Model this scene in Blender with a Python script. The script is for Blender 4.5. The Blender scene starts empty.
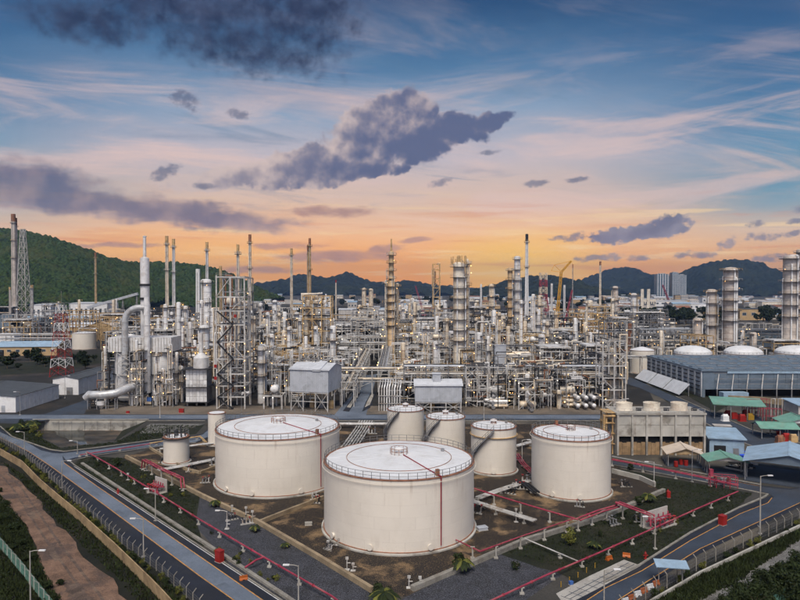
import bpy, math, random
import numpy as np
from mathutils import Vector, Matrix, Quaternion
from mathutils.geometry import tessellate_polygon

SC = bpy.context.scene
COL = SC.collection
PI = math.pi
R = math.radians
random.seed(7)
rnd = random.uniform

# ------------------------------------------------------------------ camera
FPX, CX, CY, HOR, CAMH = 640.0, 400.0, 300.0, 288.0, 40.0     # in pixels of an 800 x 600 frame
TILT = math.atan((CY - HOR) / FPX)
cam = bpy.data.cameras.new('camera')
cam.sensor_width = 36.0
cam.lens = FPX / 800 * 36
cam.clip_start, cam.clip_end = 0.5, 40000
camo = bpy.data.objects.new('camera', cam)
COL.objects.link(camo)
camo.location = (0, 0, CAMH)
camo.rotation_euler = (PI / 2 - TILT, 0, 0)
SC.camera = camo

EXPO = 1.3
SC.view_settings.view_transform = 'Standard'
SC.view_settings.look = 'None'
SC.view_settings.gamma = 1
SC.view_settings.exposure = EXPO
SC.view_settings.use_curve_mapping = False
SC.cycles.max_bounces = 5
SC.cycles.diffuse_bounces = 2
SC.cycles.glossy_bounces = 2
SC.cycles.transmission_bounces = 2
SC.cycles.volume_bounces = 0
SC.cycles.sample_clamp_indirect = 2.0
SC.cycles.use_denoising = True
SC.cycles.use_adaptive_sampling = True
SC.cycles.adaptive_threshold = 0.025
SC.cycles.adaptive_min_samples = 12
SC.cycles.caustics_reflective = False
SC.cycles.caustics_refractive = False


def s2l(c):
    return tuple(((v / 255) / 12.92 if v <= 10 else (((v / 255) + .055) / 1.055) ** 2.4) for v in c)


# ------------------------------------------------------------------ node expressions
class E:
    """a float socket with arithmetic"""
    def __init__(s, t, k): s.t, s.k = t, k
    def _m(s, op, b=None, c=None, clamp=False):
        n = s.t.nodes.new('ShaderNodeMath'); n.operation = op; n.use_clamp = clamp
        for i, v in enumerate((s, b, c)):
            if v is None: continue
            if isinstance(v, E): s.t.links.new(v.k, n.inputs[i])
            else: n.inputs[i].default_value = v
        return E(s.t, n.outputs[0])
    def __add__(s, b): return s._m('ADD', b)
    __radd__ = __add__
    def __sub__(s, b): return s._m('SUBTRACT', b)
    def __rsub__(s, b): return (s * -1) + b
    def __mul__(s, b): return s._m('MULTIPLY', b)
    __rmul__ = __mul__
    def __truediv__(s, b): return s._m('DIVIDE', b)
    def max(s, b): return s._m('MAXIMUM', b)
    def min(s, b): return s._m('MINIMUM', b)
    def abs(s): return s._m('ABSOLUTE')
    def pow(s, b): return s._m('POWER', b)
    def sm(s, a, b, lo=0.0, hi=1.0):
        n = s.t.nodes.new('ShaderNodeMapRange'); n.interpolation_type = 'SMOOTHSTEP'
        s.t.links.new(s.k, n.inputs[0])
        for i, v in enumerate((a, b, lo, hi)): n.inputs[i + 1].default_value = v
        return E(s.t, n.outputs[0])


def comb(t, x, y, z):
    n = t.nodes.new('ShaderNodeCombineXYZ')
    for i, v in enumerate((x, y, z)):
        if isinstance(v, E): t.links.new(v.k, n.inputs[i])
        else: n.inputs[i].default_value = v
    return n.outputs[0]


def noise(t, vec, scale, detail=4, rough=.55, dist=0.0):
    n = t.nodes.new('ShaderNodeTexNoise')
    t.links.new(vec, n.inputs['Vector'])
    n.inputs['Scale'].default_value = scale
    n.inputs['Detail'].default_value = detail
    n.inputs['Roughness'].default_value = rough
    n.inputs['Distortion'].default_value = dist
    return E(t, n.outputs[0])


def mixc(t, f, a, b, mode='MIX'):
    n = t.nodes.new('ShaderNodeMix'); n.data_type = 'RGBA'; n.blend_type = mode
    if isinstance(f, E): t.links.new(f.k, n.inputs[0])
    else: n.inputs[0].default_value = f
    for i, v in ((6, a), (7, b)):
        if isinstance(v, tuple): n.inputs[i].default_value = (*v[:3], 1)
        else: t.links.new(v, n.inputs[i])
    return n.outputs[2]


def ramp(t, f, stops):
    n = t.nodes.new('ShaderNodeValToRGB')
    t.links.new(f.k, n.inputs[0])
    el = n.color_ramp.elements
    while len(el) < len(stops): el.new(0.5)
    for e, (p, c) in zip(el, stops):
        e.position = p; e.color = (*c[:3], 1)
    return n.outputs[0]


# ------------------------------------------------------------------ sky
world = bpy.data.worlds.new('World')
SC.world = world
world.use_nodes = True
wt = world.node_tree
wt.nodes.clear()
tc = wt.nodes.new('ShaderNodeTexCoord')
DIR = tc.outputs['Generated']
sx_ = wt.nodes.new('ShaderNodeSeparateXYZ'); wt.links.new(DIR, sx_.inputs[0])
dx, dy, dz = (E(wt, sx_.outputs[i]) for i in range(3))
el = dz._m('ARCSINE') * (180 / PI)
az = dx._m('ARCTAN2', dy) * (180 / PI)
elc = el.max(0.0)


def _st(lst): return [(min(1, d / 60.0), s2l(c)) for d, c in lst]


ew = noise(wt, comb(wt, az * .06, el * .25, 0.0), 1.0, 3, .5) - 0.5
eln = ((elc + ew * 3.0) / 60.0).max(0.0)
front = ramp(wt, eln, _st([(0, (255, 164, 66)), (1.6, (255, 170, 80)), (3.4, (254, 182, 112)), (5.4, (246, 194, 150)),
                           (8, (232, 202, 184)), (11.5, (200, 192, 200)), (15, (146, 168, 194)), (19, (84, 124, 164)),
                           (24, (46, 82, 124)), (60, (50, 80, 120))]))
side = ramp(wt, eln, _st([(0, (246, 168, 92)), (2.0, (242, 178, 112)), (4.5, (216, 188, 164)), (7.5, (124, 162, 182)),
                          (11, (112, 154, 184)), (15, (80, 124, 164)), (20, (54, 94, 138)), (25, (42, 76, 116)), (60, (50, 80, 120))]))
back = ramp(wt, eln, _st([(0, (176, 180, 200)), (5, (200, 196, 208)), (11, (196, 196, 212)), (20, (160, 176, 204)),
                          (32, (116, 140, 176)), (60, (72, 98, 136))]))
sunaz = -3.0
cosd = (az - sunaz) * (PI / 180)
cosd = cosd._m('COSINE')
skyc = mixc(wt, cosd.sm(.83, .99), side, front)
skyc = mixc(wt, cosd.sm(.55, -.35), skyc, back)
# warm glow where the sun has gone down, low over the plant
gx, gy = (az - 10.5) / 9.0, (el - 2.0) / 3.6
glow = (1.0 - (gx * gx + gy * gy)).max(0.0)
skyc = mixc(wt, glow * .9, skyc, s2l((255, 202, 100)))
gx2, gy2 = (az + 19.0) / 13.0, (el - 2.4) / 3.0
skyc = mixc(wt, (1.0 - (gx2 * gx2 + gy2 * gy2)).max(0.0) * .6, skyc, s2l((255, 190, 98)))
# thin high cloud, seen in perspective, all round the sky
pinv = dz.max(0.02) + 0.10
px_, py_ = dx / pinv, dy / pinv
cir = noise(wt, comb(wt, px_ * .45 + py_ * .16, py_ * 1.5 - px_ * .55, 3.1), 1.15, 6, .66, .9)
cir2 = noise(wt, comb(wt, px_ * .8, py_ * .8, 9.0), .8, 3, .5)
cmask = cir.sm(.45, .66) * cir2.sm(.36, .60) * el.sm(2.0, 7.0) * el.sm(30.0, 17.0)
cirC = ramp(wt, eln, _st([(0, (255, 205, 150)), (6, (248, 205, 178)), (12, (236, 206, 198)), (18, (196, 178, 182)), (26, (128, 132, 152))]))
skyc = mixc(wt, cmask * .74, skyc, cirC)
skyc = mixc(wt, cir.sm(.44, .30) * el.sm(4.0, 9.0) * el.sm(26.0, 15.0) * .45, skyc, s2l((110, 140, 168)))
# broad veils drawn out across the middle of the sky
veil = noise(wt, comb(wt, az * .030 + el * .02, el * .20 - az * .012, 21.0), 1.9, 7, .62, .5)
skyc = mixc(wt, veil.sm(.46, .66) * el.sm(4.0, 8.0) * el.sm(22.0, 12.0) * .62, skyc, s2l((234, 204, 196)))
skyc = mixc(wt, veil.sm(.42, .28) * el.sm(5.0, 8.0) * el.sm(20.0, 12.0) * .40, skyc, s2l((136, 150, 172)))
# streaky low layers near the horizon
lay = noise(wt, comb(wt, az * .035, el * .55, 5.0), 1.6, 6, .6, .4)
skyc = mixc(wt, lay.sm(.52, .70) * el.sm(9.5, 5.0) * el.sm(-.5, 1.2) * .60, skyc, s2l((222, 142, 100)))
skyc = mixc(wt, lay.sm(.46, .34) * el.sm(10.0, 5.5) * .60, skyc, s2l((255, 220, 166)))


cv = comb(wt, az, el, 0.0)
wa = noise(wt, cv, .42, 3, .5) - .5            # slow bends of the outlines
wb = noise(wt, comb(wt, az, el, 7.7), .42, 3, .5) - .5
azw, elw = az + wa * 3.2, el + wb * 1.8
nb = noise(wt, cv, .75, 8, .64)
nbu = noise(wt, comb(wt, az + .25, el - .7, 0.0), .75, 3, .5)     # the same noise a little towards the shaded side
nl = noise(wt, comb(wt, az, el, 2.5), .33, 3, .5)
nf = noise(wt, comb(wt, az * .5, el * 1.5, 4.0), .8, 6, .62, .3)
ns = noise(wt, comb(wt, az, el * 1.3, 11.0), 1.7, 5, .62)


def field(ells, warp=True):
    f = None
    A, B = (azw, elw) if warp else (az + wa * 1.2, el + wb * .6)
    for (cx, cy, a, b, rot) in ells:
        a_ = math.degrees(math.atan((cx - CX) / FPX))
        e_ = math.degrees(math.atan((HOR - cy) / FPX * math.cos(math.radians(a_))))
        u, v = A - a_, B - e_
        c, s = math.cos(R(rot)), math.sin(R(rot))
        k = math.cos(math.radians(a_))
        uu = (u * c + v * s) / (a / 11.17 * k)
        vv = (v * c - u * s) / (b / 11.17)
        q = 1.0 - (uu * uu + vv * vv)
        f = q if f is None else f.max(q)
    return f


def cloud(base, ells, lo, hi, dark, light, amp, n=nb, amt=1.0, rel_amt=2.2, warp=True, lowf=1.6, grad=None):
    f = field(ells, warp)
    dens = (f.max(-1.5) + (n - .5) * amp).sm(lo, hi)
    rel = ((nbu - nb) * rel_amt + .5 + f * -.25 + (nl - .5) * lowf).sm(.0, 1.0)
    if grad:      # lit from one side
        rel = (rel + (az - grad[0]) * grad[2] + (el - grad[1]) * grad[3]).sm(.0, 1.0)
    c = mixc(wt, rel, dark, light)
    return mixc(wt, dens * amt, base, c)


# long purple bank low on the left, soft above, bright sky under its lower edge
skyc = cloud(skyc, [(40, 196, 210, 14, -5), (20, 184, 90, 20, -3), (190, 214, 110, 13, -5)], -.55, .75,
             s2l((92, 98, 130)), s2l((172, 150, 152)), 1.9, nf, .85, .5)
# dark ragged mass at the top left
skyc = cloud(skyc, [(190, 6, 150, 34, -4), (240, 48, 95, 26, -6), (95, 22, 66, 20, 4), (305, 18, 60, 44, 0)], -.5, 1.35,
             s2l((40, 50, 78)), s2l((80, 88, 116)), 3.0, nb, .90, .5, lowf=1.0)
# the big cumulus
skyc = cloud(skyc, [(240, 178, 74, 12, 9), (300, 168, 74, 19, 13), (375, 138, 56, 34, 20), (405, 116, 32, 25, 0),
                    (448, 130, 46, 18, 4), (490, 122, 22, 12, 18), (350, 172, 66, 12, 8), (420, 140, 50, 22, 15)], -.10, .38,
             s2l((94, 104, 138)), s2l((216, 196, 190)), 2.0, nb, .96, .65, lowf=1.1, grad=(-2.5, 12.4, -.045, .05))
# small dark puffs
skyc = cloud(skyc, [(187, 101, 17, 9, -15), (238, 114, 16, 5, -8), (166, 174, 18, 6, 25), (440, 184, 14, 5, 10), (489, 152, 12, 3, 5),
                    (535, 184, 12, 4, 8), (575, 180, 16, 3, 5), (205, 186, 14, 4, 0)],
             -.15, 1.05, s2l((94, 104, 132)), s2l((160, 154, 164)), 3.4, ns, .74, .5, False)
skyc = cloud(skyc, [(622, 235, 36, 9, 6), (668, 226, 23, 12, 10), (645, 231, 42, 8, 8)], -.1, .5,
             s2l((90, 100, 130)), s2l((150, 148, 164)), 2.4, ns, .9, .5, False)
skyc = cloud(skyc, [(575, 238, 12, 5, 20), (693, 255, 24, 4, 0), (762, 238, 16, 5, -4), (727, 243, 12, 5, 30), (755, 224, 10, 4, 0), (600, 258, 28, 4, 3),
                    (775, 258, 24, 4, 0), (795, 222, 10, 3, 0), (799, 209, 10, 4, 10), (640, 258, 18, 3, 0), (560, 238, 10, 3, 0), (790, 234, 22, 3, 8)],
             -.1, 1.1, s2l((104, 112, 138)), s2l((164, 156, 164)), 3.6, ns, .74, .5, False)
skyc = cloud(skyc, [(260, 270, 46, 5, 0), (340, 256, 76, 9, 3), (380, 250, 28, 6, 8), (290, 246, 46, 5, 2), (415, 240, 18, 4, 4), (120, 245, 60, 3, 2),
                    (330, 212, 60, 7, 2)],
             0, 1.0, s2l((158, 124, 126)), s2l((200, 152, 134)), 2.6, nf, .75, 1.0, False)
bg = wt.nodes.new('ShaderNodeBackground')
wt.links.new(skyc, bg.inputs['Color'])
wt.links.new(((el.sm(9.0, 0.0) * .60 + 1.0) * 2 ** -EXPO).k, bg.inputs['Strength'])      # the sky is brightest down at the horizon
wo = wt.nodes.new('ShaderNodeOutputWorld')
wt.links.new(bg.outputs[0], wo.inputs['Surface'])
world.cycles.sampling_method = 'MANUAL'
world.cycles.sample_map_resolution = 512

# soft light of the open sky behind the camera
sl = bpy.data.lights.new('sun', 'SUN')
sl.energy = 1.5
sl.angle = R(28)
sl.color = (1.0, .90, .78)
so = bpy.data.objects.new('sun', sl)
COL.objects.link(so)
so.rotation_euler = Vector((.06, .56, -.82)).to_track_quat('-Z', 'Y').to_euler()


# ------------------------------------------------------------------ pixels to places
def ray(px, py):
    a, b = (px - CX) / FPX, (CY - py) / FPX
    c, s = math.cos(TILT), math.sin(TILT)
    return Vector((a, c + b * s, -s + b * c))


def G(px, py, z=0.0):
    d = ray(px, py)
    k = (z - CAMH) / d.z
    return Vector((d.x * k, d.y * k, z))


def XB(px, Y, z=0.0):
    return (px - CX) / FPX * (Y * math.cos(TILT) + (CAMH - z) * math.sin(TILT))


def ZT(py, Y):
    d = ray(CX, py)
    return CAMH + d.z * Y / d.y


def PXY(X, Y, z=0.0):
    zc = Y * math.cos(TILT) + (CAMH - z) * math.sin(TILT)
    return CX + FPX * X / zc


def YB(py):
    return G(CX, py).y


# ------------------------------------------------------------------ materials
MATS = {}
SCALE = {k: .50 for k in 'gravel asphalt_dark kerb_white leaf roof_grey orange yellow grass_ground red'.split()}
SCALE.update({k: .78 for k in 'soil dirt dirt_pale mud yard_front kerb bund ochre_wall pink_red'.split()})
SCALE.update({'asphalt': .85, 'asphalt_mid': .85, 'wall_blue': 1.1, 'yard': .8, 'concrete': .85, 'concrete_pale': .85, 'shed_grey': .95, 'scrub_ground': .35, 'blade': .75, 'forest': .85, 'forest_far': .55, 'leaf_dark': .7, 'grate': .7, 'rail_grey': .8})



def mk(name, col, rough=.65, metal=0.0, var=.18, scale=.35, dirt=None, damt=.5, dscale=.08, streak=0.0, bump=0.0, bscale=3.0,
       fine=0.0, speck=0.0, dlo=.48, dhi=.66, island=0.0, spec=.4, extra=None):
    k_ = SCALE.get(name, 1.0); col = tuple(v * k_ for v in col)
    if dirt: dirt = tuple(v * k_ for v in dirt)
    m = bpy.data.materials.new(name); m.use_nodes = True
    t = m.node_tree; b = t.nodes['Principled BSDF']
    g = t.nodes.new('ShaderNodeNewGeometry'); P = g.outputs['Position']
    n1 = noise(t, P, scale, 5, .6)
    c = mixc(t, n1.sm(.3, .7), tuple(v * (1 - var) for v in col), tuple(min(1, v * (1 + var)) for v in col))
    if fine:
        n2 = noise(t, P, 2.2, 3, .7)
        c = mixc(t, n2.sm(.35, .65) * fine, c, tuple(v * .45 for v in col))
    if dirt:
        n3 = noise(t, P, dscale, 6, .62, .3)
        c = mixc(t, n3.sm(dlo, dhi) * damt, c, dirt)
    if speck:      # stones and grit
        n5 = noise(t, P, 5.5, 2, .7)
        c = mixc(t, n5.sm(.50, .62) * speck, c, tuple(v * .18 for v in col))
        c = mixc(t, n5.sm(.44, .34) * speck * .8, c, tuple(min(1, v * 2.3) for v in col))
    if streak:
        s = t.nodes.new('ShaderNodeSeparateXYZ'); t.links.new(P, s.inputs[0])
        x, y, z = (E(t, s.outputs[i]) for i in range(3))
        n4 = noise(t, comb(t, x * 1.6, y * 1.6, z * .10), .8, 5, .65)
        c = mixc(t, n4.sm(.56, .78) * streak, c, (.16, .085, .045))
    if island:
        gi = E(t, g.outputs['Random Per Island'])
        c = mixc(t, gi * island, c, tuple(v * .38 for v in col))
    if extra: c = extra(t, P, c)
    t.links.new(c, b.inputs['Base Color'])
    b.inputs['Roughness'].default_value = rough
    b.inputs['Metallic'].default_value = metal
    b.inputs['Specular IOR Level'].default_value = spec
    if bump:
        nb_ = noise(t, P, bscale, 4, .6)
        bn = t.nodes.new('ShaderNodeBump'); bn.inputs['Strength'].default_value = bump; bn.inputs['Distance'].default_value = .1
        t.links.new(nb_.k, bn.inputs['Height']); t.links.new(bn.outputs[0], b.inputs['Normal'])
    MATS[name] = m
    return m


def seams(t, P, c):
    """plate courses with staggered joints, slight tone differences, rust runs under the rim"""
    tc_ = t.nodes.new('ShaderNodeTexCoord'); s = t.nodes.new('ShaderNodeSeparateXYZ'); t.links.new(tc_.outputs['Object'], s.inputs[0])
    x, y, z = (E(t, s.outputs[i]) for i in range(3))
    th = y._m('ARCTAN2', x) * (12.0 / 6.0)
    row = (z / 1.87)._m('FLOOR')
    u = th + row * .37
    line = ((z / 1.87)._m('FRACT') - .5).abs().sm(.482, .498).max((u._m('FRACT') - .5).abs().sm(.490, .499))
    wn = t.nodes.new('ShaderNodeTexWhiteNoise'); wn.noise_dimensions = '2D'; t.links.new(comb(t, u._m('FLOOR'), row, 0.0), wn.inputs['Vector'])
    c = mixc(t, E(t, wn.outputs['Value']) * .10, c, (.55, .50, .44))
    c = mixc(t, line * .22, c, (.30, .25, .20))
    n = noise(t, comb(t, th * 5.0, z * .06, 1.0), 1.3, 6, .7)
    c = mixc(t, n.sm(.54, .72) * z.sm(5.0, 11.0) * .34, c, (.30, .17, .09))
    n2 = noise(t, comb(t, th * 3.0, z * .12, 6.0), 1.1, 5, .65)
    return mixc(t, n2.sm(.55, .75) * z.sm(3.5, 0.3) * .40, c, (.34, .26, .18))


mk('tank_white', (.77, .715, .63), .5, var=.04, scale=.12, dirt=(.60, .54, .46), damt=.25, dscale=.16, streak=.10, extra=seams)
mk('roof_white', (.72, .73, .745), .5, var=.05, scale=.2, dirt=(.52, .50, .48), damt=.35, dscale=.35)
mk('rust_rim', (.26, .12, .07), .8, var=.35, scale=1.0)
mk('pink_red', (.42, .05, .095), .6, var=.3, scale=.6, dirt=(.40, .17, .15), damt=.75, dscale=.6)
mk('crimson', (.27, .03, .045), .55, var=.2)
mk('red', (.62, .035, .03), .5, var=.2)
mk('orange', (.80, .20, .03), .5, var=.12)
mk('yellow', (.75, .45, .05), .5, var=.15)
mk('blue', (.05, .13, .38), .5, var=.15)
mk('bright_blue', (.03, .09, .62), .5, var=.2)
mk('steel_pale', (.53, .52, .50), .5, .1, var=.20, scale=.4, dirt=(.22, .15, .10), damt=.6, dscale=.6)
mk('steel_grey', (.27, .275, .285), .5, .3, var=.25, scale=.4, dirt=(.15, .10, .07), damt=.6, dscale=.6)
mk('steel_warm', (.54, .37, .18), .55, .15, var=.25, scale=.4, dirt=(.20, .11, .06), damt=.6, dscale=.6)  # ochre steel; sunset warmth on the metal is put into this colour too
mk('ochre_metal', (.60, .43, .25), .5, .05, var=.18, scale=.4, dirt=(.25, .14, .07), damt=.5, dscale=.4)
mk('steel_dark', (.026, .027, .031), .6, .2, var=.3, scale=.4)  # dark steel; inside the plant frames its colour also stands in for shade
mk('rail_grey', (.20, .20, .205), .55, .3, var=.2)
mk('silver', (.76, .755, .745), .38, .2, var=.12, scale=.5, dirt=(.36, .29, .22), damt=.32, dscale=.3)
mk('silver_warm', (.78, .67, .52), .45, .1, var=.16, scale=.5, dirt=(.34, .22, .12), damt=.55, dscale=.3)  # silver cladding with the warm sunset reflection put into its colour
mk('cream', (.82, .745, .62), .55, .05, var=.12, scale=.3, dirt=(.36, .24, .15), damt=.5, dscale=.25, streak=.25)
mk('beige_metal', (.60, .53, .47), .5, .05, var=.18, scale=.3, dirt=(.20, .15, .11), damt=.35, dscale=.2, streak=.12)
mk('white_paint', (.80, .80, .80), .5, var=.08, scale=.3, dirt=(.45, .42, .38), damt=.4, dscale=.3, streak=.12)
mk('grate', (.07, .07, .075), .6, .4, var=.25, scale=1.0)
mk('shed_grey', (.50, .525, .57), .5, .1, var=.07, scale=.4, dirt=(.25, .26, .28), damt=.4, dscale=.3)
mk('roof_grey', (.15, .165, .18), .6, var=.15, scale=.3, dirt=(.10, .10, .10), damt=.5)
mk('roof_pale', (.56, .58, .61), .5, var=.1, scale=.4)
mk('roof_blue', (.30, .42, .54), .5, var=.12, scale=.5, dirt=(.22, .27, .30), damt=.4, dscale=.4)
mk('roof_green', (.16, .34, .27), .55, var=.15, scale=.5, dirt=(.25, .30, .24), damt=.4, dscale=.4)
mk('roof_cream', (.62, .52, .42), .6, var=.12, scale=.4, dirt=(.40, .30, .22), damt=.4)
mk('wall_ochre', (.50, .35, .19), .7, var=.1, scale=.3, dirt=(.35, .23, .12), damt=.4)
mk('wall_blue', (.14, .185, .235), .5, .15, var=.12, scale=.3, dirt=(.13, .15, .17), damt=.5, dscale=.2)
mk('wall_pale', (.50, .47, .44), .6, var=.12, scale=.3, dirt=(.32, .28, .24), damt=.5, dscale=.2)
mk('hall_side', (.58, .60, .62), .5, .1, var=.1, scale=.3, dirt=(.2, .2, .2), damt=.5, dscale=.2)
mk('duct_metal', (.52, .53, .54), .42, .3, var=.2, scale=.6, dirt=(.30, .25, .20), damt=.5, dscale=.4)
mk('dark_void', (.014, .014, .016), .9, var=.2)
mk('glass', (.05, .07, .09), .12, 0, var=.1, spec=.8)
mk('concrete', (.52, .50, .455), .85, var=.14, scale=.3, dirt=(.14, .12, .095), damt=.7, dscale=.25, streak=.5, bump=.2)
mk('concrete_pale', (.44, .42, .38), .85, var=.14, scale=.4, dirt=(.22, .19, .15), damt=.6, dscale=.3)
mk('ochre_wall', (.44, .315, .175), .85, var=.2, scale=.5, dirt=(.20, .13, .075), damt=.6, dscale=.3, streak=.5, bump=.3)
mk('bund', (.40, .31, .20), .9, var=.2, scale=.5, dirt=(.20, .15, .10), damt=.6, dscale=.3)
mk('kerb', (.34, .32, .28), .85, var=.2, scale=1.0, dirt=(.16, .14, .11), damt=.6, dscale=.5)
mk('kerb_white', (.60, .60, .58), .8, var=.12, scale=1.0, dirt=(.35, .33, .30), damt=.5, dscale=.6)
mk('ground', (.055, .052, .046), .95, var=.3, scale=.05, dirt=(.17, .145, .11), damt=.7, dscale=.03, fine=.4)
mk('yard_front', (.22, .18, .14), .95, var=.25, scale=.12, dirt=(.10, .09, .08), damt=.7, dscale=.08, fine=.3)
mk('yard', (.026, .025, .024), .95, var=.3, scale=.12, dirt=(.12, .09, .065), damt=.5, dscale=.05, fine=.35)  # near-black: the shade between the units is put into this ground colour
mk('asphalt', (.165, .20, .255), .8, speck=.14, var=.2, scale=.12, dirt=(.11, .135, .175), damt=.6, dscale=.09, fine=.15, bump=.15)
mk('asphalt_dark', (.034, .042, .066), .85, var=.22, scale=.2, dirt=(.065, .065, .07), damt=.6, dscale=.12, fine=.25)
mk('asphalt_mid', (.05, .066, .095), .8, var=.22, scale=.15, dirt=(.05, .052, .06), damt=.6, dscale=.1, fine=.2)
mk('asphalt_patch', (.115, .14, .18), .8, speck=.14, var=.2, scale=.3, dirt=(.08, .095, .12), damt=.6, dscale=.4)
mk('line_orange', (.50, .25, .06), .7, var=.25, scale=1.2)
mk('line_white', (.62, .62, .60), .7, var=.2, scale=1.2)
mk('soil', (.31, .205, .11), .95, var=.25, scale=.3, dirt=(.016, .0145, .0145), damt=.98, dscale=.16, fine=.4, speck=.35, dlo=.35, dhi=.50, bump=.4)
mk('gravel', (.115, .12, .145), .95, var=.3, scale=.6, dirt=(.06, .06, .058), damt=.6, dscale=.2, fine=.5, speck=.9, bump=.6, bscale=4)
mk('grass_ground', (.028, .036, .014), .95, speck=.8, var=.4, scale=.4, dirt=(.075, .065, .04), damt=.6, dscale=.14, fine=.6, bump=.5)
mk('scrub_ground', (.028, .031, .015), .95, var=.4, scale=.3, dirt=(.09, .07, .045), damt=.6, dscale=.1, fine=.6, bump=.5)
mk('dirt', (.23, .14, .095), .95, speck=.3, var=.4, scale=.35, dirt=(.085, .066, .06), damt=.95, dscale=.13, fine=.25, bump=.5)
mk('rut_earth', (.10, .07, .055), .95, speck=.3, var=.4, scale=.5, dirt=(.20, .14, .10), damt=.9, dscale=.35)
mk('dirt_pale', (.24, .235, .225), .95, speck=.5, var=.25, scale=.25, dirt=(.08, .075, .06), damt=.8, dscale=.16, fine=.4, bump=.4)
mk('mud', (.055, .05, .042), .6, var=.4, scale=.3, dirt=(.16, .12, .08), damt=.8, dscale=.12)
mk('leaf', (.058, .088, .024), .75, var=.35, scale=.5, island=.85, spec=.25)
mk('leaf_yellow', (.17, .175, .035), .75, var=.35, scale=.5, island=.85, spec=.25)
mk('leaf_dark', (.028, .044, .016), .8, var=.35, scale=.3, island=.85, spec=.2)
mk('blade', (.040, .056, .017), .85, var=.45, scale=.3, island=.8, spec=.2)
mk('bark', (.13, .10, .07), .9, var=.3)
mk('forest', (.034, .058, .016), .95, var=.85, scale=.2, dirt=(.075, .085, .026), damt=.7, dscale=.02, spec=.1)
mk('forest_far', (.030, .042, .032), .95, var=.6, scale=.03, dirt=(.066, .08, .036), damt=.65, dscale=.007, spec=.1)
mk('tower_glass', (.22, .29, .34), .35, .2, var=.1, scale=.05)
mk('crane_yellow', (.62, .33, .04), .5, var=.15)
mk('timber', (.30, .20, .11), .85, var=.3, scale=.8)


def emis(name, col, s):
    m = bpy.data.materials.new(name); m.use_nodes = True
    b = m.node_tree.nodes['Principled BSDF']
    b.inputs['Base Color'].default_value = (.8, .7, .5, 1)
    b.inputs['Emission Color'].default_value = (*col, 1)
    b.inputs['Emission Strength'].default_value = s
    m.cycles.emission_sampling = 'NONE'
    MATS[name] = m


emis('lamp_warm', (1, .52, .16), 3.2)
emis('lamp_white', (1, .88, .70), 2.2)
emis('lamp_red', (1, .06, .03), 2.0)


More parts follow.
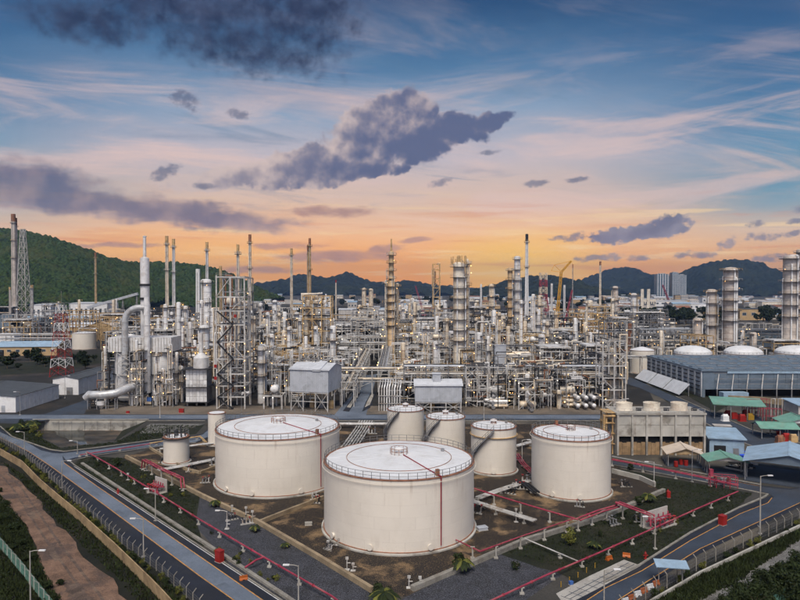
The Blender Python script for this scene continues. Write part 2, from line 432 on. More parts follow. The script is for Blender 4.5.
# ------------------------------------------------------------------ mesh building
class MB:
    def __init__(s): s.v, s.f = [], []
    def add(s, v, f):
        k = len(s.v); s.v += [tuple(p) for p in v]; s.f += [tuple(i + k for i in q) for q in f]; return s
    def box(s, cx, cy, cz, sx, sy, sz, rz=0.0):
        c, n = math.cos(rz), math.sin(rz); v = []
        for z in (-.5, .5):
            for x, y in ((-.5, -.5), (.5, -.5), (.5, .5), (-.5, .5)):
                X, Y = x * sx, y * sy
                v.append((cx + X * c - Y * n, cy + X * n + Y * c, cz + z * sz))
        return s.add(v, BOXF)
    def bar(s, p, q, w, h=None):
        p, q = Vector(p), Vector(q); h = h or w
        m = barmat(p, q, w, h)
        return s.add([m @ Vector(v) for v in UV], BOXF)
    def tube(s, p, q, r, n=8, r2=None, cap=True):
        p, q = Vector(p), Vector(q); r2 = r if r2 is None else r2
        d = (q - p).normalized(); a = d.orthogonal().normalized(); b = d.cross(a)
        v = []
        for c, rr in ((p, r), (q, r2)):
            for i in range(n):
                t = 2 * PI * i / n
                v.append(c + a * (rr * math.cos(t)) + b * (rr * math.sin(t)))
        f = [(i, (i + 1) % n, n + (i + 1) % n, n + i) for i in range(n)]
        if cap: f += [tuple(range(n - 1, -1, -1)), tuple(range(n, 2 * n))]
        return s.add(v, f)
    def path(s, pts, r, n=8):
        pts = [Vector(p) for p in pts]; m = len(pts); rings = []
        a = None
        for i, p in enumerate(pts):
            d0 = (p - pts[i - 1]).normalized() if i else (pts[1] - p).normalized()
            d1 = (pts[i + 1] - p).normalized() if i < m - 1 else d0
            d = (d0 + d1).normalized()
            if a is None: a = d.orthogonal().normalized()
            a = (a - d * a.dot(d)).normalized(); b = d.cross(a)
            k = 1 / max(.5, d.dot(d1))
            rings += [p + (a * math.cos(2 * PI * j / n) + b * math.sin(2 * PI * j / n)) * r * (k if 0 < i < m - 1 else 1) for j in range(n)]
        f = [(i * n + j, i * n + (j + 1) % n, (i + 1) * n + (j + 1) % n, (i + 1) * n + j) for i in range(m - 1) for j in range(n)]
        f += [tuple(range(n - 1, -1, -1)), tuple(range((m - 1) * n, m * n))]
        return s.add(rings, f)
    def lathe(s, prof, n=24, cx=0, cy=0, z0=0):
        v = []
        for r, z in prof:
            for i in range(n):
                t = 2 * PI * i / n
                v.append((cx + r * math.cos(t), cy + r * math.sin(t), z0 + z))
        m = len(prof)
        f = [(k * n + i, k * n + (i + 1) % n, (k + 1) * n + (i + 1) % n, (k + 1) * n + i) for k in range(m - 1) for i in range(n)]
        if prof[-1][0] > 1e-4: f.append(tuple(range((m - 1) * n, m * n)))
        return s.add(v, f)
    def ring(s, R_, z, r, n=32, arc=(0, 2 * PI), c=(0, 0)):
        k = n if arc[1] - arc[0] > 6.2 else n + 1
        pts = [(c[0] + R_ * math.cos(arc[0] + (arc[1] - arc[0]) * i / n), c[1] + R_ * math.sin(arc[0] + (arc[1] - arc[0]) * i / n), z) for i in range(n + 1)]
        return s.path(pts, r, 5)
    def prism(s, poly, z0, z1):
        n = len(poly)
        v = [(x, y, z0) for x, y in poly] + [(x, y, z1) for x, y in poly]
        f = [tuple(range(n - 1, -1, -1)), tuple(range(n, 2 * n))] + [(i, (i + 1) % n, n + (i + 1) % n, n + i) for i in range(n)]
        return s.add(v, f)
    def quad(s, a, b, c, d): return s.add([a, b, c, d], [(0, 1, 2, 3)])
    def slab(s, a, b, c, d, t):
        a, b, c, d = map(Vector, (a, b, c, d)); n = (b - a).cross(d - a).normalized() * t
        return s.add([a, b, c, d, a - n, b - n, c - n, d - n],
                     [(0, 1, 2, 3), (7, 6, 5, 4), (0, 4, 5, 1), (1, 5, 6, 2), (2, 6, 7, 3), (3, 7, 4, 0)])
    def mesh(s, name, mat, smooth=True):
        me = bpy.data.meshes.new(name); me.from_pydata(s.v, [], s.f)
        me.materials.append(MATS[mat])
        if smooth:
            me.polygons.foreach_set('use_smooth', [True] * len(me.polygons)); me.set_sharp_from_angle(angle=R(38))
        me.update()
        return me


UV = [(x, y, z) for z in (-.5, .5) for x, y in ((-.5, -.5), (.5, -.5), (.5, .5), (-.5, .5))]
BOXF = [(3, 2, 1, 0), (4, 5, 6, 7), (0, 1, 5, 4), (1, 2, 6, 5), (2, 3, 7, 6), (3, 0, 4, 7)]


def barmat(p, q, w, h):
    d = q - p; L = d.length; d = d / L
    up = Vector((0, 0, 1)) if abs(d.z) < .99 else Vector((0, 1, 0))
    x = up.cross(d).normalized(); y = d.cross(x)
    m = Matrix((x * w, y * h, d * L)).transposed().to_4x4()
    m.translation = (p + q) / 2
    return m


UNIT = {}


def unit(kind, mat):
    k = (kind, mat)
    if k not in UNIT:
        b = MB()
        if kind == 'box': b.box(0, 0, 0, 1, 1, 1)
        else: b.tube((0, 0, -.5), (0, 0, .5), 1, kind)
        UNIT[k] = b.mesh('unit_' + str(kind), mat, kind != 'box')
    return UNIT[k]


def new(name, data, parent=None):
    o = bpy.data.objects.new(name, data); COL.objects.link(o)
    if parent is not None: o.parent = parent
    return o


def tag(o, label, cat, group=None):
    o['label'] = label; o['category'] = cat
    if group: o['group'] = group
    return o


REG = []          # things labelled at the end by their order from the left


def struct(name, mb, mat, smooth=False, kind='structure', label=None):
    o = new(name, mb.mesh(name, mat, smooth)); o['kind'] = kind
    if label: o['label'] = label
    return o


class T:
    """a thing: an Empty at its base with parts"""
    def __init__(s, name, label, cat, loc, rz=0.0, group=None, order=None):
        s.o = new(name, None); s.o.empty_display_size = .5
        s.o.location = loc; s.o.rotation_euler = (0, 0, rz); s.loc, s.rz = Vector(loc), rz
        s.o['category'] = cat; s.o['kind'] = 'thing'
        if label: s.o['label'] = label
        if group: s.o['group'] = group
        if order: REG.append((s.o, order, PXY(loc[0], loc[1])))
    def mesh(s, name, mb, mat, parent=None, smooth=True): return new(name, mb.mesh(name, mat, smooth), parent or s.o)
    def data(s, name, me, parent=None, loc=(0, 0, 0), rz=0, sc=1):
        o = new(name, me, parent or s.o); o.location = loc; o.rotation_euler = (0, 0, rz); o.scale = (sc, sc, sc) if not isinstance(sc, tuple) else sc
        return o
    def bar(s, name, p, q, w, mat, h=None, parent=None):
        o = new(name, unit('box', mat), parent or s.o); o.matrix_basis = barmat(Vector(p), Vector(q), w, h or w); return o
    def box(s, name, cx, cy, cz, sx, sy, sz, mat, parent=None, rz=0):
        o = new(name, unit('box', mat), parent or s.o); o.location = (cx, cy, cz); o.scale = (sx, sy, sz); o.rotation_euler = (0, 0, rz); return o
    def tube(s, name, p, q, r, mat, n=8, parent=None):
        o = new(name, unit(n, mat), parent or s.o); o.matrix_basis = barmat(Vector(p), Vector(q), r, r); return o


def one(name, mb, mat, label, cat, group=None, smooth=True, order=None):
    """a thing that is one mesh, origin at its base"""
    a = np.array(mb.v); c = (a.min(0) + a.max(0)) / 2; c[2] = a[:, 2].min()
    mb.v = [tuple(p) for p in (a - c)]
    o = new(name, mb.mesh(name, mat, smooth)); o.location = c
    o['category'] = cat; o['kind'] = 'thing'
    if label: o['label'] = label
    if group: o['group'] = group
    if order: REG.append((o, order, PXY(c[0], c[1])))
    return o


def copy_thing(root, loc, rz=0.0, label=None, sc=None):
    r = root.copy(); COL.objects.link(r); r.location = loc; r.rotation_euler = (0, 0, rz)
    if label: r['label'] = label
    if sc: r.scale = sc
    for ch in root.children:
        c = ch.copy(); COL.objects.link(c); c.parent = r
        for g in ch.children:
            d = g.copy(); COL.objects.link(d); d.parent = c
    return r


# ------------------------------------------------------------------ ground sheets
def gp(pts, z=0.0): return [G(x, y, 0) + Vector((0, 0, z)) for x, y in pts]


def rough(pts, amp, n=6):
    out = []
    for i, a in enumerate(pts):
        b = pts[(i + 1) % len(pts)]
        for k in range(n):
            p = a.lerp(b, k / n)
            out.append(p + Vector((rnd(-amp, amp), rnd(-amp, amp), 0)) * (1 if k else .3))
    return out


def sheet(name, pts, z, mat, jit=0, kind='structure', label=None, holes=()):
    v = gp(pts) if not isinstance(pts[0], Vector) else list(pts)
    if jit: v = rough(v, jit)
    loops = [v] + [list(h) for h in holes]
    allv = [p for l in loops for p in l]
    tr = tessellate_polygon([[Vector((p.x, p.y, 0)) for p in l] for l in loops])
    b = MB(); b.v = [(p.x, p.y, z) for p in allv]
    fs = []
    for a, c, d in tr:
        A, B, C = allv[a], allv[c], allv[d]
        cr = (B.x - A.x) * (C.y - A.y) - (B.y - A.y) * (C.x - A.x)
        fs.append((a, c, d) if cr > 0 else (a, d, c))
    b.f = fs
    o = new(name, b.mesh(name, mat, False)); o['kind'] = kind
    if label: o['label'] = label
    return o


def strip(pts, w, z, name, mat, parent=None, kind=None, h=0.0):
    """a flat band or a kerb of height h along ground points"""
    b = MB(); L, Rr = [], []
    for i, p in enumerate(pts):
        a = pts[max(0, i - 1)]; c = pts[min(len(pts) - 1, i + 1)]
        d = (c - a).normalized(); nrm = Vector((-d.y, d.x, 0)) * (w / 2)
        L.append(p + nrm); Rr.append(p - nrm)
    for i in range(len(pts) - 1):
        q = [Rr[i], Rr[i + 1], L[i + 1], L[i]]
        if h: b.prism([(p.x, p.y) for p in q], z, z + h)
        else: b.quad(*[(p.x, p.y, z) for p in q])
    o = new(name, b.mesh(name, mat, False), parent)
    if kind: o['kind'] = kind
    return o


def resample(pts, step):
    out = [pts[0]]; acc = 0.0
    for a, b in zip(pts, pts[1:]):
        L = (b - a).length; t = step - acc
        while t <= L:
            out.append(a.lerp(b, t / L)); t += step
        acc = (acc + L) % step
    return out


basin = gp([(33, 419.8), (149, 419.8), (116, 441), (60, 447), (40, 436)])
big = [Vector((-5900, -250, 0)), Vector((5900, -250, 0)), Vector((5900, 7650, 0)), Vector((-5900, 7650, 0))]
sheet('ground', big, 0.0, 'ground', holes=[basin])

# ------------------------------------------------------------------ the setting: yards, roads, basin
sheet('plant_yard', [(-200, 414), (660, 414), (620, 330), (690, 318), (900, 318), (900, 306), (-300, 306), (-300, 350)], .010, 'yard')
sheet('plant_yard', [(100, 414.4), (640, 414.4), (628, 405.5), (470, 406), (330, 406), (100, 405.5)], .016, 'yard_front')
sheet('verge', [(-120, 436), (0, 440), (24, 455), (41, 470), (62, 489), (90, 516.5), (121, 543), (161, 573.5), (195, 603), (240, 646), (250, 660), (-160, 660)], .010, 'scrub_ground')
sheet('verge', [(640, 604), (700, 563), (800, 515), (980, 450), (1000, 660), (600, 660)], .010, 'scrub_ground')
sheet('soil_floor', [(122, 458), (200, 496), (260, 524.5), (372, 591.5), (405, 597), (460, 570), (525, 542), (600, 519), (664, 491),
                     (612, 463), (600, 445), (560, 424), (205, 424), (216, 436), (150, 449)], .018, 'soil')
sheet('gravel_bed', [(176, 505), (200, 497.5), (260, 526), (372, 593), (395, 612), (330, 655), (284, 600), (230, 565)], .026, 'gravel')
sheet('gravel_bed', [(404, 598), (460, 571), (505, 552), (575, 566), (520, 604), (400, 640), (384, 612)], .026, 'gravel')
sheet('lawn', [(72, 465), (84, 456), (122, 458), (200, 497), (196, 520), (204, 547), (110, 490)], .034, 'grass_ground')
sheet('lawn', [(500, 553.5), (600, 520), (664, 492), (640, 478), (614, 468), (690, 482), (752, 493), (740, 507), (640, 565), (585, 590), (560, 574)], .034,
      'grass_ground', jit=.3)
sheet('lawn', [(10, 437), (0, 428), (-20, 420), (34, 421), (38, 436), (60, 448), (116, 442), (140, 430), (150, 424), (205, 424), (196, 434), (155, 440), (100, 447), (64, 451), (50, 449)],
      .034, 'grass_ground')
sheet('lawn', [(640, 384), (666, 401), (700, 418), (690, 402), (660, 388)], .034, 'grass_ground')
sheet('lawn', [(690, 384), (730, 405), (716, 412), (680, 392)], .034, 'grass_ground')
sheet('field', [(-60, 366), (30, 362), (110, 352), (112, 360), (60, 372), (-60, 378)], .034, 'grass_ground')
sheet('dirt_track', [(-14, 458), (8, 469), (33, 494), (57, 526), (92, 563), (128, 600), (160, 640), (76, 655), (62, 612), (48, 580), (24, 522), (-14, 488)],
      .034, 'dirt', jit=.5)
sheet('gravel_path', [(672, 612), (735, 582), (775, 556), (800, 538), (870, 508), (870, 530), (800, 556), (772, 578), (730, 614)], .034, 'dirt_pale', jit=.5)
sheet('concrete_pad', [(150, 424), (205, 424), (180, 432), (140, 434)], .042, 'dirt_pale', jit=.4)

# roads
road = sheet('road', [(-90, 388), (-60, 400), (0, 439), (24, 454), (41, 469), (62, 488), (90, 515.5), (121, 542), (161, 572.5), (195, 602), (240, 645),
                      (352, 652), (282, 600), (200, 547), (129.5, 500.5), (100, 481.5), (74, 465), (68, 461), (74, 459.5), (100, 455.5), (158, 447.5), (196, 443.5), (212, 437), (219, 427), (219, 419),
                      (211, 419), (210, 427), (203, 433.5), (190, 436.5), (155, 440.5), (100, 448), (64, 452.2), (50, 450.5), (12, 437.5), (0, 427), (-60, 397), (-88, 386)],
             .050, 'asphalt_dark')
LL = [(-40, 418), (4, 440), (12.5, 443.5), (29, 452), (50, 466), (87.5, 493), (99.5, 501.7), (200, 576.5), (250, 612), (300, 650)]
RL = [(64, 463), (100, 488.5), (117.5, 500.3), (200, 557), (262, 600), (330, 650)]
ls = sheet('lane_surface', LL + RL[::-1] + [(64, 462), (63, 459.5), (62, 453.8), (52, 453), (41, 450.5), (25, 441.5), (12, 437.6), (0, 432), (-40, 411)], .056, 'asphalt')
ls.parent = road; del ls['kind']
strip(gp(LL), .16, .062, 'lane_line', 'line_orange', road); strip(gp(RL), .16, .062, 'lane_line', 'line_orange', road)
ls = sheet('lane_surface', [(61, 453.6), (100, 449.4), (155, 442), (190, 438), (203, 434.6), (210.6, 428), (212, 420.5), (217, 420.5), (217, 427), (210.5, 436), (196, 442), (158, 446), (100, 453.6), (74, 457.8), (66, 460.5)], .0565, 'asphalt')
ls.parent = road; del ls['kind']
for px_, py_, w_, l_, m_ in ((120, 514, 1.2, 4, 'asphalt_patch'), (170, 548, 1.0, 2.4, 'asphalt_patch'), (95, 494, .8, 6, 'asphalt_patch'), (226, 588, 1.3, 3, 'asphalt_patch'), (45, 456, 1.4, 3, 'asphalt_patch')):
    d_ = (G(200, 567) - G(100, 495)).normalized(); p_ = G(px_, py_)
    strip([p_ - d_ * l_ / 2, p_ + d_ * l_ / 2], w_, .0600, 'patch', m_, road)
kl = gp([(74, 466.5), (100, 483), (129.5, 502), (200, 548.8), (284, 604), (350, 650)])
strip(kl, .12, .063, 'edge_line', 'line_white', road)
far_road = sheet('road', [(-140, 413), (50, 414.6), (655, 414.6), (655, 420.2), (230, 420.2), (50, 420), (20, 424), (-60, 421)], .0465, 'asphalt_mid')
strip(gp([(-60, 417), (50, 417), (650, 417)]), 5.6, .053, 'lane_surface', 'asphalt', far_road)
sheet('road', [(36, 417), (60, 409), (84, 400.5), (104, 390), (112, 391), (92, 401), (84, 414)], .048, 'asphalt_mid')
street = sheet('road', [(334, 415.5), (348, 399), (362, 376), (377, 374), (373, 390), (366, 415.5)], .048, 'asphalt')
sheet('road', [(632, 378), (650, 386), (676, 397), (707, 411), (750, 430), (800, 444), (900, 470), (900, 492), (800, 466), (768, 452), (738, 440), (704, 422),
               (672, 403), (640, 388), (610, 379), (600, 372)], .048, 'asphalt_mid')
rr = sheet('road', [(596, 454.5), (612, 457.3), (700, 474), (760, 485.5), (790, 489), (900, 470), (960, 466), (960, 478), (870, 480), (800, 507), (700, 554), (620, 602), (560, 650),
                    (480, 650), (560, 607), (604, 584), (640, 566), (690, 534), (738, 509), (766, 498), (772, 495), (764, 493), (752, 492), (690, 480), (596, 462.5)], .050, 'asphalt_dark')
ls = sheet('lane_surface', [(536, 634), (606, 588), (642, 571), (690, 541), (740, 514), (768, 503), (774, 497), (768, 493), (690, 479), (600, 461), (600, 456), (612, 458.6), (700, 475.3), (760, 486.8), (790, 490), (900, 472), (860, 478), (800, 503), (700, 549), (650, 580), (600, 612)], .0535, 'asphalt_mid')
ls.parent = rr; del ls['kind']
strip(gp([(536, 634), (606, 588), (642, 571), (690, 541), (740, 514), (768, 503), (772, 498)]), .14, .056, 'lane_line', 'line_orange', rr)
strip(gp([(600, 612), (650, 580), (700, 549), (800, 503), (860, 478)]), .14, .056, 'lane_line', 'line_orange', rr)
strip(gp([(600, 455.6), (612, 458.3), (700, 475), (760, 486.5)]), .14, .056, 'lane_line', 'line_orange', rr)
apron = sheet('apron', [(556, 594), (588, 577), (624, 560), (641, 566), (600, 588), (565, 606)], .058, 'concrete_pale')
for k in range(9):
    a = G(560, 596).lerp(G(626, 562.5), k / 9); c = G(575, 601.5).lerp(G(640, 566.5), k / 9)
    strip([a.lerp(c, .05), a.lerp(c, .95)], .12, .064, 'joint', 'asphalt_mid', apron)
for sa, sb in ((.3, .3), (.65, .65)):
    strip([G(560, 596).lerp(G(575, 601.5), sa), G(624, 561.5).lerp(G(640, 566.5), sb)], .12, .068, 'joint', 'asphalt_mid', apron)


def kerb(pts, w=.35, h=.16, mat='kerb'):
    strip(gp(pts), w, .0, 'kerb', mat, kind='structure', h=h)


kerb([(282.5, 601.5), (200, 547), (129.5, 500.5), (100, 481.5), (74, 465), (70, 461.5), (78, 459), (100, 455), (158, 446.8), (196, 442.8)], .22, .15, 'kerb')
kerb([(350, 650), (283, 602)], .22, .15, 'kerb')
kerb([(0, 426.4), (12, 436.8), (50, 449.8), (64, 451.6), (100, 447.4), (155, 440), (190, 436)], .3)
kerb([(604, 583), (640, 565.3), (690, 533.3), (738, 508.4), (764, 497.4), (768, 494.5), (752, 491.4), (690, 479.4), (596, 462)], .35, .18)
kerb([(612, 456.7), (662, 466.2)], .4, .2, 'kerb_white')
kerb([(680, 469.8), (700, 473.4), (760, 484.9)], .35, .18)
kerb([(348, 399), (357, 384)], .4); kerb([(50, 420.6), (205, 420.8)], .3); kerb([(225, 420.8), (640, 420.8)], .3)
kerb([(672, 403.5), (704, 422.5), (738, 440.6), (768, 452.8)], .35); kerb([(676, 396.6), (707, 410.4), (750, 429.4), (800, 443.4)], .35)
# planted islands with dark edging beside the middle street
for q in ([(343, 411), (357, 392), (361, 393), (349, 412)], [(372, 391), (377, 391), (370, 408), (362, 412), (366, 402)]):
    sheet('traffic_island', q, .09, 'asphalt_dark', jit=0)
    c = sum((Vector((*p, 0)) for p in q), Vector()) / len(q)
    sheet('traffic_island_top', [tuple((Vector((*p, 0)).lerp(c, .38)).xy) for p in q], .16, 'concrete_pale')

# ruts and wet patches on the dirt track
trk = bpy.data.objects['dirt_track']
for off, w_ in ((-.9, .35), (.9, .4)):
    P_ = resample(gp([(2, 472), (16, 487), (38, 520), (62, 555), (92, 594), (112, 625)]), 2.0)
    P_ = [p + Vector((off + rnd(-.06, .06), rnd(-.06, .06), 0)) for i, p in enumerate(P_)]
    strip(P_, w_, .040 + .002 * w_, 'rut', 'rut_earth', trk)
for k, q in enumerate(([(46, 540), (56, 545), (62, 558), (55, 562), (46, 552)], [(66, 580), (80, 585), (88, 598), (76, 600), (66, 592)], [(24, 505), (32, 508), (38, 518), (30, 518)])):
    v_ = rough(gp(q), .5, 4); b = MB(); b.add([(p.x, p.y, .046) for p in v_], [tuple(range(len(v_)))[::-1]]); o_ = new('wet_patch', b.mesh('wet_patch', 'rut_earth', False), trk)
# retention basin: concrete wall on the far side, muddy floor, earth slopes
b = MB()
fl = [p.copy() for p in basin]; cen = sum(fl, Vector()) / len(fl)
low = [fl[0] + Vector((.6, -.3, -3.2)), fl[1] + Vector((-8, -.3, -3.2)), fl[2].lerp(cen, .25) + Vector((0, 0, -3.2)), fl[3].lerp(cen, .22) + Vector((0, 0, -3.2)),
       fl[4].lerp(cen, .2) + Vector((0, 0, -3.2))]
bs = MB()
for i in range(1, 5):
    j = (i + 1) % 5
    bs.quad(fl[i], fl[j], low[j], low[i])
struct('basin_slope', bs, 'grass_ground')
bf = MB(); bf.add(low, [(4, 3, 2, 1, 0)]) ; struct('basin_floor', bf, 'mud')
wp = [low[4] + Vector((3, 6, .12)), low[0] + Vector((5, -.5, .12)), low[0].lerp(low[1], .55) + Vector((0, -.5, .12)), low[3].lerp(low[2], .3) + Vector((0, 6, .12))]
mk('water', (.02, .024, .022), .08, var=.1, spec=.6)
bw = MB(); bw.add(rough(wp, .8, 5), [tuple(range(20))[::-1]]); struct('water', bw, 'water')
bw_ = T('basin_wall', 'long stained concrete wall along the far edge of the basin', 'wall', fl[0])
n_ = 9; e_ = (fl[1] - fl[0]) / n_
for k in range(n_):
    a, c = e_ * k, e_ * (k + 1)
    bw_.box('panel', (a.x + c.x) / 2, (a.y + c.y) / 2 - .12, -1.55, (c - a).length - .06, .30, 3.3, 'concrete')
    bw_.box('pier', a.x, a.y - .30, -1.6, .35, .28, 3.2, 'concrete')
bw_.box('coping', e_.x * n_ / 2, -.12, .18, e_.x * n_, .5, .16, 'concrete_pale')

# ------------------------------------------------------------------ hills
def hill(name, ridge, Y0, depth, res, crown, mat, label, bh, seed, base_py=296):
    """ridge: (px, py) silhouette at distance Y0; falls to the plain on both sides, covered in tree crowns"""
    rs = np.random.RandomState(seed)
    xs_px = np.array([p[0] for p in ridge], float)
    X = (xs_px - CX) / FPX * Y0
    Zr = np.array([ZT(p[1], Y0) for p in ridge])
    x = np.arange(X[0], X[-1], res); y = np.arange(-depth, depth * .35, res)
    xx, yy = np.meshgrid(x, y)
    zr = np.interp(x, X, Zr)
    k = max(3, int(30 / res)); ker = np.ones(k) / k
    zs = np.convolve(np.pad(zr, k, 'edge'), ker, 'same')[k:-k]
    spur = sum(a * np.sin(x / w + p)[None, :] * np.sin(yy / (w * 1.3) + q) for a, w, p, q in
               [(rs.uniform(.05, .12), rs.uniform(depth * .05, depth * .3), rs.uniform(0, 6), rs.uniform(0, 6)) for _ in range(6)])
    prof = np.where(yy < 0, np.cos(np.clip(-yy / depth, 0, 1) * PI / 2) ** 1.15, np.cos(np.clip(yy / (depth * .35), 0, 1) * PI / 2))
    z = zs[None, :] * np.clip(prof * (1 + spur * np.clip(-yy / depth * 3, 0, 1)), 0, 1.02) - 6
    # crowns: domes on a jittered grid
    gx, gy = np.floor(xx / crown), np.floor(yy / crown); best = np.zeros_like(z)
    def hsh(a, b_, s): return np.modf(np.abs(np.sin(a * 12.9898 + b_ * 78.233 + s) * 43758.5453))[0]
    for i in (-1, 0, 1):
        for j in (-1, 0, 1):
            ax, ay = gx + i, gy + j
            px_ = (ax + hsh(ax, ay, 1)) * crown; py_ = (ay + hsh(ax, ay, 2)) * crown
            rr_ = crown * (.45 + .55 * hsh(ax, ay, 3))
            d2 = ((xx - px_) ** 2 + (yy - py_) ** 2) / rr_ ** 2
            best = np.maximum(best, np.sqrt(np.clip(1 - d2, 0, 1)) * rr_ * bh * (.6 + .8 * hsh(ax, ay, 4)))
    z = z + best
    ny, nx = z.shape
    v = np.stack([xx, yy + Y0, z], -1).reshape(-1, 3)
    idx = np.arange(nx * ny).reshape(ny, nx)
    f = np.stack([idx[:-1, :-1], idx[:-1, 1:], idx[1:, 1:], idx[1:, :-1]], -1).reshape(-1, 4)
    me = bpy.data.meshes.new(name); me.from_pydata(v.tolist(), [], f.tolist()); me.materials.append(MATS[mat])
    o = new(name, me); o['kind'] = 'structure'; o['label'] = label
    return o


hill('hill', [(-260, 262), (-160, 232), (-60, 224), (0, 228), (22, 230), (50, 237), (75, 245), (95, 252.5), (118, 263), (140, 274), (170, 290), (190, 297)], 1500, 420, 2.4, 6.5, 'forest',
     'steep forested hill at the left edge', 1.3, 3)
hill('hill', [(70, 296), (100, 274), (118, 266), (128, 262), (150, 262), (175, 264), (205, 266), (225, 272), (245, 281), (262, 290), (280, 298)], 1750, 420, 2.8, 7, 'forest',
     'lower forested hill behind the slim left stacks', 1.3, 5)
hill('hill', [(225, 296), (262, 286), (285, 282), (305, 277), (318, 279), (332, 282), (345, 276), (352, 277), (368, 284), (385, 286), (410, 283), (425, 287), (450, 289), (480, 296)],
     4200, 900, 14, 30, 'forest_far', 'pale blue green ridge in the middle distance', .9, 8)
hill('hill', [(455, 296), (490, 288), (505, 283), (522, 279), (545, 277), (560, 279), (575, 284), (590, 292), (605, 298)], 3000, 600, 9, 20, 'forest_far',
     'rounded wooded hill behind the white stack', .9, 9)
hill('hill', [(520, 297), (570, 287), (595, 278), (612, 271), (622, 271), (640, 280), (660, 283), (690, 290), (720, 297)], 5200, 1100, 18, 36, 'forest_far',
     'pointed blue hill right of the centre', .9, 12)
hill('hill', [(640, 297), (665, 281), (690, 270), (710, 264.5), (725, 263.5), (742, 265), (760, 272), (778, 279), (800, 284), (830, 292), (850, 297)], 3800, 800, 11, 24, 'forest_far',
     'broad dome shaped wooded hill at the right', .9, 15)
hill('hill', [(730, 297), (760, 282), (775, 275), (800, 269), (840, 262), (880, 268), (920, 285), (940, 297)], 5600, 1100, 20, 40, 'forest_far',
     'distant hill at the right edge behind the dome shaped hill', .5, 17)
hill('hill', [(330, 297), (380, 290), (430, 288), (470, 289), (520, 290), (560, 289), (600, 291), (640, 297)], 6500, 1000, 24, 40, 'forest_far',
     'low faint ridge on the horizon behind the plant', .5, 19)


# ------------------------------------------------------------------ storage tanks
def railing(R_, z, n, h=1.05, gap=None, r=.035, c=(0, 0)):
    b = MB()
    for i in range(n):
        t = 2 * PI * i / n
        b.bar((c[0] + R_ * math.cos(t), c[1] + R_ * math.sin(t), z), (c[0] + R_ * math.cos(t), c[1] + R_ * math.sin(t), z + h), r * 2.2)
    for k in (.5, 1):
        b.ring(R_, z + h * k, r, max(24, n), c=c)
    return b


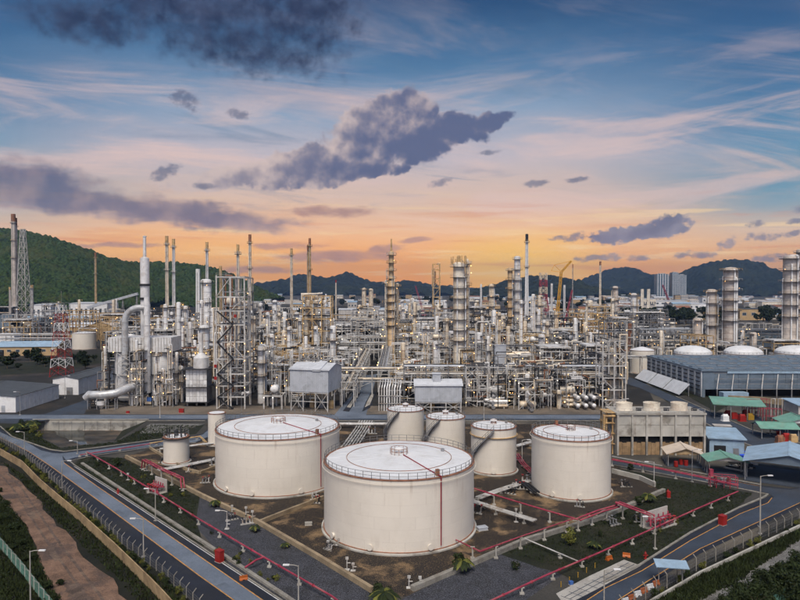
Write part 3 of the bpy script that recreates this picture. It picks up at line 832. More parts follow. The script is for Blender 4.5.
def tank(px, Y, Rt, h, label, slope=.07, rail=48, pipe=None, stair=None, wind=False, cap=None, name='storage_tank', shell='tank_white', seg=72, mans=(200, 262, 320), dome=0.0, vent=True):
    t = T(name, label, 'tank', (XB(px, Y), Y, 0))
    b = MB(); b.lathe([(Rt + .45, 0), (Rt + .45, .25), (Rt + .1, .32)], seg); t.mesh('footing', b, 'concrete')
    b = MB(); prof = []
    nz = max(3, int(h / 1.87))
    for k in range(nz):
        prof += [(Rt - .004 * k, .3 + (h - .3) * k / nz), (Rt - .004 * k, .3 + (h - .3) * (k + 1) / nz)]
    b.lathe(prof, seg); t.mesh('shell', b, shell)
    rf = [(Rt - .02, h)]
    if dome:
        for k in range(1, 9):
            a = k / 8 * PI / 2; rf.append((Rt * math.cos(a) if k < 8 else .01, h + dome * math.sin(a)))
    else:
        rf += [(Rt * .66, h + Rt * slope * .40), (Rt * .33, h + Rt * slope * .75), (.01, h + Rt * slope)]
    b = MB(); b.lathe(rf, seg); roof = t.mesh('roof', b, 'roof_white')
    b = MB(); b.lathe([(Rt + .02, h - .10), (Rt + .09, h - .09), (Rt + .09, h + .02), (Rt - .08, h + .03)], seg); t.mesh('rim', b, 'rust_rim')
    b = MB(); b.lathe([(Rt + .01, .33), (Rt + .14, .34), (Rt + .14, .42), (Rt + .01, .44)], seg); t.mesh('base_band', b, 'rust_rim')
    if rail: t.mesh('railing', railing(Rt - .1, h + .02, rail), 'rail_grey')
    if seg > 40:
        b = MB()
        for i in range(28):
            a = 2 * PI * i / 28
            p = [Vector((r_ * math.cos(a), r_ * math.sin(a), z_ + .012)) for r_, z_ in rf]
            for u, w in zip(p, p[1:]): b.bar(u, w, .045, .03)
        t.mesh('seam', b, 'roof_white', roof)
    zt = rf[-1][1]
    if vent and not dome:
        b = MB(); b.lathe([(.42, -.1), (.42, .55), (.75, .6), (.75, .8), (.1, 1.02)], 14, 0, 0, zt); t.mesh('vent', b, 'white_paint', roof)
        t.mesh('vent_railing', railing(Rt * .115, zt - .1, 12, 1.0), 'rust_rim', roof)
        b = MB(); b.lathe([(.3, 0), (.3, .5), (.01, .55)], 10, Rt * .6, Rt * .25, h + Rt * slope * .4); t.mesh('hatch', b, 'steel_grey', roof)
    for d in mans:
        a = R(d); b = MB()
        p = Vector((math.cos(a), math.sin(a), 0))
        b.tube(p * (Rt - .1) + Vector((0, 0, 1)), p * (Rt + .3) + Vector((0, 0, 1)), .38, 14)
        b.tube(p * (Rt + .3) + Vector((0, 0, 1)), p * (Rt + .38) + Vector((0, 0, 1)), .50, 14)
        t.mesh('manhole', b, shell)
    if pipe is not None:
        a = R(pipe)
        b = MB(); c, s = math.cos(a), math.sin(a)
        zr = lambda r_: h + Rt * slope * (1 - r_ / Rt) * 1.05 + .12
        b.path([(Rt * .12 * c, Rt * .12 * s, zr(Rt * .12)), (Rt * .66 * c, Rt * .66 * s, zr(Rt * .66)), ((Rt + .22) * c, (Rt + .22) * s, h + .2),
                ((Rt + .24) * c, (Rt + .24) * s, .9)], .085, 6)
        t.mesh('foam_pipe', b, 'crimson')
        b = MB(); b.ring(Rt * .70, zr(Rt * .74), .05, 64); t.mesh('ring_pipe', b, 'rust_rim')
        b = MB(); b.ring(Rt + .30, h - .55, .05, 72); t.mesh('ring_pipe', b, 'tank_white')
        b = MB(); b.box((Rt - .8) * c, (Rt - .8) * s, h + .5, .5, .5, 1.1, a); t.mesh('foam_chamber', b, 'rust_rim')
    if wind:
        b = MB(); b.lathe([(Rt + .02, h - 1.9), (Rt + .28, h - 1.88), (Rt + .28, h - 1.76), (Rt + .02, h - 1.74)], seg); t.mesh('wind_girder', b, 'steel_warm')
    if stair:
        a0, a1 = R(stair[0]), R(stair[1]); n = int(h / .28); b = MB(); hb = MB()
        for k in range(n + 1):
            a = a0 + (a1 - a0) * k / n; c, s = math.cos(a), math.sin(a); z = .35 + (h - .3) * k / n
            b.box((Rt + .55) * c, (Rt + .55) * s, z, .85, .28, .05, a)
        pin = lambda rr, up: [((rr) * math.cos(a0 + (a1 - a0) * k / 16), rr * math.sin(a0 + (a1 - a0) * k / 16), .35 + up + (h - .3) * k / 16) for k in range(17)]
        for rr in (Rt + .15, Rt + .97):
            for p, q in zip(pin(rr, -.1), pin(rr, -.1)[1:]): b.bar(p, q, .06, .26)
        t.mesh('stair', b, 'steel_grey')
        hb.path(pin(Rt + .97, 1.0), .04, 5); hb.path(pin(Rt + .97, .5), .03, 5)
        for p, q in zip(pin(Rt + .97, 0), pin(Rt + .97, 1.0)): hb.bar(p, q, .06)
        t.mesh('handrail', hb, 'rail_grey')
    if cap: cap(t)
    return t


tank(399, 107.6, 12.6, 11.25, 'largest white storage tank, nearest, red pipe down its right side', pipe=-60, rail=56, mans=(250, 292, 215))
tank(278.5, 133.6, 12.75, 11.1, 'wide white storage tank left of and behind the nearest one', pipe=-40, rail=56, mans=(258, 300, 230))
tank(570.5, 126.6, 7.65, 11.3, 'medium white storage tank right of the nearest one, beside the lawn', rail=36, mans=(230, 268), stair=(150, 40), pipe=100)
tank(405.5, 160, 4.62, 9.8, 'small white tank directly in front of the central street mouth', rail=20, seg=48, slope=.10, mans=(), stair=(150, 250))
tank(445.5, 150.5, 4.6, 9.8, 'small white tank in the middle of the three small tanks', rail=20, seg=48, slope=.10, mans=(), stair=(150, 250))
tank(493.5, 140.2, 4.95, 9.85, 'small white tank with a yellowish band, rightmost of the three', rail=22, seg=48, slope=.08, mans=(262,), wind=True, stair=(170, 262))


def pump_cap(t):
    for k in range(9):
        a = 2 * PI * k / 9
        t.tube('roof_fitting', (2 * math.cos(a), 2 * math.sin(a), 6.0), (2 * math.cos(a), 2 * math.sin(a), 6.9 + .5 * (k % 3)), .14, 'steel_dark')
    b = MB(); b.lathe([(.5, 6.0), (.5, 7.2), (.1, 7.5)], 10); t.mesh('roof_vent', b, 'steel_dark')
    b = MB(); b.lathe([(3.25, 5.7), (3.25, 5.82), (2.8, 5.84)], 24); t.mesh('walkway', b, 'grate')


tank(176.5, 146.5, 2.85, 6.0, 'little white tank with crowded dark roof fittings, left of the big tanks', rail=16, seg=36, slope=.05, mans=(), cap=pump_cap, vent=False)
tank(217, 163, 2.2, 8.2, 'narrow white tank half hidden behind the left wide tank', rail=0, seg=32, slope=.1, mans=(), vent=False)
tank(642, 301, 5.6, 10.9, 'white cone roofed tank left of the blue grey cooler hall', rail=0, seg=40, slope=.28, mans=(), vent=False)
tank(692.5, 330, 9.2, 6.3, 'left of three white domed tanks behind the cooler hall', rail=28, seg=48, dome=4.0, mans=())
tank(743, 332, 9.4, 6.2, 'middle of three white domed tanks behind the cooler hall', rail=28, seg=48, dome=3.9, mans=())
tank(797, 332, 10.5, 6.3, 'right of three white domed tanks behind the cooler hall', rail=28, seg=48, dome=3.9, mans=())
tank(84.5, 420, 7.3, 10.6, 'white tank beside the ochre shed on the far left', rail=24, seg=40, slope=.12, mans=(), vent=False)
tank(422, 520, 11.5, 11.5, 'white far tank left of the big cream column', rail=28, seg=40, slope=.2, mans=(), vent=False)
tank(583, 640, 8, 9, 'white far tank right of the cranes', rail=0, seg=32, slope=.1, mans=(), vent=False)
tank(390, 470, 5.2, 13, 'white far tank behind the central street', rail=0, seg=28, slope=.1, mans=(), vent=False)
for px, Y, r_, h_ in ((455, 700, 9, 9), (506, 760, 9, 9), (350, 640, 8, 8), (300, 700, 9, 9), (345, 560, 7, 6), (500, 560, 7, 9)):
    tt = tank(px, Y, r_, h_, None, rail=0, seg=24, slope=.12, mans=(), vent=False)
    REG.append((tt.o, 'small pale tanks far back in the plant', PXY(XB(px, Y), Y)))

# ------------------------------------------------------------------ bund walls, pipes and supports of the tank farm
def wall_run(name, label, pts, w, h, mat, seg=4.0, cat='wall', part='panel', coping=None):
    pts = gp(pts); t = T(name, label, cat, pts[0])
    for a, c in zip(pts, pts[1:]):
        L = (c - a).length; n = max(1, round(L / seg)); d = (c - a) / n; an = math.atan2(d.y, d.x)
        for k in range(n):
            p = a + d * (k + .5) - pts[0]
            t.box(part, p.x, p.y, h / 2, d.length - .04, w, h, mat, rz=an)
    if coping:
        for a, c in zip(pts, pts[1:]):
            p = (a + c) / 2 - pts[0]; d = c - a
            t.box('coping', p.x, p.y, h + .05, d.length, w + .12, .1, coping, rz=math.atan2(d.y, d.x))
    return t


wall_run('bund_wall', 'low ochre bund wall along the left gravel strip', [(126, 458), (165, 478), (200, 496.5), (260, 525), (316, 558), (372, 592.5)], .55, .75, 'bund', 3.0)
wall_run('bund_wall', 'low ochre bund wall joining the left strip to the nearest tank', [(260, 524), (290, 512), (324, 499)], .45, .7, 'bund', 3.0)
wall_run('bund_wall', 'low grey concrete bund wall along the right lawn', [(412, 591), (460, 570.6), (525, 542.6), (600, 519.8), (664, 492)], .7, .7, 'kerb', 3.0)
wall_run('bund_wall', 'low ochre bund wall left of the wide tank', [(150, 449), (185, 470), (200, 474), (218, 467)], .4, .6, 'bund', 3.0)
wall_run('bund_wall', 'low stained bund wall behind the medium tank', [(612, 473), (640, 480), (655, 487)], .4, 1.0, 'concrete', 3.0)
wall_run('drain_pipe', 'pale concrete drain channel along the left kerb', [(82, 464), (112, 484), (147, 507), (198, 540)], .55, .36, 'kerb', 2.4, 'drain', 'segment')
wall_run('drain_pipe', 'pale concrete drain channel along the kerb at the bottom', [(198, 540), (232, 562), (286, 598), (330, 628)], .55, .36, 'kerb', 2.4, 'drain', 'segment')


def pipeline(name, label, pts, r, z, mat, step=6.0, group=None, sup='concrete_pale', cat='pipe', n=1, gap=.45):
    """pts: pixel points on the ground below the pipe, or (px, py, z)"""
    P = [Vector((*G(p[0], p[1]).xy, p[2] if len(p) > 2 else z)) for p in pts]
    base = Vector((P[0].x, P[0].y, 0)); t = T(name, label, cat, base, group=group)
    for k in range(n):
        off = []
        for i, p in enumerate(P):
            a, c = P[max(0, i - 1)], P[min(len(P) - 1, i + 1)]; d = (c - a); d.z = 0; d.normalize()
            off.append(p - base + Vector((-d.y, d.x, 0)) * (k - (n - 1) / 2) * gap)
        b = MB(); b.path(off, r, 8); t.mesh('pipe', b, mat)
        b = MB()
        for p, q in zip(off, off[1:]):
            L = (q - p).length; d = (q - p).normalized(); m_ = int(L / 5.5)
            for i in range(m_):
                c_ = p + d * (L * (i + .5) / m_); b.tube(c_ - d * .05, c_ + d * .05, r * 1.7, 8)
        if b.v: t.mesh('flange', b, mat if k % 2 else 'crimson' if mat == 'pink_red' else 'steel_grey')
    if step:
        flat = [Vector((p.x, p.y, 0)) for p in P]
        for p in resample(flat, step)[0:]:
            zz = min(P, key=lambda q: (q.xy - p.xy).length).z
            q = p - base
            t.bar('support', (q.x, q.y, 0), (q.x, q.y, zz - r), .22, sup)
            t.box('support_foot', q.x, q.y, .12, .6, .6, .2, sup)
            t.box('saddle', q.x, q.y, zz - r - .04, .2 + gap * n, .2, .1, sup)
    return t


pipeline('fire_water_pipe', 'long pink fire water pipe beside the left perimeter road', [(87, 456), (100, 463.5), (118, 474), (160, 500), (200, 525.5), (264, 564), (332, 604), (350, 618)], .13, 1.0, 'pink_red', 7.5)
pipeline('fire_water_pipe', 'pink pipe along the branch road left of the little tank', [(80, 457, .5), (110, 452.5), (150, 446), (162, 444)], .12, .55, 'pink_red', 9)
pipeline('fire_water_pipe', 'raised pink pipe bridge left of the wide tank', [(143, 470, .5), (144, 470.5, 2.4), (165, 482, 2.4), (182, 490, 2.4), (183, 491, .6)], .13, 2.4, 'pink_red', 5, n=2, gap=.6)
pipeline('fire_water_pipe', 'long pink fire water pipe beside the right perimeter road', [(488, 610), (545, 583), (600, 559), (650, 536), (700, 513), (738, 496.5)], .13, 1.0, 'pink_red', 6.5)
pipeline('fire_water_pipe', 'twin pink pipes along the cross road behind the right lawn', [(612, 466), (655, 474.5), (700, 484), (738, 493)], .11, 1.5, 'pink_red', 7, n=2, gap=.7)
pipeline('fire_water_pipe', 'pink pipe on posts between the nearest and medium tanks', [(470, 497), (500, 507), (540, 519.5), (578, 531)], .14, 1.9, 'pink_red', 6)
pipeline('fire_water_pipe', 'thin pink pipe on posts above the right bund wall', [(455, 545, .9), (480, 564.5), (520, 549), (555, 536.5), (574, 530)], .09, 1.9, 'pink_red', 5.5)
pipeline('fire_water_pipe', 'pink manifold pipes at the lawn corner beside the medium tank', [(578, 531, 1.9), (600, 522, 1.9), (617, 517, 1.9), (618, 517, 2.6), (640, 526, 2.6), (652, 531, 2.6), (653, 532, .9)], .14, 2.0, 'pink_red', 4, n=2, gap=.8)
pipeline('fire_water_pipe', 'short pink branch pipe across the left drain channel', [(264, 564, 1.0), (256, 567, 1.0), (245, 571, .5)], .14, .9, 'pink_red', 0)
pipeline('pipe_bundle', 'grey pipes on posts beside the nearest tank', [(470, 506), (500, 516), (535, 527)], .14, 1.1, 'steel_pale', 6, n=3, gap=.5)
pipeline('pipe_bundle', 'grey pipes running from the nearest to the small banded tank', [(478, 502), (500, 494), (530, 484)], .16, .8, 'steel_pale', 7, n=3, gap=.55)
pipeline('pipe_bundle', 'pale pipe crossing the right lawn to the road', [(525, 543), (548, 553), (578, 566)], .10, .7, 'steel_pale', 7)
pipeline('pipe_bundle', 'grey pipes in front of the little white tank', [(158, 473), (185, 468), (214, 462), (222, 458)], .13, .6, 'steel_pale', 6, n=4, gap=.45)
pipeline('pipe_bundle', 'grey pipes behind the little white tank', [(160, 452), (190, 449), (214, 446)], .13, .8, 'steel_pale', 6, n=3, gap=.45)
pipeline('pipe_bundle', 'broad bank of grey pipes between the wide and nearest tanks', [(340, 462), (352, 446), (362, 431), (366, 423)], .17, .7, 'steel_pale', 7, n=6, gap=.75)
pipeline('pipe_bundle', 'grey pipes crossing behind the wide tank towards the small tanks', [(338, 428), (360, 428), (388, 428)], .3, 1.2, 'steel_pale', 8, n=2, gap=.9)
pipeline('pipe_bundle', 'dark pipes at the foot of the medium tank', [(517, 486), (527, 489), (536, 497)], .2, .9, 'steel_dark', 5, n=3, gap=.6)
pipeline('pipe_bundle', 'pale grey pipes right of the small banded tank', [(516, 450), (530, 446), (545, 440)], .16, 1.0, 'steel_pale', 6, n=3, gap=.5)
pipeline('pipe_bundle', 'pink sleeper pipes between banded and medium tanks', [(516, 456), (523, 466), (533, 476)], .12, .6, 'pink_red', 5, n=3, gap=.5)
pipeline('pipe_bundle', 'ochre pipes beside the branch road end', [(150, 446), (168, 443), (200, 439), (206, 445)], .12, .7, 'steel_warm', 6, n=2, gap=.4)

# foam station screens with red manifolds on the two lawns
def foam_station(px, py, rz, label, w):
    t = T('foam_station', label, 'valve station', G(px, py), rz)
    t.box('screen', 0, .9, 1.3, w, .18, 2.6, 'wall_pale')
    t.box('plinth', 0, -.2, .1, w, 2.0, .2, 'concrete_pale')
    for k in range(5):
        x = -w / 2 + w * (k + .5) / 5
        b = MB(); b.path([(x, -.9, .2), (x, -.9, 1.3), (x, .3, 1.3), (x, .3, 2.0)], .11, 7); t.mesh('riser', b, 'pink_red')
        b = MB(); b.lathe([(.04, 0), (.28, .02), (.28, .1), (.04, .12)], 12, x, -.9, 1.45); t.mesh('valve_wheel', b, 'red')
    for y, z in ((-.9, .6), (.3, 1.3)):
        t.tube('header', (-w / 2, y, z), (w / 2, y, z), .14, 'pink_red')
    b = MB(); b.tube((-w / 4, .1, .9), (w / 4, .1, .9), .42, 14); t.mesh('foam_vessel', b, 'steel_grey')
    return t


foam_station(660, 526, R(33), 'red valve station before a pale screen on the right lawn', 6.5)
foam_station(157, 492, R(-38), 'red valve station before a pale screen on the left lawn', 4.0)

# red pipework rack at the end of the right lawn
def red_rack(px, py, label, w, h, rz=0, q=.12):
    t = T('hydrant_manifold', label, 'pipework', G(px, py), rz)
    for x in (-w / 2, 0, w / 2):
        t.bar('post', (x, 0, 0), (x, 0, h), q, 'pink_red'); t.bar('post', (x, 1.6, 0), (x, 1.6, h), q, 'pink_red')
    for z in (h * .45, h):
        t.bar('beam', (-w / 2, 0, z), (w / 2, 0, z), q, 'pink_red'); t.bar('beam', (-w / 2, 1.6, z), (w / 2, 1.6, z), q, 'pink_red')
    for x in (-w * .3, w * .2):
        b = MB(); b.path([(x, -.4, 0), (x, -.4, h * .9), (x, 1.2, h * .9), (x, 1.2, 0)], .09, 7); t.mesh('pipe', b, 'crimson')
    b = MB(); b.tube((0, .8, .9), (0, .8, 1.7), .5, 12); t.mesh('drum', b, 'steel_grey')


red_rack(724, 488, 'red pipe manifold at the right end of the lawn', 5.0, 2.3, R(-14))
red_rack(758, 417, 'tall dark red pipe frame behind the green open shed', 7, 5.5)
red_rack(772, 423, 'dark red sloping pipe frame right of the green open shed', 5, 4.2, R(-30))

# grey ladders of tubes in front of the blue hall
for k, x in enumerate((771, 778)):
    b = MB(); p = G(x, 420)
    b.path([(p.x, p.y, 0), (p.x, p.y, 6.5), (p.x + 1.2, p.y, 6.5), (p.x + 1.2, p.y, 0)], .12, 6)
    one('vent_pipe', b, 'steel_pale', ('left' if k == 0 else 'right') + ' one of two tall hooped grey vent pipes by the cooler hall', 'pipe')

# ------------------------------------------------------------------ fences
def fence(label, pts, step, h, post_mat, mesh_mat, arm, name='perimeter_fence', wires=4, pw=.10):
    P = resample(gp(pts), step); t = T(name, label, 'fence', P[0]); sx = arm
    for i, p in enumerate(P):
        q = p - P[0]
        a, c = P[max(0, i - 1)], P[min(len(P) - 1, i + 1)]; d = (c - a).normalized(); nn = Vector((-d.y, d.x, 0)) * sx
        b = MB(); b.bar(q, q + Vector((0, 0, h)), pw); b.bar(q + Vector((0, 0, h - .03)), q + Vector((0, 0, h + .42)) + nn * .45, pw * .9)
        t.mesh('post', b, post_mat, smooth=False)
    b = MB()
    for k in range(wires):
        z = h * (k + 1) / wires - .05
        for p, q in zip(P, P[1:]): b.bar(p - P[0] + Vector((0, 0, z)), q - P[0] + Vector((0, 0, z)), .022)
    for p, q in zip(P, P[1:]):
        n = 8
        for k in range(n):
            u = (p.lerp(q, k / n) - P[0]); w_ = (p.lerp(q, (k + 1) / n) - P[0])
            b.bar(u + Vector((0, 0, .1)), w_ + Vector((0, 0, h - .1)), .012); b.bar(u + Vector((0, 0, h - .1)), w_ + Vector((0, 0, .1)), .012)
    t.mesh('wire', b, mesh_mat, smooth=False)
    return t


fence('wire fence with bent concrete posts along the left perimeter road', [(-30, 424), (5.6, 444), (24, 456.5), (41, 471.5), (62.5, 490.5), (90.5, 517), (105, 529.5), (121, 544.5), (140, 558.5), (161, 574.5), (176, 588.5), (195, 606), (230, 640)], 2.1, 1.5, 'kerb', 'rail_grey', 1)
fence('wire fence with bent concrete posts along the right perimeter road', [(610, 622), (652, 597), (700, 569), (750, 545), (800, 522), (880, 492)], 2.7, 1.9, 'kerb', 'rail_grey', 1)
fence('pale green mesh fence in the bottom left corner', [(-30, 505), (0, 549), (22, 575), (50, 612), (80, 650)], 2.4, 1.9, 'concrete_pale', 'roof_green', -1, wires=9)
wall_run('boundary_wall', 'ochre precast panel wall below the left perimeter fence',
         [(-40, 428), (0, 455), (22, 468), (40, 487), (58, 503), (80, 521.5), (115, 554), (150, 589), (164, 604), (195, 640)], .16, 1.6, 'ochre_wall', .78)
wall_run('kerb_wall', 'low grey footing wall below the right perimeter fence', [(620, 626), (652, 603), (700, 575), (800, 527.5), (880, 497)], .25, .5, 'concrete', 3)
wall_run('boundary_wall', 'pale green panel wall in the bottom right corner', [(770, 612), (800, 592), (850, 562)], .16, 1.8, 'roof_green', 2.5)

# ------------------------------------------------------------------ street lamps and small roadside things
def lamp(px, py, py_top, label, arm=-1, mat='concrete_pale', heads=1, w=.16):
    p = G(px, py); h = ZT(py_top, p.y)
    t = T('street_lamp', label, 'street lamp', p)
    b = MB(); b.tube((0, 0, 0), (0, 0, h), w * .62, 8, w * .4); t.mesh('pole', b, mat)
    t.box('base_plate', 0, 0, .08, .5, .5, .16, 'concrete')
    for s in ([arm] if heads == 1 else [-1, 1]):
        b = MB(); b.path([(0, 0, h - .1), (s * .5, 0, h + .05), (s * 1.3, 0, h + .1)], .05, 6); t.mesh('arm', b, mat)
        b = MB(); b.box(s * 1.55, 0, h + .09, .8, .28, .14); hd = t.mesh('lamp_head', b, 'white_paint', smooth=False)
        b = MB(); b.box(s * 1.6, 0, h + .012, .5, .2, .03); t.mesh('lens', b, 'glass', hd, smooth=False)
    return t


lamp(143.5, 557, 519, 'street lamp on the near side of the left road, arm pointing left')
lamp(62, 488, 461, 'tall pole lamp at the left fence by the road junction', 1)
lamp(24.5, 456, 432, 'street lamp at the left fence farthest along', -1)
lamp(77.5, 454, 441, 'short street lamp on the junction corner', -1)
lamp(155.5, 521, 489, 'pole lamp on the left lawn beside the valve station', -1)
lamp(298.5, 604, 565.5, 'street lamp at the bottom edge beside the gravel strip', -1, heads=1)
lamp(760, 534, 476, 'tall lamp at the right perimeter fence', 1, w=.22)
lamp(604, 618, 570, 'lamp cut by the bottom edge beside the paved apron', 1)
lamp(30.5, 603, 551, 'tall pole lamp on the dark verge at bottom left', 1)
lamp(655, 549, 517, 'pole lamp in front of the right valve station', -1)
lamp(484, 420, 402, 'slim lamp on the far road behind the banded tank', -1, 'steel_pale')
lamp(160, 418, 402, 'lamp on the far road before the silver boiler house', 1, 'steel_pale')
lamp(241.5, 414, 392, 'slim lamp before the open stair tower', 1, 'steel_grey')
lamp(622, 423, 399, 'slim lamp left of the cooling tower', 1, 'steel_pale')
lamp(522, 462, 440, 'pole lamp between the banded and medium tanks', 1, 'steel_pale')
lamp(227, 528, 511, 'short pole lamp on the left gravel strip', -1, 'steel_pale')
lamp(654, 482, 462, 'pole lamp on the lawn behind the medium tank', -1, 'steel_pale')
lamp(692, 482, 450, 'pole lamp beside the cream roofed open shed', 1, 'steel_grey')
lamp(20, 415, 392, 'lamp before the white warehouse', -1, 'steel_grey')
lamp(65, 398, 376, 'lamp between the two white warehouses', 1, 'steel_grey')


def smallbox(name, label, cat, px, py, w, d, h, mat, rz=0, door=True):
    t = T(name, label, cat, G(px, py), rz)
    t.box('body', 0, 0, h / 2, w, d, h, mat)
    b = MB(); b.prism([(-w * .55, -d * .55), (w * .55, -d * .55), (w * .55, d * .55), (-w * .55, d * .55)], h + .002, h + .08); t.mesh('lid', b, mat, smooth=False)
    if door: t.box('door', 0, -d / 2 - .012, h * .5, w * .8, .02, h * .8, mat)
    t.box('plinth', 0, 0, .05, w * 1.1, d * 1.1, .1, 'concrete')
    return t


smallbox('hose_cabinet', 'tall red hose cabinet beside the left kerb', 'cabinet', 219.5, 562, 1.1, .8, 1.7, 'red', R(-35))
smallbox('hose_cabinet', 'tall red hose cabinet beside the right perimeter road', 'cabinet', 722.5, 525, 1.1, .9, 1.6, 'red', R(30))
smallbox('hose_cabinet', 'red box on the far road before the white box furnace', 'cabinet', 181.5, 413, 1.5, .8, 1.3, 'red')
smallbox('hose_cabinet', 'red box beside the narrow half hidden tank', 'cabinet', 210, 436, .8, .8, 1.5, 'red')
smallbox('hose_cabinet', 'small red box on the kerb before the boiler house', 'cabinet', 128, 413.5, 1.0, .6, .7, 'red', door=False)
smallbox('hose_cabinet', 'small red box by the right cross road shed', 'cabinet', 779, 436, 1.0, .8, 1.3, 'red')
smallbox('hose_cabinet', 'small red cabinet on the lawn behind the medium tank', 'cabinet', 668.5, 498, .6, .5, 1.2, 'red')
smallbox('concrete_block', 'pale concrete block on the soil before the nearest tank', 'block', 308.5, 525, 1.1, .7, .4, 'concrete_pale', R(10), False)
smallbox('control_panel', 'grey blue panel lying beside the nearest tank', 'panel', 482, 530, 1.6, 1.1, .5, 'shed_grey', R(20), False)


def barrier(px, py, label, mat, rz=0, w=1.1, h=.62):
    t = T('road_barrier', label, 'barrier', G(px, py), rz, 'plastic road barriers')
    b = MB()
    prof = [(-.28, 0), (.28, 0), (.24, h * .3), (.12, h * .55), (.10, h), (-.10, h), (-.12, h * .55), (-.24, h * .3)]
    n = len(prof)
    b.add([(-w / 2, y, z) for y, z in prof] + [(w / 2, y, z) for y, z in prof],
          [tuple(range(n))[::-1], tuple(range(n, 2 * n))] + [(i, (i + 1) % n, n + (i + 1) % n, n + i) for i in range(n)])
    t.mesh('body', b, mat, smooth=False)
    t.box('slot', 0, -.29, h * .18, w * .3, .03, .12, 'dark_void')
    return t


barrier(243.5, 580, 'orange plastic barrier standing on the left road', 'orange', R(25))
barrier(609, 560, 'orange barrier at the back of the paved apron, left one', 'orange', R(30))
barrier(626.5, 557, 'orange barrier at the corner of the paved apron', 'orange', R(-20))
for k in range(6):
    tb = barrier(625 + k * 6.2, 603 - k * 3.6, None, 'orange' if k % 2 else 'white_paint', R(30))
    REG.append((tb.o, 'plastic barriers lined along the right fence', 625 + k * 6.2))


def hydrant(px, py, label):
    p = G(px, py); b = MB()
    b.lathe([(.22, 0), (.22, .1), (.14, .14), (.14, .75), (.2, .78), (.2, .85), (.12, 1.0), (.01, 1.08)], 12)
    b.tube((-.35, 0, .55), (.35, 0, .55), .09, 8)
    t = T('fire_hydrant', label, 'hydrant', p); t.mesh('body', b, 'red')
    b = MB(); b.lathe([(.06, 1.07), (.06, 1.16), (.01, 1.2)], 6); t.mesh('cap_nut', b, 'red')


hydrant(118, 494, 'red hydrant on the left kerb')
hydrant(645.5, 559, 'red hydrant beside the right road')
hydrant(668, 495, 'red hydrant at the back of the right lawn')
for k in range(5):
    p = G(561 + k * 8.5, 587 - k * 4.7)
    b = MB(); b.tube((p.x, p.y, 0), (p.x, p.y, .7), .06, 8); b.tube((p.x, p.y, .7), (p.x, p.y, .75), .08, 8)
    one('bollard', b, 'yellow', None, 'bollard', 'yellow bollards by the apron', order='yellow bollards along the paved apron')
smallbox('pump', 'small blue pump at the edge of the apron', 'pump', 571, 585, .5, .4, .45, 'blue', R(20), False)
# bus shelter like canopy at the right fence
t = T('shelter', 'little canopy on two posts at the right fence', 'shelter', G(671, 585), R(-10))
for x in (-1.5, 1.5): t.bar('post', (x, .3, 0), (x, .3, 2.7), .12, 'concrete_pale')
b = MB(); b.slab((-2.1, -1.0, 2.75), (2.1, -1.0, 2.75), (2.1, .9, 3.1), (-2.1, .9, 3.1), .1); t.mesh('roof', b, 'roof_blue', smooth=False)
for px, py, hh in ((227, 529, 1.4), (246, 519, 2.0), (252.5, 523, 2.0), (232, 515, 1.6), (347, 570, 1.7), (353, 571, 1.0), (128, 480, 1.3), (516, 522, 2.2), (409, 588, 1.5), (420, 584, .9),
                   (328, 548, 1.0), (338, 545, .9), (312, 500, 1.3), (316, 499, 1.3)):
    p = G(px, py); b = MB(); b.tube((p.x, p.y, 0), (p.x, p.y, hh), .07, 6); b.box(p.x, p.y, hh, .42, .22, .34); b.tube((p.x - .1, p.y, hh * .6), (p.x + .5, p.y, hh * .6), .06, 6); b.box(p.x, p.y, .05, .7, .6, .1)
    one('instrument_post', b, 'steel_pale', None, 'instrument', 'instrument posts in the tank farm', order='small pale instrument posts around the storage tanks')


for k, (px, py, sc_) in enumerate(((520, 488, 1.0), (527, 484, 1.2), (512, 493, .9), (232, 519, .7), (246, 523, .8), (330, 549, .6), (215, 464, 1.0), (192, 471, .9), (372, 433, 1.1), (352, 470, .9), (545, 472, 1.0), (165, 462, .9), (536, 478, 1.0),
                              (316, 502, .8), (478, 512, .9), (600, 492, .8), (625, 486, .9), (468, 470, .9), (580, 506, .7), (206, 482, .8), (150, 470, .8), (640, 521, .9), (612, 524, .9))):
    t = T('valve_cluster', None, 'valves', G(px, py), rnd(-.6, .6), None, 'small valve clusters on the ground around the tanks')
    for j in range(3):
        x = (j - 1) * .75 * sc_; b = MB(); hh = rnd(.6, 1.2) * sc_
        b.path([(x, -1.4 * sc_, .25), (x, -.3 * sc_, .25), (x, -.3 * sc_, hh), (x, .5 * sc_, hh), (x, 1.6 * sc_, .3)], .11 * sc_, 6); t.mesh('pipe', b, random.choice(['steel_dark', 'steel_grey', 'steel_dark', 'steel_pale']))
        b = MB(); b.tube((x, 0, hh), (x, 0, hh + .5 * sc_), .05, 5); b.lathe([(.03, 0), (.24 * sc_, .02), (.24 * sc_, .07), (.03, .09)], 10, x, 0, hh + .5 * sc_); t.mesh('hand_wheel', b, random.choice(['red', 'steel_dark', 'steel_grey']))
    t.bar('sleeper', (-1.3 * sc_, -1.0 * sc_, .1), (1.3 * sc_, -1.0 * sc_, .1), .25, 'concrete')


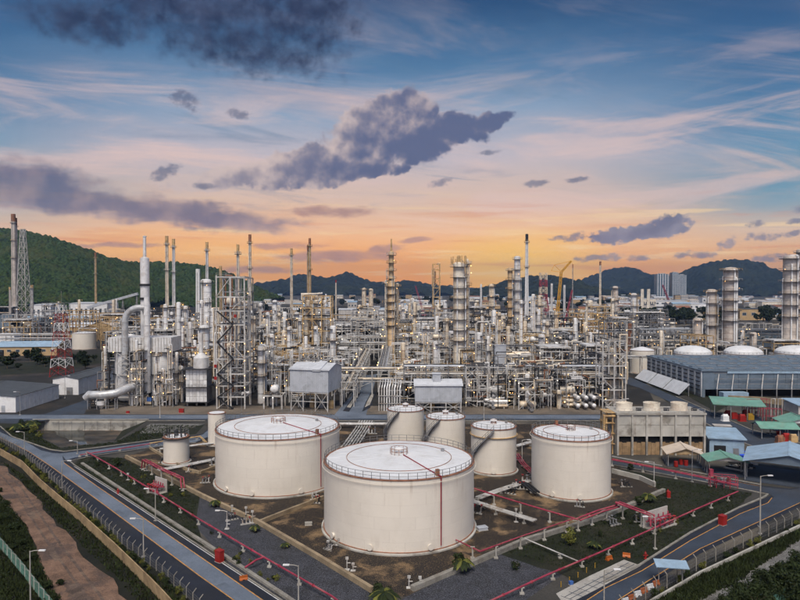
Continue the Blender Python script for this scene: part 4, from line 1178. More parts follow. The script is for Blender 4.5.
# ------------------------------------------------------------------ buildings and sheds
def shed(name, label, cat, X, Y, w, d, h, rise, wall, roof, rz=0.0, axis='x', open_=False, posts=4, doors=(), windows=0, group=None, order=None, over=.5, flat=False, z0=0.0, panels=0, sheets=1):
    """axis: direction of the ridge. The thing's origin is the middle of its floor"""
    t = T(name, label, cat, (X, Y, 0), rz, group, order)
    if axis == 'x': L, W = w, d
    else: L, W = d, w
    tr = (lambda x, y, z: (x, y, z)) if axis == 'x' else (lambda x, y, z: (-y, x, z))
    if open_:
        for i in range(posts):
            x = -L / 2 + L * i / (posts - 1)
            for y in (-W / 2, W / 2):
                t.bar('post', tr(x, y, 0), tr(x, y, h), .18, 'steel_grey')
        for y in (-W / 2, W / 2): t.bar('beam', tr(-L / 2, y, h - .15), tr(L / 2, y, h - .15), .16, 'steel_grey')
        b = MB()
        for x in (-L / 2 + .05, L / 2 - .05): b.add([tr(x, -W / 2, h), tr(x, W / 2, h), tr(x, 0, h + rise)], [(0, 1, 2)])
        if not flat: t.mesh('gable', b, wall, smooth=False)
        t.box('floor_slab', 0, 0, .06, w + .6, d + .6, .12, 'asphalt_mid')
    else:
        b = MB(); v = [tr(sx * L / 2, sy * W / 2, z) for z in (z0, h) for sx, sy in ((-1, -1), (1, -1), (1, 1), (-1, 1))]
        b.add(v, BOXF[:1] + BOXF[2:])
        if not flat: b.add([tr(-L / 2, -W / 2, h), tr(-L / 2, W / 2, h), tr(-L / 2, 0, h + rise)], [(0, 1, 2)]); b.add([tr(L / 2, -W / 2, h), tr(L / 2, W / 2, h), tr(L / 2, 0, h + rise)], [(2, 1, 0)])
        wl = t.mesh('wall', b, wall, smooth=False)
        if panels:
            for k in range(1, panels):
                x = -L / 2 + L * k / panels
                t.box('wall_rib', *tr(x, -W / 2 - .03, (h + z0) / 2), *( (.1, .06, h - z0) if axis == 'x' else (.06, .1, h - z0)), wall, wl)
    eave = over * 1.0
    if flat:
        b = MB(); b.slab(tr(-L / 2 - over, -W / 2 - over, h + .02), tr(L / 2 + over, -W / 2 - over, h + .02), tr(L / 2 + over, W / 2 + over, h + rise), tr(-L / 2 - over, W / 2 + over, h + rise), .25)
        t.mesh('roof', b, roof, smooth=False)
    else:
        k = rise / (W / 2)
        for s in (-1, 1):
            for q in range(sheets):
                x0, x1 = -L / 2 - over + (L + 2 * over) * q / sheets + .02, -L / 2 - over + (L + 2 * over) * (q + 1) / sheets - .02
                b = MB()
                A, B_ = tr(x0, s * (W / 2 + eave), h - k * eave + .06), tr(x1, s * (W / 2 + eave), h - k * eave + .06)
                C, D = tr(x1, 0, h + rise + .06), tr(x0, 0, h + rise + .06)
                b.slab(*((A, B_, C, D) if s < 0 else (B_, A, D, C)), .12)
                t.mesh('roof_sheet', b, roof, smooth=False)
        t.bar('ridge_cap', tr(-L / 2 - over, 0, h + rise + .1), tr(L / 2 + over, 0, h + rise + .1), .35, roof, .10)
    for (x, ww, hh, m) in doors:
        t.box('door', x, -d / 2 - .04, z0 + hh / 2, ww, .06, hh, m)
    for k in range(windows):
        x = -w / 2 + w * (k + .5) / windows
        wn = t.box('window', x, -d / 2 - .03, z0 + (h - z0) * .55, w / windows * .5, .05, (h - z0) * .3, 'wall_pale')
        t.box('pane', x, -d / 2 - .062, z0 + (h - z0) * .55, w / windows * .42, .02, (h - z0) * .24, 'glass')
    return t


shed('warehouse', 'long white warehouse with dark grey roof at the left edge', 'warehouse', -142.5, 218, 38, 26, 5.1, 1.4, 'white_paint', 'roof_grey', axis='y', doors=((8, 5, 3.2, 'rust_rim'), (15, 1.2, 2.2, 'shed_grey')), panels=10, over=.3)
shed('warehouse', 'narrow white warehouse with grey roof behind the left edge warehouse', 'warehouse', -125.2, 257, 9.6, 36, 6, .9, 'white_paint', 'roof_grey', axis='y', doors=((-3, 1.2, 2.2, 'shed_grey'), (1.5, 2.4, 2.8, 'steel_grey')), panels=9, over=.3)
shed('warehouse', 'long ochre shed with pale blue roof', 'warehouse', XB(32, 384), 384, 34, 14, 5.5, 2.6, 'wall_ochre', 'roof_blue', rz=R(6), doors=((-14, 3, 3.6, 'dark_void'),), windows=7)
shed('warehouse', 'ochre gabled shed beside the far white tank', 'warehouse', XB(104, 500), 505, 30, 22, 9, 5, 'wall_ochre', 'roof_cream', axis='y', windows=4)
shed('warehouse', 'pale roofed ochre shed left of the gabled one', 'warehouse', XB(84, 520), 520, 18, 20, 9, 3, 'wall_ochre', 'roof_pale', windows=3)
shed('factory', 'big white windowless block under the left hill', 'factory', XB(90.5, 800), 810, 48, 30, 21, 1.0, 'white_paint', 'roof_pale', flat=True, windows=8)
shed('factory', 'smaller white block beside the tall left stacks', 'factory', XB(42, 800), 810, 24, 24, 19, 1.0, 'white_paint', 'roof_pale', flat=True, windows=4)
shed('factory', 'dark blue box building left of the tall stacks', 'factory', XB(9, 640), 640, 12, 10, 14, .5, 'wall_blue', 'roof_grey', flat=True, windows=3)
shed('factory', 'long blue grey roofed hall below the white blocks', 'factory', XB(55, 730), 730, 70, 14, 6, 2, 'wall_blue', 'roof_blue', windows=10)
shed('factory', 'white flat building at the far left plant', 'factory', XB(8, 470), 470, 14, 8, 6, .6, 'white_paint', 'roof_pale', flat=True, windows=4)
# conveyor gallery climbing under the left hill
t = T('conveyor', 'grey conveyor gallery climbing right under the left hill', 'conveyor', (XB(88, 780), 780, 0))
b = MB(); q0 = Vector((0, 0, 16)); q1 = Vector((XB(138, 780) - XB(88, 780), 0, 33)); b.bar(q0, q1, 3.5, 3.0); t.mesh('gallery', b, 'shed_grey', smooth=False)
for k in (.1, .4, .7, .98):
    p = q0.lerp(q1, k); t.bar('trestle', (p.x - 2, 0, 0), (p.x, 0, p.z), .8, 'steel_grey'); t.bar('trestle', (p.x + 2, 0, 0), (p.x, 0, p.z), .8, 'steel_grey')

# the two grey sheds on stilts
def stilt_shed(label, px, pyb, pxw, py_e, py_f, d, rz, ribs, vent, mat='shed_grey'):
    p = G(px, pyb); w = pxw * p.y / FPX; zf, ze = ZT(py_f, p.y), ZT(py_e, p.y)
    t = T('compressor_house', label, 'shed', p, rz)
    b = MB(); v = [(sx * w / 2, y, z) for z in (zf, ze) for sx, y in ((-1, 0), (1, 0), (1, d), (-1, d))]; b.add(v, BOXF)
    b.add([(-w / 2, 0, ze), (-w / 2, d, ze), (-w / 2, d / 2, ze + 1.3)], [(2, 1, 0)]); b.add([(w / 2, 0, ze), (w / 2, d, ze), (w / 2, d / 2, ze + 1.3)], [(0, 1, 2)])
    wl = t.mesh('wall', b, mat, smooth=False)
    for k in range(1, ribs):
        t.box('cladding_seam', -w / 2 + w * k / ribs, -.02, (zf + ze) / 2, .07, .05, ze - zf, 'roof_pale', wl)
    for s in (0, 1):
        y0 = -.4 if s == 0 else d + .4; b = MB()
        a = [(-w / 2 - .4, y0, ze - .25), (w / 2 + .4, y0, ze - .25), (w / 2 + .4, d / 2, ze + 1.42), (-w / 2 - .4, d / 2, ze + 1.42)]
        b.slab(*(a if s == 0 else [a[1], a[0], a[3], a[2]]), .12); t.mesh('roof_sheet', b, 'roof_pale', smooth=False)
    vent(t, w, d, ze)
    nx = 4
    for i in range(nx):
        x = -w / 2 + .3 + (w - .6) * i / (nx - 1)
        for y in (.3, d / 2, d - .3): t.bar('stilt', (x, y, 0), (x, y, zf), .32, 'steel_pale')
        if i < nx - 1:
            x2 = -w / 2 + .3 + (w - .6) * (i + 1) / (nx - 1)
            if i != 1:
                t.bar('brace', (x, .3, .2), (x2, .3, zf - .2), .14, 'steel_pale'); t.bar('brace', (x2, .3, .2), (x, .3, zf - .2), .14, 'steel_pale')
    t.bar('beam', (-w / 2, .3, zf - .25), (w / 2, .3, zf - .25), .3, 'steel_pale', .4); t.bar('beam', (-w / 2, .3, zf * .5), (w / 2, .3, zf * .5), .2, 'steel_pale')
    for k in range(4):
        x = -w / 2 + w * (k + .5) / 4
        b = MB(); b.lathe([(1.0, 0), (1.0, 2.2), (.7, 2.7), (.2, 2.9)], 14, x, d * .55); t.mesh('machine', b, 'steel_warm' if k % 2 else 'steel_grey')
    return t


def v1(t, w, d, ze):
    b = MB(); b.slab((w * .10, -.5, ze - .05), (w * .30, -.5, ze - .05), (w * .30, d * .5, ze + 2.0), (w * .10, d * .5, ze + 2.0), .7); t.mesh('ridge_vent', b, 'roof_pale', smooth=False)
def v2(t, w, d, ze):
    t.box('roof_vent', -w * .03, d * .42, ze + 1.9, w * .17, 3.2, 2.6, 'shed_grey'); t.box('vent_cap', -w * .03, d * .42, ze + 3.27, w * .2, 3.6, .14, 'roof_pale')


stilt_shed('grey gabled shed on stilts behind the wide tank', 309, 411.5, 41, 369, 392, 13, R(-14), 9, v1)
stilt_shed('grey shed on stilts with a boxy roof vent behind the small tanks', 438.5, 412.5, 47, 385, 402, 9, R(0), 10, v2)

# concrete cooling tower
p0 = G(617.5, 455); W_, D_, H_ = 87 * p0.y / FPX, 8.0, ZT(412.5, p0.y)
t = T('cooling_tower', 'stained concrete cooling tower block with three fan stacks', 'cooling tower', p0)
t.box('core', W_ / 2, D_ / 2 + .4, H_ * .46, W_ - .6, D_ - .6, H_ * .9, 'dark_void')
nb_ = 6
for i in range(nb_ + 1):
    t.box('pier', W_ * i / nb_, -.05, H_ / 2, .42, .6, H_, 'concrete')
for i in range(nb_):
    x = W_ * (i + .5) / nb_; w = W_ / nb_ - .44
    for (za, zb) in ((.46, .70), (.71, .95)):
        t.box('panel', x, .12, H_ * (za + zb) / 2, w, .3, H_ * (zb - za), 'concrete')
    for k in range(3):
        t.box('louver_board', x - w / 3 + w / 3 * k, .25, H_ * (.14 if k % 2 else .15), w / 3 - .06, .12, H_ * (.28 if k % 2 else .30), 'timber')
    t.box('lintel', x, .02, H_ * .455, w, .36, .3, 'concrete')
t.box('deck', W_ / 2, D_ / 2, H_ * .97, W_ + .8, D_ + .8, .45, 'concrete_pale')
t.box('side_wall', W_ + .05, D_ / 2 + .4, H_ * .46, .25, D_ - .5, H_ * .92, 'concrete'); t.box('side_wall', -.05, D_ / 2 + .4, H_ * .46, .25, D_ - .5, H_ * .92, 'concrete')
for k, xx in enumerate((.14, .465, .79)):
    b = MB(); b.lathe([(2.0, 0), (1.94, .4), (1.9, .9), (1.94, 1.4), (2.0, 1.75), (1.88, 1.75), (1.8, 1.0), (1.8, .3)], 28, W_ * xx, D_ / 2, H_ * .97 + .23)
    fs = t.mesh('fan_stack', b, 'cream')
    b = MB()
    for a in range(6): b.box(W_ * xx + math.cos(a * PI / 3) * .9, D_ / 2 + math.sin(a * PI / 3) * .9, H_ * .97 + 1.3, 1.7, .35, .06, a * PI / 3)
    t.mesh('fan', b, 'steel_grey', fs)
    t.box('motor', W_ * xx + 3.0, D_ / 2 - 1.5, H_ * .97 + .6, 1.1, .7, .7, 'steel_dark')
b = MB()
for k in range(15):
    x = W_ * k / 14; b.bar((x, -.2, H_ * .97 + .2), (x, -.2, H_ * .97 + 1.2), .06)
for z in (.7, 1.2): b.bar((0, -.2, H_ * .97 + z), (W_, -.2, H_ * .97 + z), .05)
t.mesh('railing', b, 'steel_pale', smooth=False)
for k in range(4):
    t.bar('side_frame', (-.9 - (k % 2) * 1.5, 1 + (k // 2) * 4, 0), (-.9 - (k % 2) * 1.5, 1 + (k // 2) * 4, H_), .3, 'steel_warm')
for z in (2.5, 5, 7.5, 10): t.box('side_deck', -1.6, 3, z, 2.4, 5, .12, 'steel_warm')
b = MB(); b.path([(-3.0, 1, 0), (-3.0, 1, H_ * .9), (0, 1, H_ * .9)], .35, 9); t.mesh('riser_pipe', b, 'steel_warm')

# blue grey air cooler hall
X0, X1, Y0, Y1, Hh = 110.5, 190, 233.5, 285, 9.7
t = T('cooler_hall', 'large blue grey louvred cooler hall at the right', 'hall', (X0, Y0, 0))
b = MB(); b.box((X1 - X0) / 2, (Y1 - Y0) / 2, (Hh - .5 + 2.4) / 2 + .6, X1 - X0, Y1 - Y0, Hh - 2.9); t.mesh('wall', b, 'wall_blue', smooth=False)
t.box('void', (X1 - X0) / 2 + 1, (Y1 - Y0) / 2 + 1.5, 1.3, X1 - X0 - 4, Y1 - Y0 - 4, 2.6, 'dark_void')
t.box('corner_pier', .5, .5, 1.6, 1.2, 1.2, 3.2, 'wall_blue')
t.box('left_plinth', .4, (Y1 - Y0) / 2, 1.5, .5, Y1 - Y0, 3.0, 'wall_pale')
t.box('left_cladding', -.12, (Y1 - Y0) / 2, Hh / 2 + .5, .2, Y1 - Y0, Hh - 1.1, 'hall_side')
for i in range(10):
    y = (Y1 - Y0) * (i + .5) / 10
    for j in range(5):
        z = 2.6 + j * 1.5
        t.box('louver_bracket', -.42, y, z, .45, 2.6, .28, 'steel_dark')
    t.bar('rib', (-.3, (Y1 - Y0) * i / 10, .3), (-.3, (Y1 - Y0) * i / 10, Hh), .22, 'hall_side')
t.box('roof_slab', (X1 - X0) / 2, (Y1 - Y0) / 2, Hh + .05, X1 - X0 + 1, Y1 - Y0 + 1, .4, 'wall_blue')
for j in range(7):
    y = 3 + (Y1 - Y0 - 6) * j / 6
    t.box('roof_ridge', (X1 - X0) / 2, y, Hh + .38, X1 - X0 - 1, 3.2, .4, 'wall_blue')
    for k in range(9):
        t.box('roof_unit', 4 + k * 8.2, y, Hh + .66, 3.0, 1.5, .2, 'steel_grey')
for k in range(14):
    x = 6 + k * 5.4
    t.bar('strut', (x - 1.8, -2.6, 3.4), (x, -.3, Hh - 1.2), .24, 'steel_pale')
    t.bar('strut_foot', (x - 1.8, -2.6, 0), (x - 1.8, -2.6, 3.4), .3, 'steel_grey')
for z in (3.4, 5.2, 6.9, Hh - .8):
    t.bar('girt', (4, -2.6 + 2.3 * (z - 3.4) / 5.1, z), (X1 - X0, -2.6 + 2.3 * (z - 3.4) / 5.1, z), .18, 'steel_grey')
for k in range(18):
    t.box('wall_panel', 2.4 + k * 4.3, -.08, 6.0, 4.15, .12, 6.2, 'wall_blue')
t.box('eave_panel', (X1 - X0) / 2 + 5, -.3, Hh - .45, X1 - X0 - 8, .4, .9, 'roof_blue')
t.box('blue_annex', 9.5, -4, 1.3, 9, 3.4, 2.6, 'roof_blue')
t = T('lean_to', 'row of pale slanted roof panels along the left side of the cooler hall', 'canopy', (X0 - 1.5, Y0 + 2, 0))
for k in range(3):
    y = k * 15; b = MB(); b.slab((-6.2, y, .7), (-2.2, y, 4.6), (-2.2, y + 14, 4.6), (-6.2, y + 14, .7), .25); t.mesh('roof_panel', b, 'roof_pale', smooth=False)
    for yy in (y + .5, y + 13.5):
        t.bar('post', (-2.3, yy, 0), (-2.3, yy, 4.5), .25, 'steel_grey'); t.bar('rafter', (-6, yy, .5), (-2.3, yy, 4.3), .2, 'steel_grey')

# sheds on the right
p = G(683, 464); shed('open_shed', 'open shed with cream roof beside the cooling tower', 'shed', p.x, p.y, 7.4, 5.6, 3.0, 1.3, 'wall_ochre', 'roof_cream', R(-12), 'y', True, 4)
for k, (px, py) in enumerate(((676, 467), (681, 465), (686, 466))):
    q = G(px, py); b = MB(); b.lathe([(.42, .12), (.46, .5), (.42, .9), (.46, 1.25), (.4, 1.3), (.01, 1.3)], 14, q.x, q.y); one('chemical_drum', b, 'red', None, 'drum', 'red drums', order='red drums under the cream roofed open shed')
p = G(722, 452); shed('pump_house', 'pale blue box shed right of the cooling tower', 'shed', p.x, p.y, 7.5, 9, 4.4, .7, 'roof_blue', 'roof_blue', R(-14), 'x', flat=True, doors=((-1.5, 2.6, 2.6, 'dark_void'), (2, 1.2, 2.1, 'steel_grey')), panels=6)
p = G(724, 473); shed('open_shed', 'open shed with pale green roof beside the cross road', 'shed', p.x, p.y, 7.4, 5.0, 3.2, 1.0, 'wall_pale', 'roof_green', R(-10), 'y', True, 4)
q = G(711, 477); smallbox('drum_box', 'pink drum standing under the pale green roof', 'drum', 711, 476.5, .7, .7, 1.5, 'pink_red', 0, False)
p = G(789, 478); shed('open_shed', 'large open shed with pale blue gabled roof at right edge', 'shed', p.x, p.y, 15.5, 13, 4.2, 2.1, 'wall_blue', 'roof_blue', R(-32), 'y', True, 5)
p = G(740, 419); shed('open_shed', 'long open shed with green roof before the cooler hall', 'shed', p.x, p.y + 2, 13.5, 8, 4.6, 1.0, 'wall_pale', 'roof_green', R(-18), 'x', True, 4, flat=True)
p = G(775, 437); shed('open_shed', 'low green roofed shed with white fascia at right', 'shed', p.x, p.y, 9, 6, 3.0, 1.0, 'white_paint', 'roof_green', R(-8), 'x', True, 3)
p = G(797, 433); shed('open_shed', 'green roofed shed cut by the right edge', 'shed', p.x, p.y, 9, 7, 3.4, 1.5, 'white_paint', 'roof_green', R(-8), 'y', True, 3)
p = G(800, 412); shed('workshop', 'low blue roofed workshop at the right edge before the hall', 'shed', p.x + 4, p.y, 14, 8, 3, .8, 'wall_pale', 'roof_blue', 0, 'x', flat=True, windows=4)
wall_run('retaining_wall', 'ochre retaining wall in front of the cooler hall', [(728, 401), (760, 402.5), (800, 407)], .4, 2.0, 'bund', 4)
for px, py, m in ((734, 419, 'red'), (728, 417, 'red'), (742, 421, 'red'), (750, 420, 'yellow'), (725, 421, 'white_paint'), (746, 416, 'red'), (786, 441, 'red'), (793, 442, 'steel_warm'), (780, 443, 'rust_rim')):
    q = G(px, py); b = MB(); b.box(q.x, q.y, .8, 1.8, 1.4, 1.6); b.tube((q.x - .7, q.y, 1.6), (q.x + .7, q.y, 1.6), .5, 10); b.box(q.x, q.y, .06, 2.2, 1.8, .12)
    one('pump_skid', b, m, None, 'pump', 'fire pump skids', smooth=False, order='pump skids under and beside the green roofs')
# bundles of blue pipe and dark scrap between the sheds
for k in range(9):
    q = G(745 + rnd(-2, 8), 459 + rnd(-3, 3)); b = MB(); a = rnd(-.5, .5)
    b.tube((q.x - 1.6 * math.cos(a), q.y - 1.6 * math.sin(a), .35 + .1 * k), (q.x + 1.6 * math.cos(a), q.y + 1.6 * math.sin(a), .35 + .1 * k), .14, 7)
    one('loose_pipe', b, 'bright_blue', None, 'pipe', 'bright blue loose pipes', order='bright blue loose pipes heaped between the sheds')
for k in range(16):
    q = G(738 + rnd(-6, 12), 468 + rnd(-5, 5)); b = MB(); a = rnd(-.6, .3); L = rnd(1, 2.5)
    b.bar((q.x - L * math.cos(a), q.y - L * math.sin(a), rnd(.2, 1.2)), (q.x + L * math.cos(a), q.y + L * math.sin(a), rnd(.2, 1.2)), .25, .35)
    one('scrap_beam', b, random.choice(['steel_dark', 'steel_grey', 'steel_pale', 'steel_dark']), None, 'scrap', 'scrap beams', smooth=False, order='scrap beams stacked between green and blue roofs')


def vehicle(px, py, rz, mat, label, L=4.3, van=False):
    t = T('parked_car', label, 'car', G(px, py), rz); w = 1.75; b = MB()
    hh = 1.9 if van else 1.42
    pr = [(-L / 2, .35), (-L / 2, .85), (-L * .33, .95), (-L * .22, hh), (L * .25, hh), (L * .42, .95), (L / 2, .85), (L / 2, .35)] if not van else \
         [(-L / 2, .35), (-L / 2, .95), (-L * .40, 1.1), (-L * .30, hh), (L / 2, hh), (L / 2, .35)]
    n = len(pr)
    b.add([(x, -w / 2, z) for x, z in pr] + [(x, w / 2, z) for x, z in pr], [tuple(range(n)), tuple(range(n, 2 * n))[::-1]] + [(i, n + i, n + (i + 1) % n, (i + 1) % n) for i in range(n)])
    t.mesh('body', b, mat, smooth=False)
    t.box('window_band', L * .02, 0, hh * .84, L * .42, w + .02, hh * .2, 'glass')
    for x in (-L * .32, L * .32):
        for y in (-w / 2, w / 2):
            b = MB(); b.tube((x, y - .1, .33), (x, y + .1, .33), .33, 14); t.mesh('wheel', b, 'steel_dark')


vehicle(783, 450.5, R(-25), 'steel_dark', 'left one of two dark cars at the right street edge', 4.3)
vehicle(796, 454, R(-25), 'steel_dark', 'right one of two dark cars at the right street edge', 4.3)
smallbox('container', 'pale boxy container behind the blue box shed', 'container', 722, 434, 4.2, 2.4, 2.4, 'wall_pale', R(-14))


# ------------------------------------------------------------------ process plant: builders
ZONES = [(110, 'beyond the white warehouses'), (212, 'around the silver boiler house'), (288, 'around the open stair tower'), (342, 'behind the left stilted shed'),
         (414, 'along the central street'), (470, 'around the big cream column'), (540, 'behind the banded tank'), (606, 'left of the cooling tower'), (2000, 'beyond the cooler hall')]
ROWS = [(262, 'front row'), (345, 'second row'), (470, 'third row'), (650, 'fourth row'), (9e9, 'far back')]


def where(X, Y):
    px = PXY(X, Y)
    return next(z for k, z in ZONES if px < k) + ', ' + next(r for k, r in ROWS if Y < k)


def lampdots(t, pts, parent=None, mat='lamp_warm', r=.13):
    for p in pts:
        o = new('lamp', LAMPM[mat], parent or t.o); o.location = p; o.scale = (r, r, r)


LAMPM = {}
for m_ in ('lamp_warm', 'lamp_white', 'lamp_red'):
    b = MB(); b.lathe([(.3, -1), (1, -.4), (1, .4), (.3, 1)], 8); LAMPM[m_] = b.mesh('lamp', m_)


def ring_platform(t, r, z, a0=0.0, a1=2 * PI, w=1.3, detail=True, parent=None):
    n = max(6, int((a1 - a0) / (2 * PI) * 20)); b = MB()
    for i in range(n):
        p, q = a0 + (a1 - a0) * i / n, a0 + (a1 - a0) * (i + 1) / n
        v = [(k * math.cos(u), k * math.sin(u), zz) for zz in (z - .14, z) for k, u in ((r, p), (r + w, p), (r + w, q), (r, q))]
        b.add(v, BOXF)
    pl = t.mesh('platform', b, 'grate', parent, smooth=False)
    b = MB(); R2 = r + w - .06
    th = .07 if detail else .13
    for i in range(n + 1):
        u = a0 + (a1 - a0) * i / n
        if i % 2 == 0: b.bar((R2 * math.cos(u), R2 * math.sin(u), z), (R2 * math.cos(u), R2 * math.sin(u), z + 1.1), th)
    for zz in ((.55, 1.1) if detail else (1.1,)):
        pts = [(R2 * math.cos(a0 + (a1 - a0) * i / n), R2 * math.sin(a0 + (a1 - a0) * i / n), z + zz) for i in range(n + 1)]
        for p, q in zip(pts, pts[1:]): b.bar(p, q, th)
    t.mesh('railing', b, 'steel_warm' if random.random() < .5 else 'steel_pale', pl, smooth=False)
    return pl


def column(label, X, Y, r, h, mat='silver_warm', plats=4, order=None, name='process_column', taper=None, full=False, sidepipes=2, cage=True, top='dome', group=None, rail='steel_warm'):
    t = T(name, label, 'column', (X, Y, 0), 0, group, order)
    seg = 24 if r > 1.2 else 14
    prof = [(r * 1.02, 0), (r * 1.02, min(2.5, h * .1)), (r, min(2.6, h * .11))]
    if taper:
        k, r2 = taper; prof += [(r, h * k), (r2, h * k + (r - r2) * 1.5)]; rt = r2
    else: rt = r
    n = max(3, int(h / 5))
    z0 = prof[-1][1]
    zt = h - rt * .5
    prof += [(rt, z0 + (zt - z0) * i / n) for i in range(1, n + 1)]
    prof += [(rt * .92, h - rt * .25), (rt * .66, h - rt * .08), (.05, h)]
    b = MB(); b.lathe(prof, seg); sh = t.mesh('shell', b, mat)
    b = MB()
    nb2 = int(h / 3.2)
    for i in range(1, nb2):
        z = h * i / nb2; rr_ = r if not taper or z < h * taper[0] else rt
        b.lathe([(rr_ + .005, z), (rr_ + .07, z + .02), (rr_ + .07, z + .14), (rr_ + .005, z + .16)], seg)
    bo = t.mesh('band', b, 'rust_rim' if random.random() < .3 else 'steel_grey', sh); bo['kind'] = 'stuff'
    for i in range(plats):
        z = h * (.30 + .68 * (i + 1) / plats) - 1.0 if plats > 1 else h - 1.2
        rr_ = r if not taper or z < h * taper[0] else rt
        a = rnd(0, 6) if not full else 0
        ring_platform(t, rr_ + .05, z, a, a + (2 * PI if full else rnd(2.0, 4.4)), max(1.3, r * .55), Y < 300)
    for i in range(sidepipes):
        a = rnd(PI * .95, PI * 2.05); pr = max(.13, r * rnd(.07, .14)); rr_ = r + pr + .35
        zz = h * rnd(.75, 1.0)
        b = MB(); c, s = math.cos(a), math.sin(a)
        b.path([(rr_ * c, rr_ * s, rnd(0, 3)), (rr_ * c, rr_ * s, zz), (rr_ * .8 * c, rr_ * .8 * s, zz + pr * 1.6), (0, 0, zz + pr * 1.8)] if zz > h * .97 or not taper else [(rr_ * c, rr_ * s, 1), (rr_ * c, rr_ * s, zz)], pr, 7)
        t.mesh('side_pipe', b, random.choice(['silver', 'steel_pale', 'silver_warm', 'white_paint']))
    if cage:
        a = rnd(PI * 1.1, PI * 1.9); b = MB(); c, s = math.cos(a), math.sin(a); u, w_ = -s * .3, c * .3
        for k in (-1, 1): b.bar(((r + .3) * c + k * u, (r + .3) * s + k * w_, .3), ((r + .3) * c + k * u, (r + .3) * s + k * w_, h - .5), .07)
        for z in np.arange(1, h - 1, .9): b.bar(((r + .3) * c - u, (r + .3) * s - w_, z), ((r + .3) * c + u, (r + .3) * s + w_, z), .06)
        t.mesh('ladder', b, rail, smooth=False)
    lampdots(t, [((r + 1.1) * math.cos(a), (r + 1.1) * math.sin(a), z) for a, z in [(rnd(PI, 2 * PI), rnd(h * .3, h)) for _ in range(2)]])
    return t


def stack(label, px, Y, r, pyt, mat, tip='steel_warm', order=None, rings=2, r_top=None, base_h=0, lamp_=False, name='chimney_stack'):
    h = ZT(pyt, Y)
    t = T(name, label, 'stack', (XB(px, Y), Y, 0), 0, None, order)
    rt = r_top or r * .85
    b = MB(); b.lathe([(r * 1.35, 0), (r * 1.3, h * .06), (r, h * .14), (rt, h * .93)], 16); t.mesh('shaft', b, mat)
    b = MB(); b.lathe([(rt + .03, h * .93), (rt + .03, h), (rt * .7, h), (rt * .7, h * .95)], 16); t.mesh('tip', b, tip)
    for k in range(rings):
        z = h * (.45 + .47 * (k + 1) / rings)
        ring_platform(t, rt + .05, z, 0, 2 * PI, 1.0, Y < 300)
    b = MB(); b.bar((0, -r * 1.15 - .2, 1), (0, -rt - .25, h * .95), .35, .12); t.mesh('ladder', b, 'steel_grey')
    if lamp_: lampdots(t, [(0, -rt - .5, h * .95)], mat='lamp_red', r=.3)
    return t


def drum(X, Y, z, r, L, ang, mat, order=None, label=None, saddle_h=1.2, name='pressure_drum'):
    t = T(name, label, 'vessel', (X, Y, z), ang, None, order)
    b = MB(); n = 16
    pr = [(-L / 2 - r * .45, .02), (-L / 2 - r * .34, r * .55), (-L / 2 - r * .15, r * .88), (-L / 2, r), (L / 2, r), (L / 2 + r * .15, r * .88), (L / 2 + r * .34, r * .55), (L / 2 + r * .45, .02)]
    v = [(x, rr_ * math.cos(2 * PI * i / n), saddle_h + r + rr_ * math.sin(2 * PI * i / n)) for x, rr_ in pr for i in range(n)]
    f = [(k * n + i, (k + 1) * n + i, (k + 1) * n + (i + 1) % n, k * n + (i + 1) % n) for k in range(len(pr) - 1) for i in range(n)]
    b.add(v, f); sh = t.mesh('shell', b, mat)
    for x in (-L * .32, L * .32): t.box('saddle', x, 0, (saddle_h + r * .5) / 2, .5, r * 1.6, saddle_h + r * .5, 'steel_grey')
    t.tube('nozzle', (L * .1, 0, saddle_h + 1.9 * r), (L * .1, 0, saddle_h + 2 * r + .9), r * .2, 'steel_pale')
    return t


STEELS = ['steel_pale', 'steel_pale', 'steel_grey', 'steel_grey', 'steel_warm', 'steel_dark']
PIPEM = ['silver', 'silver', 'steel_pale', 'white_paint', 'silver_warm', 'silver_warm', 'steel_grey', 'steel_dark', 'steel_dark', 'cream', 'rust_rim']


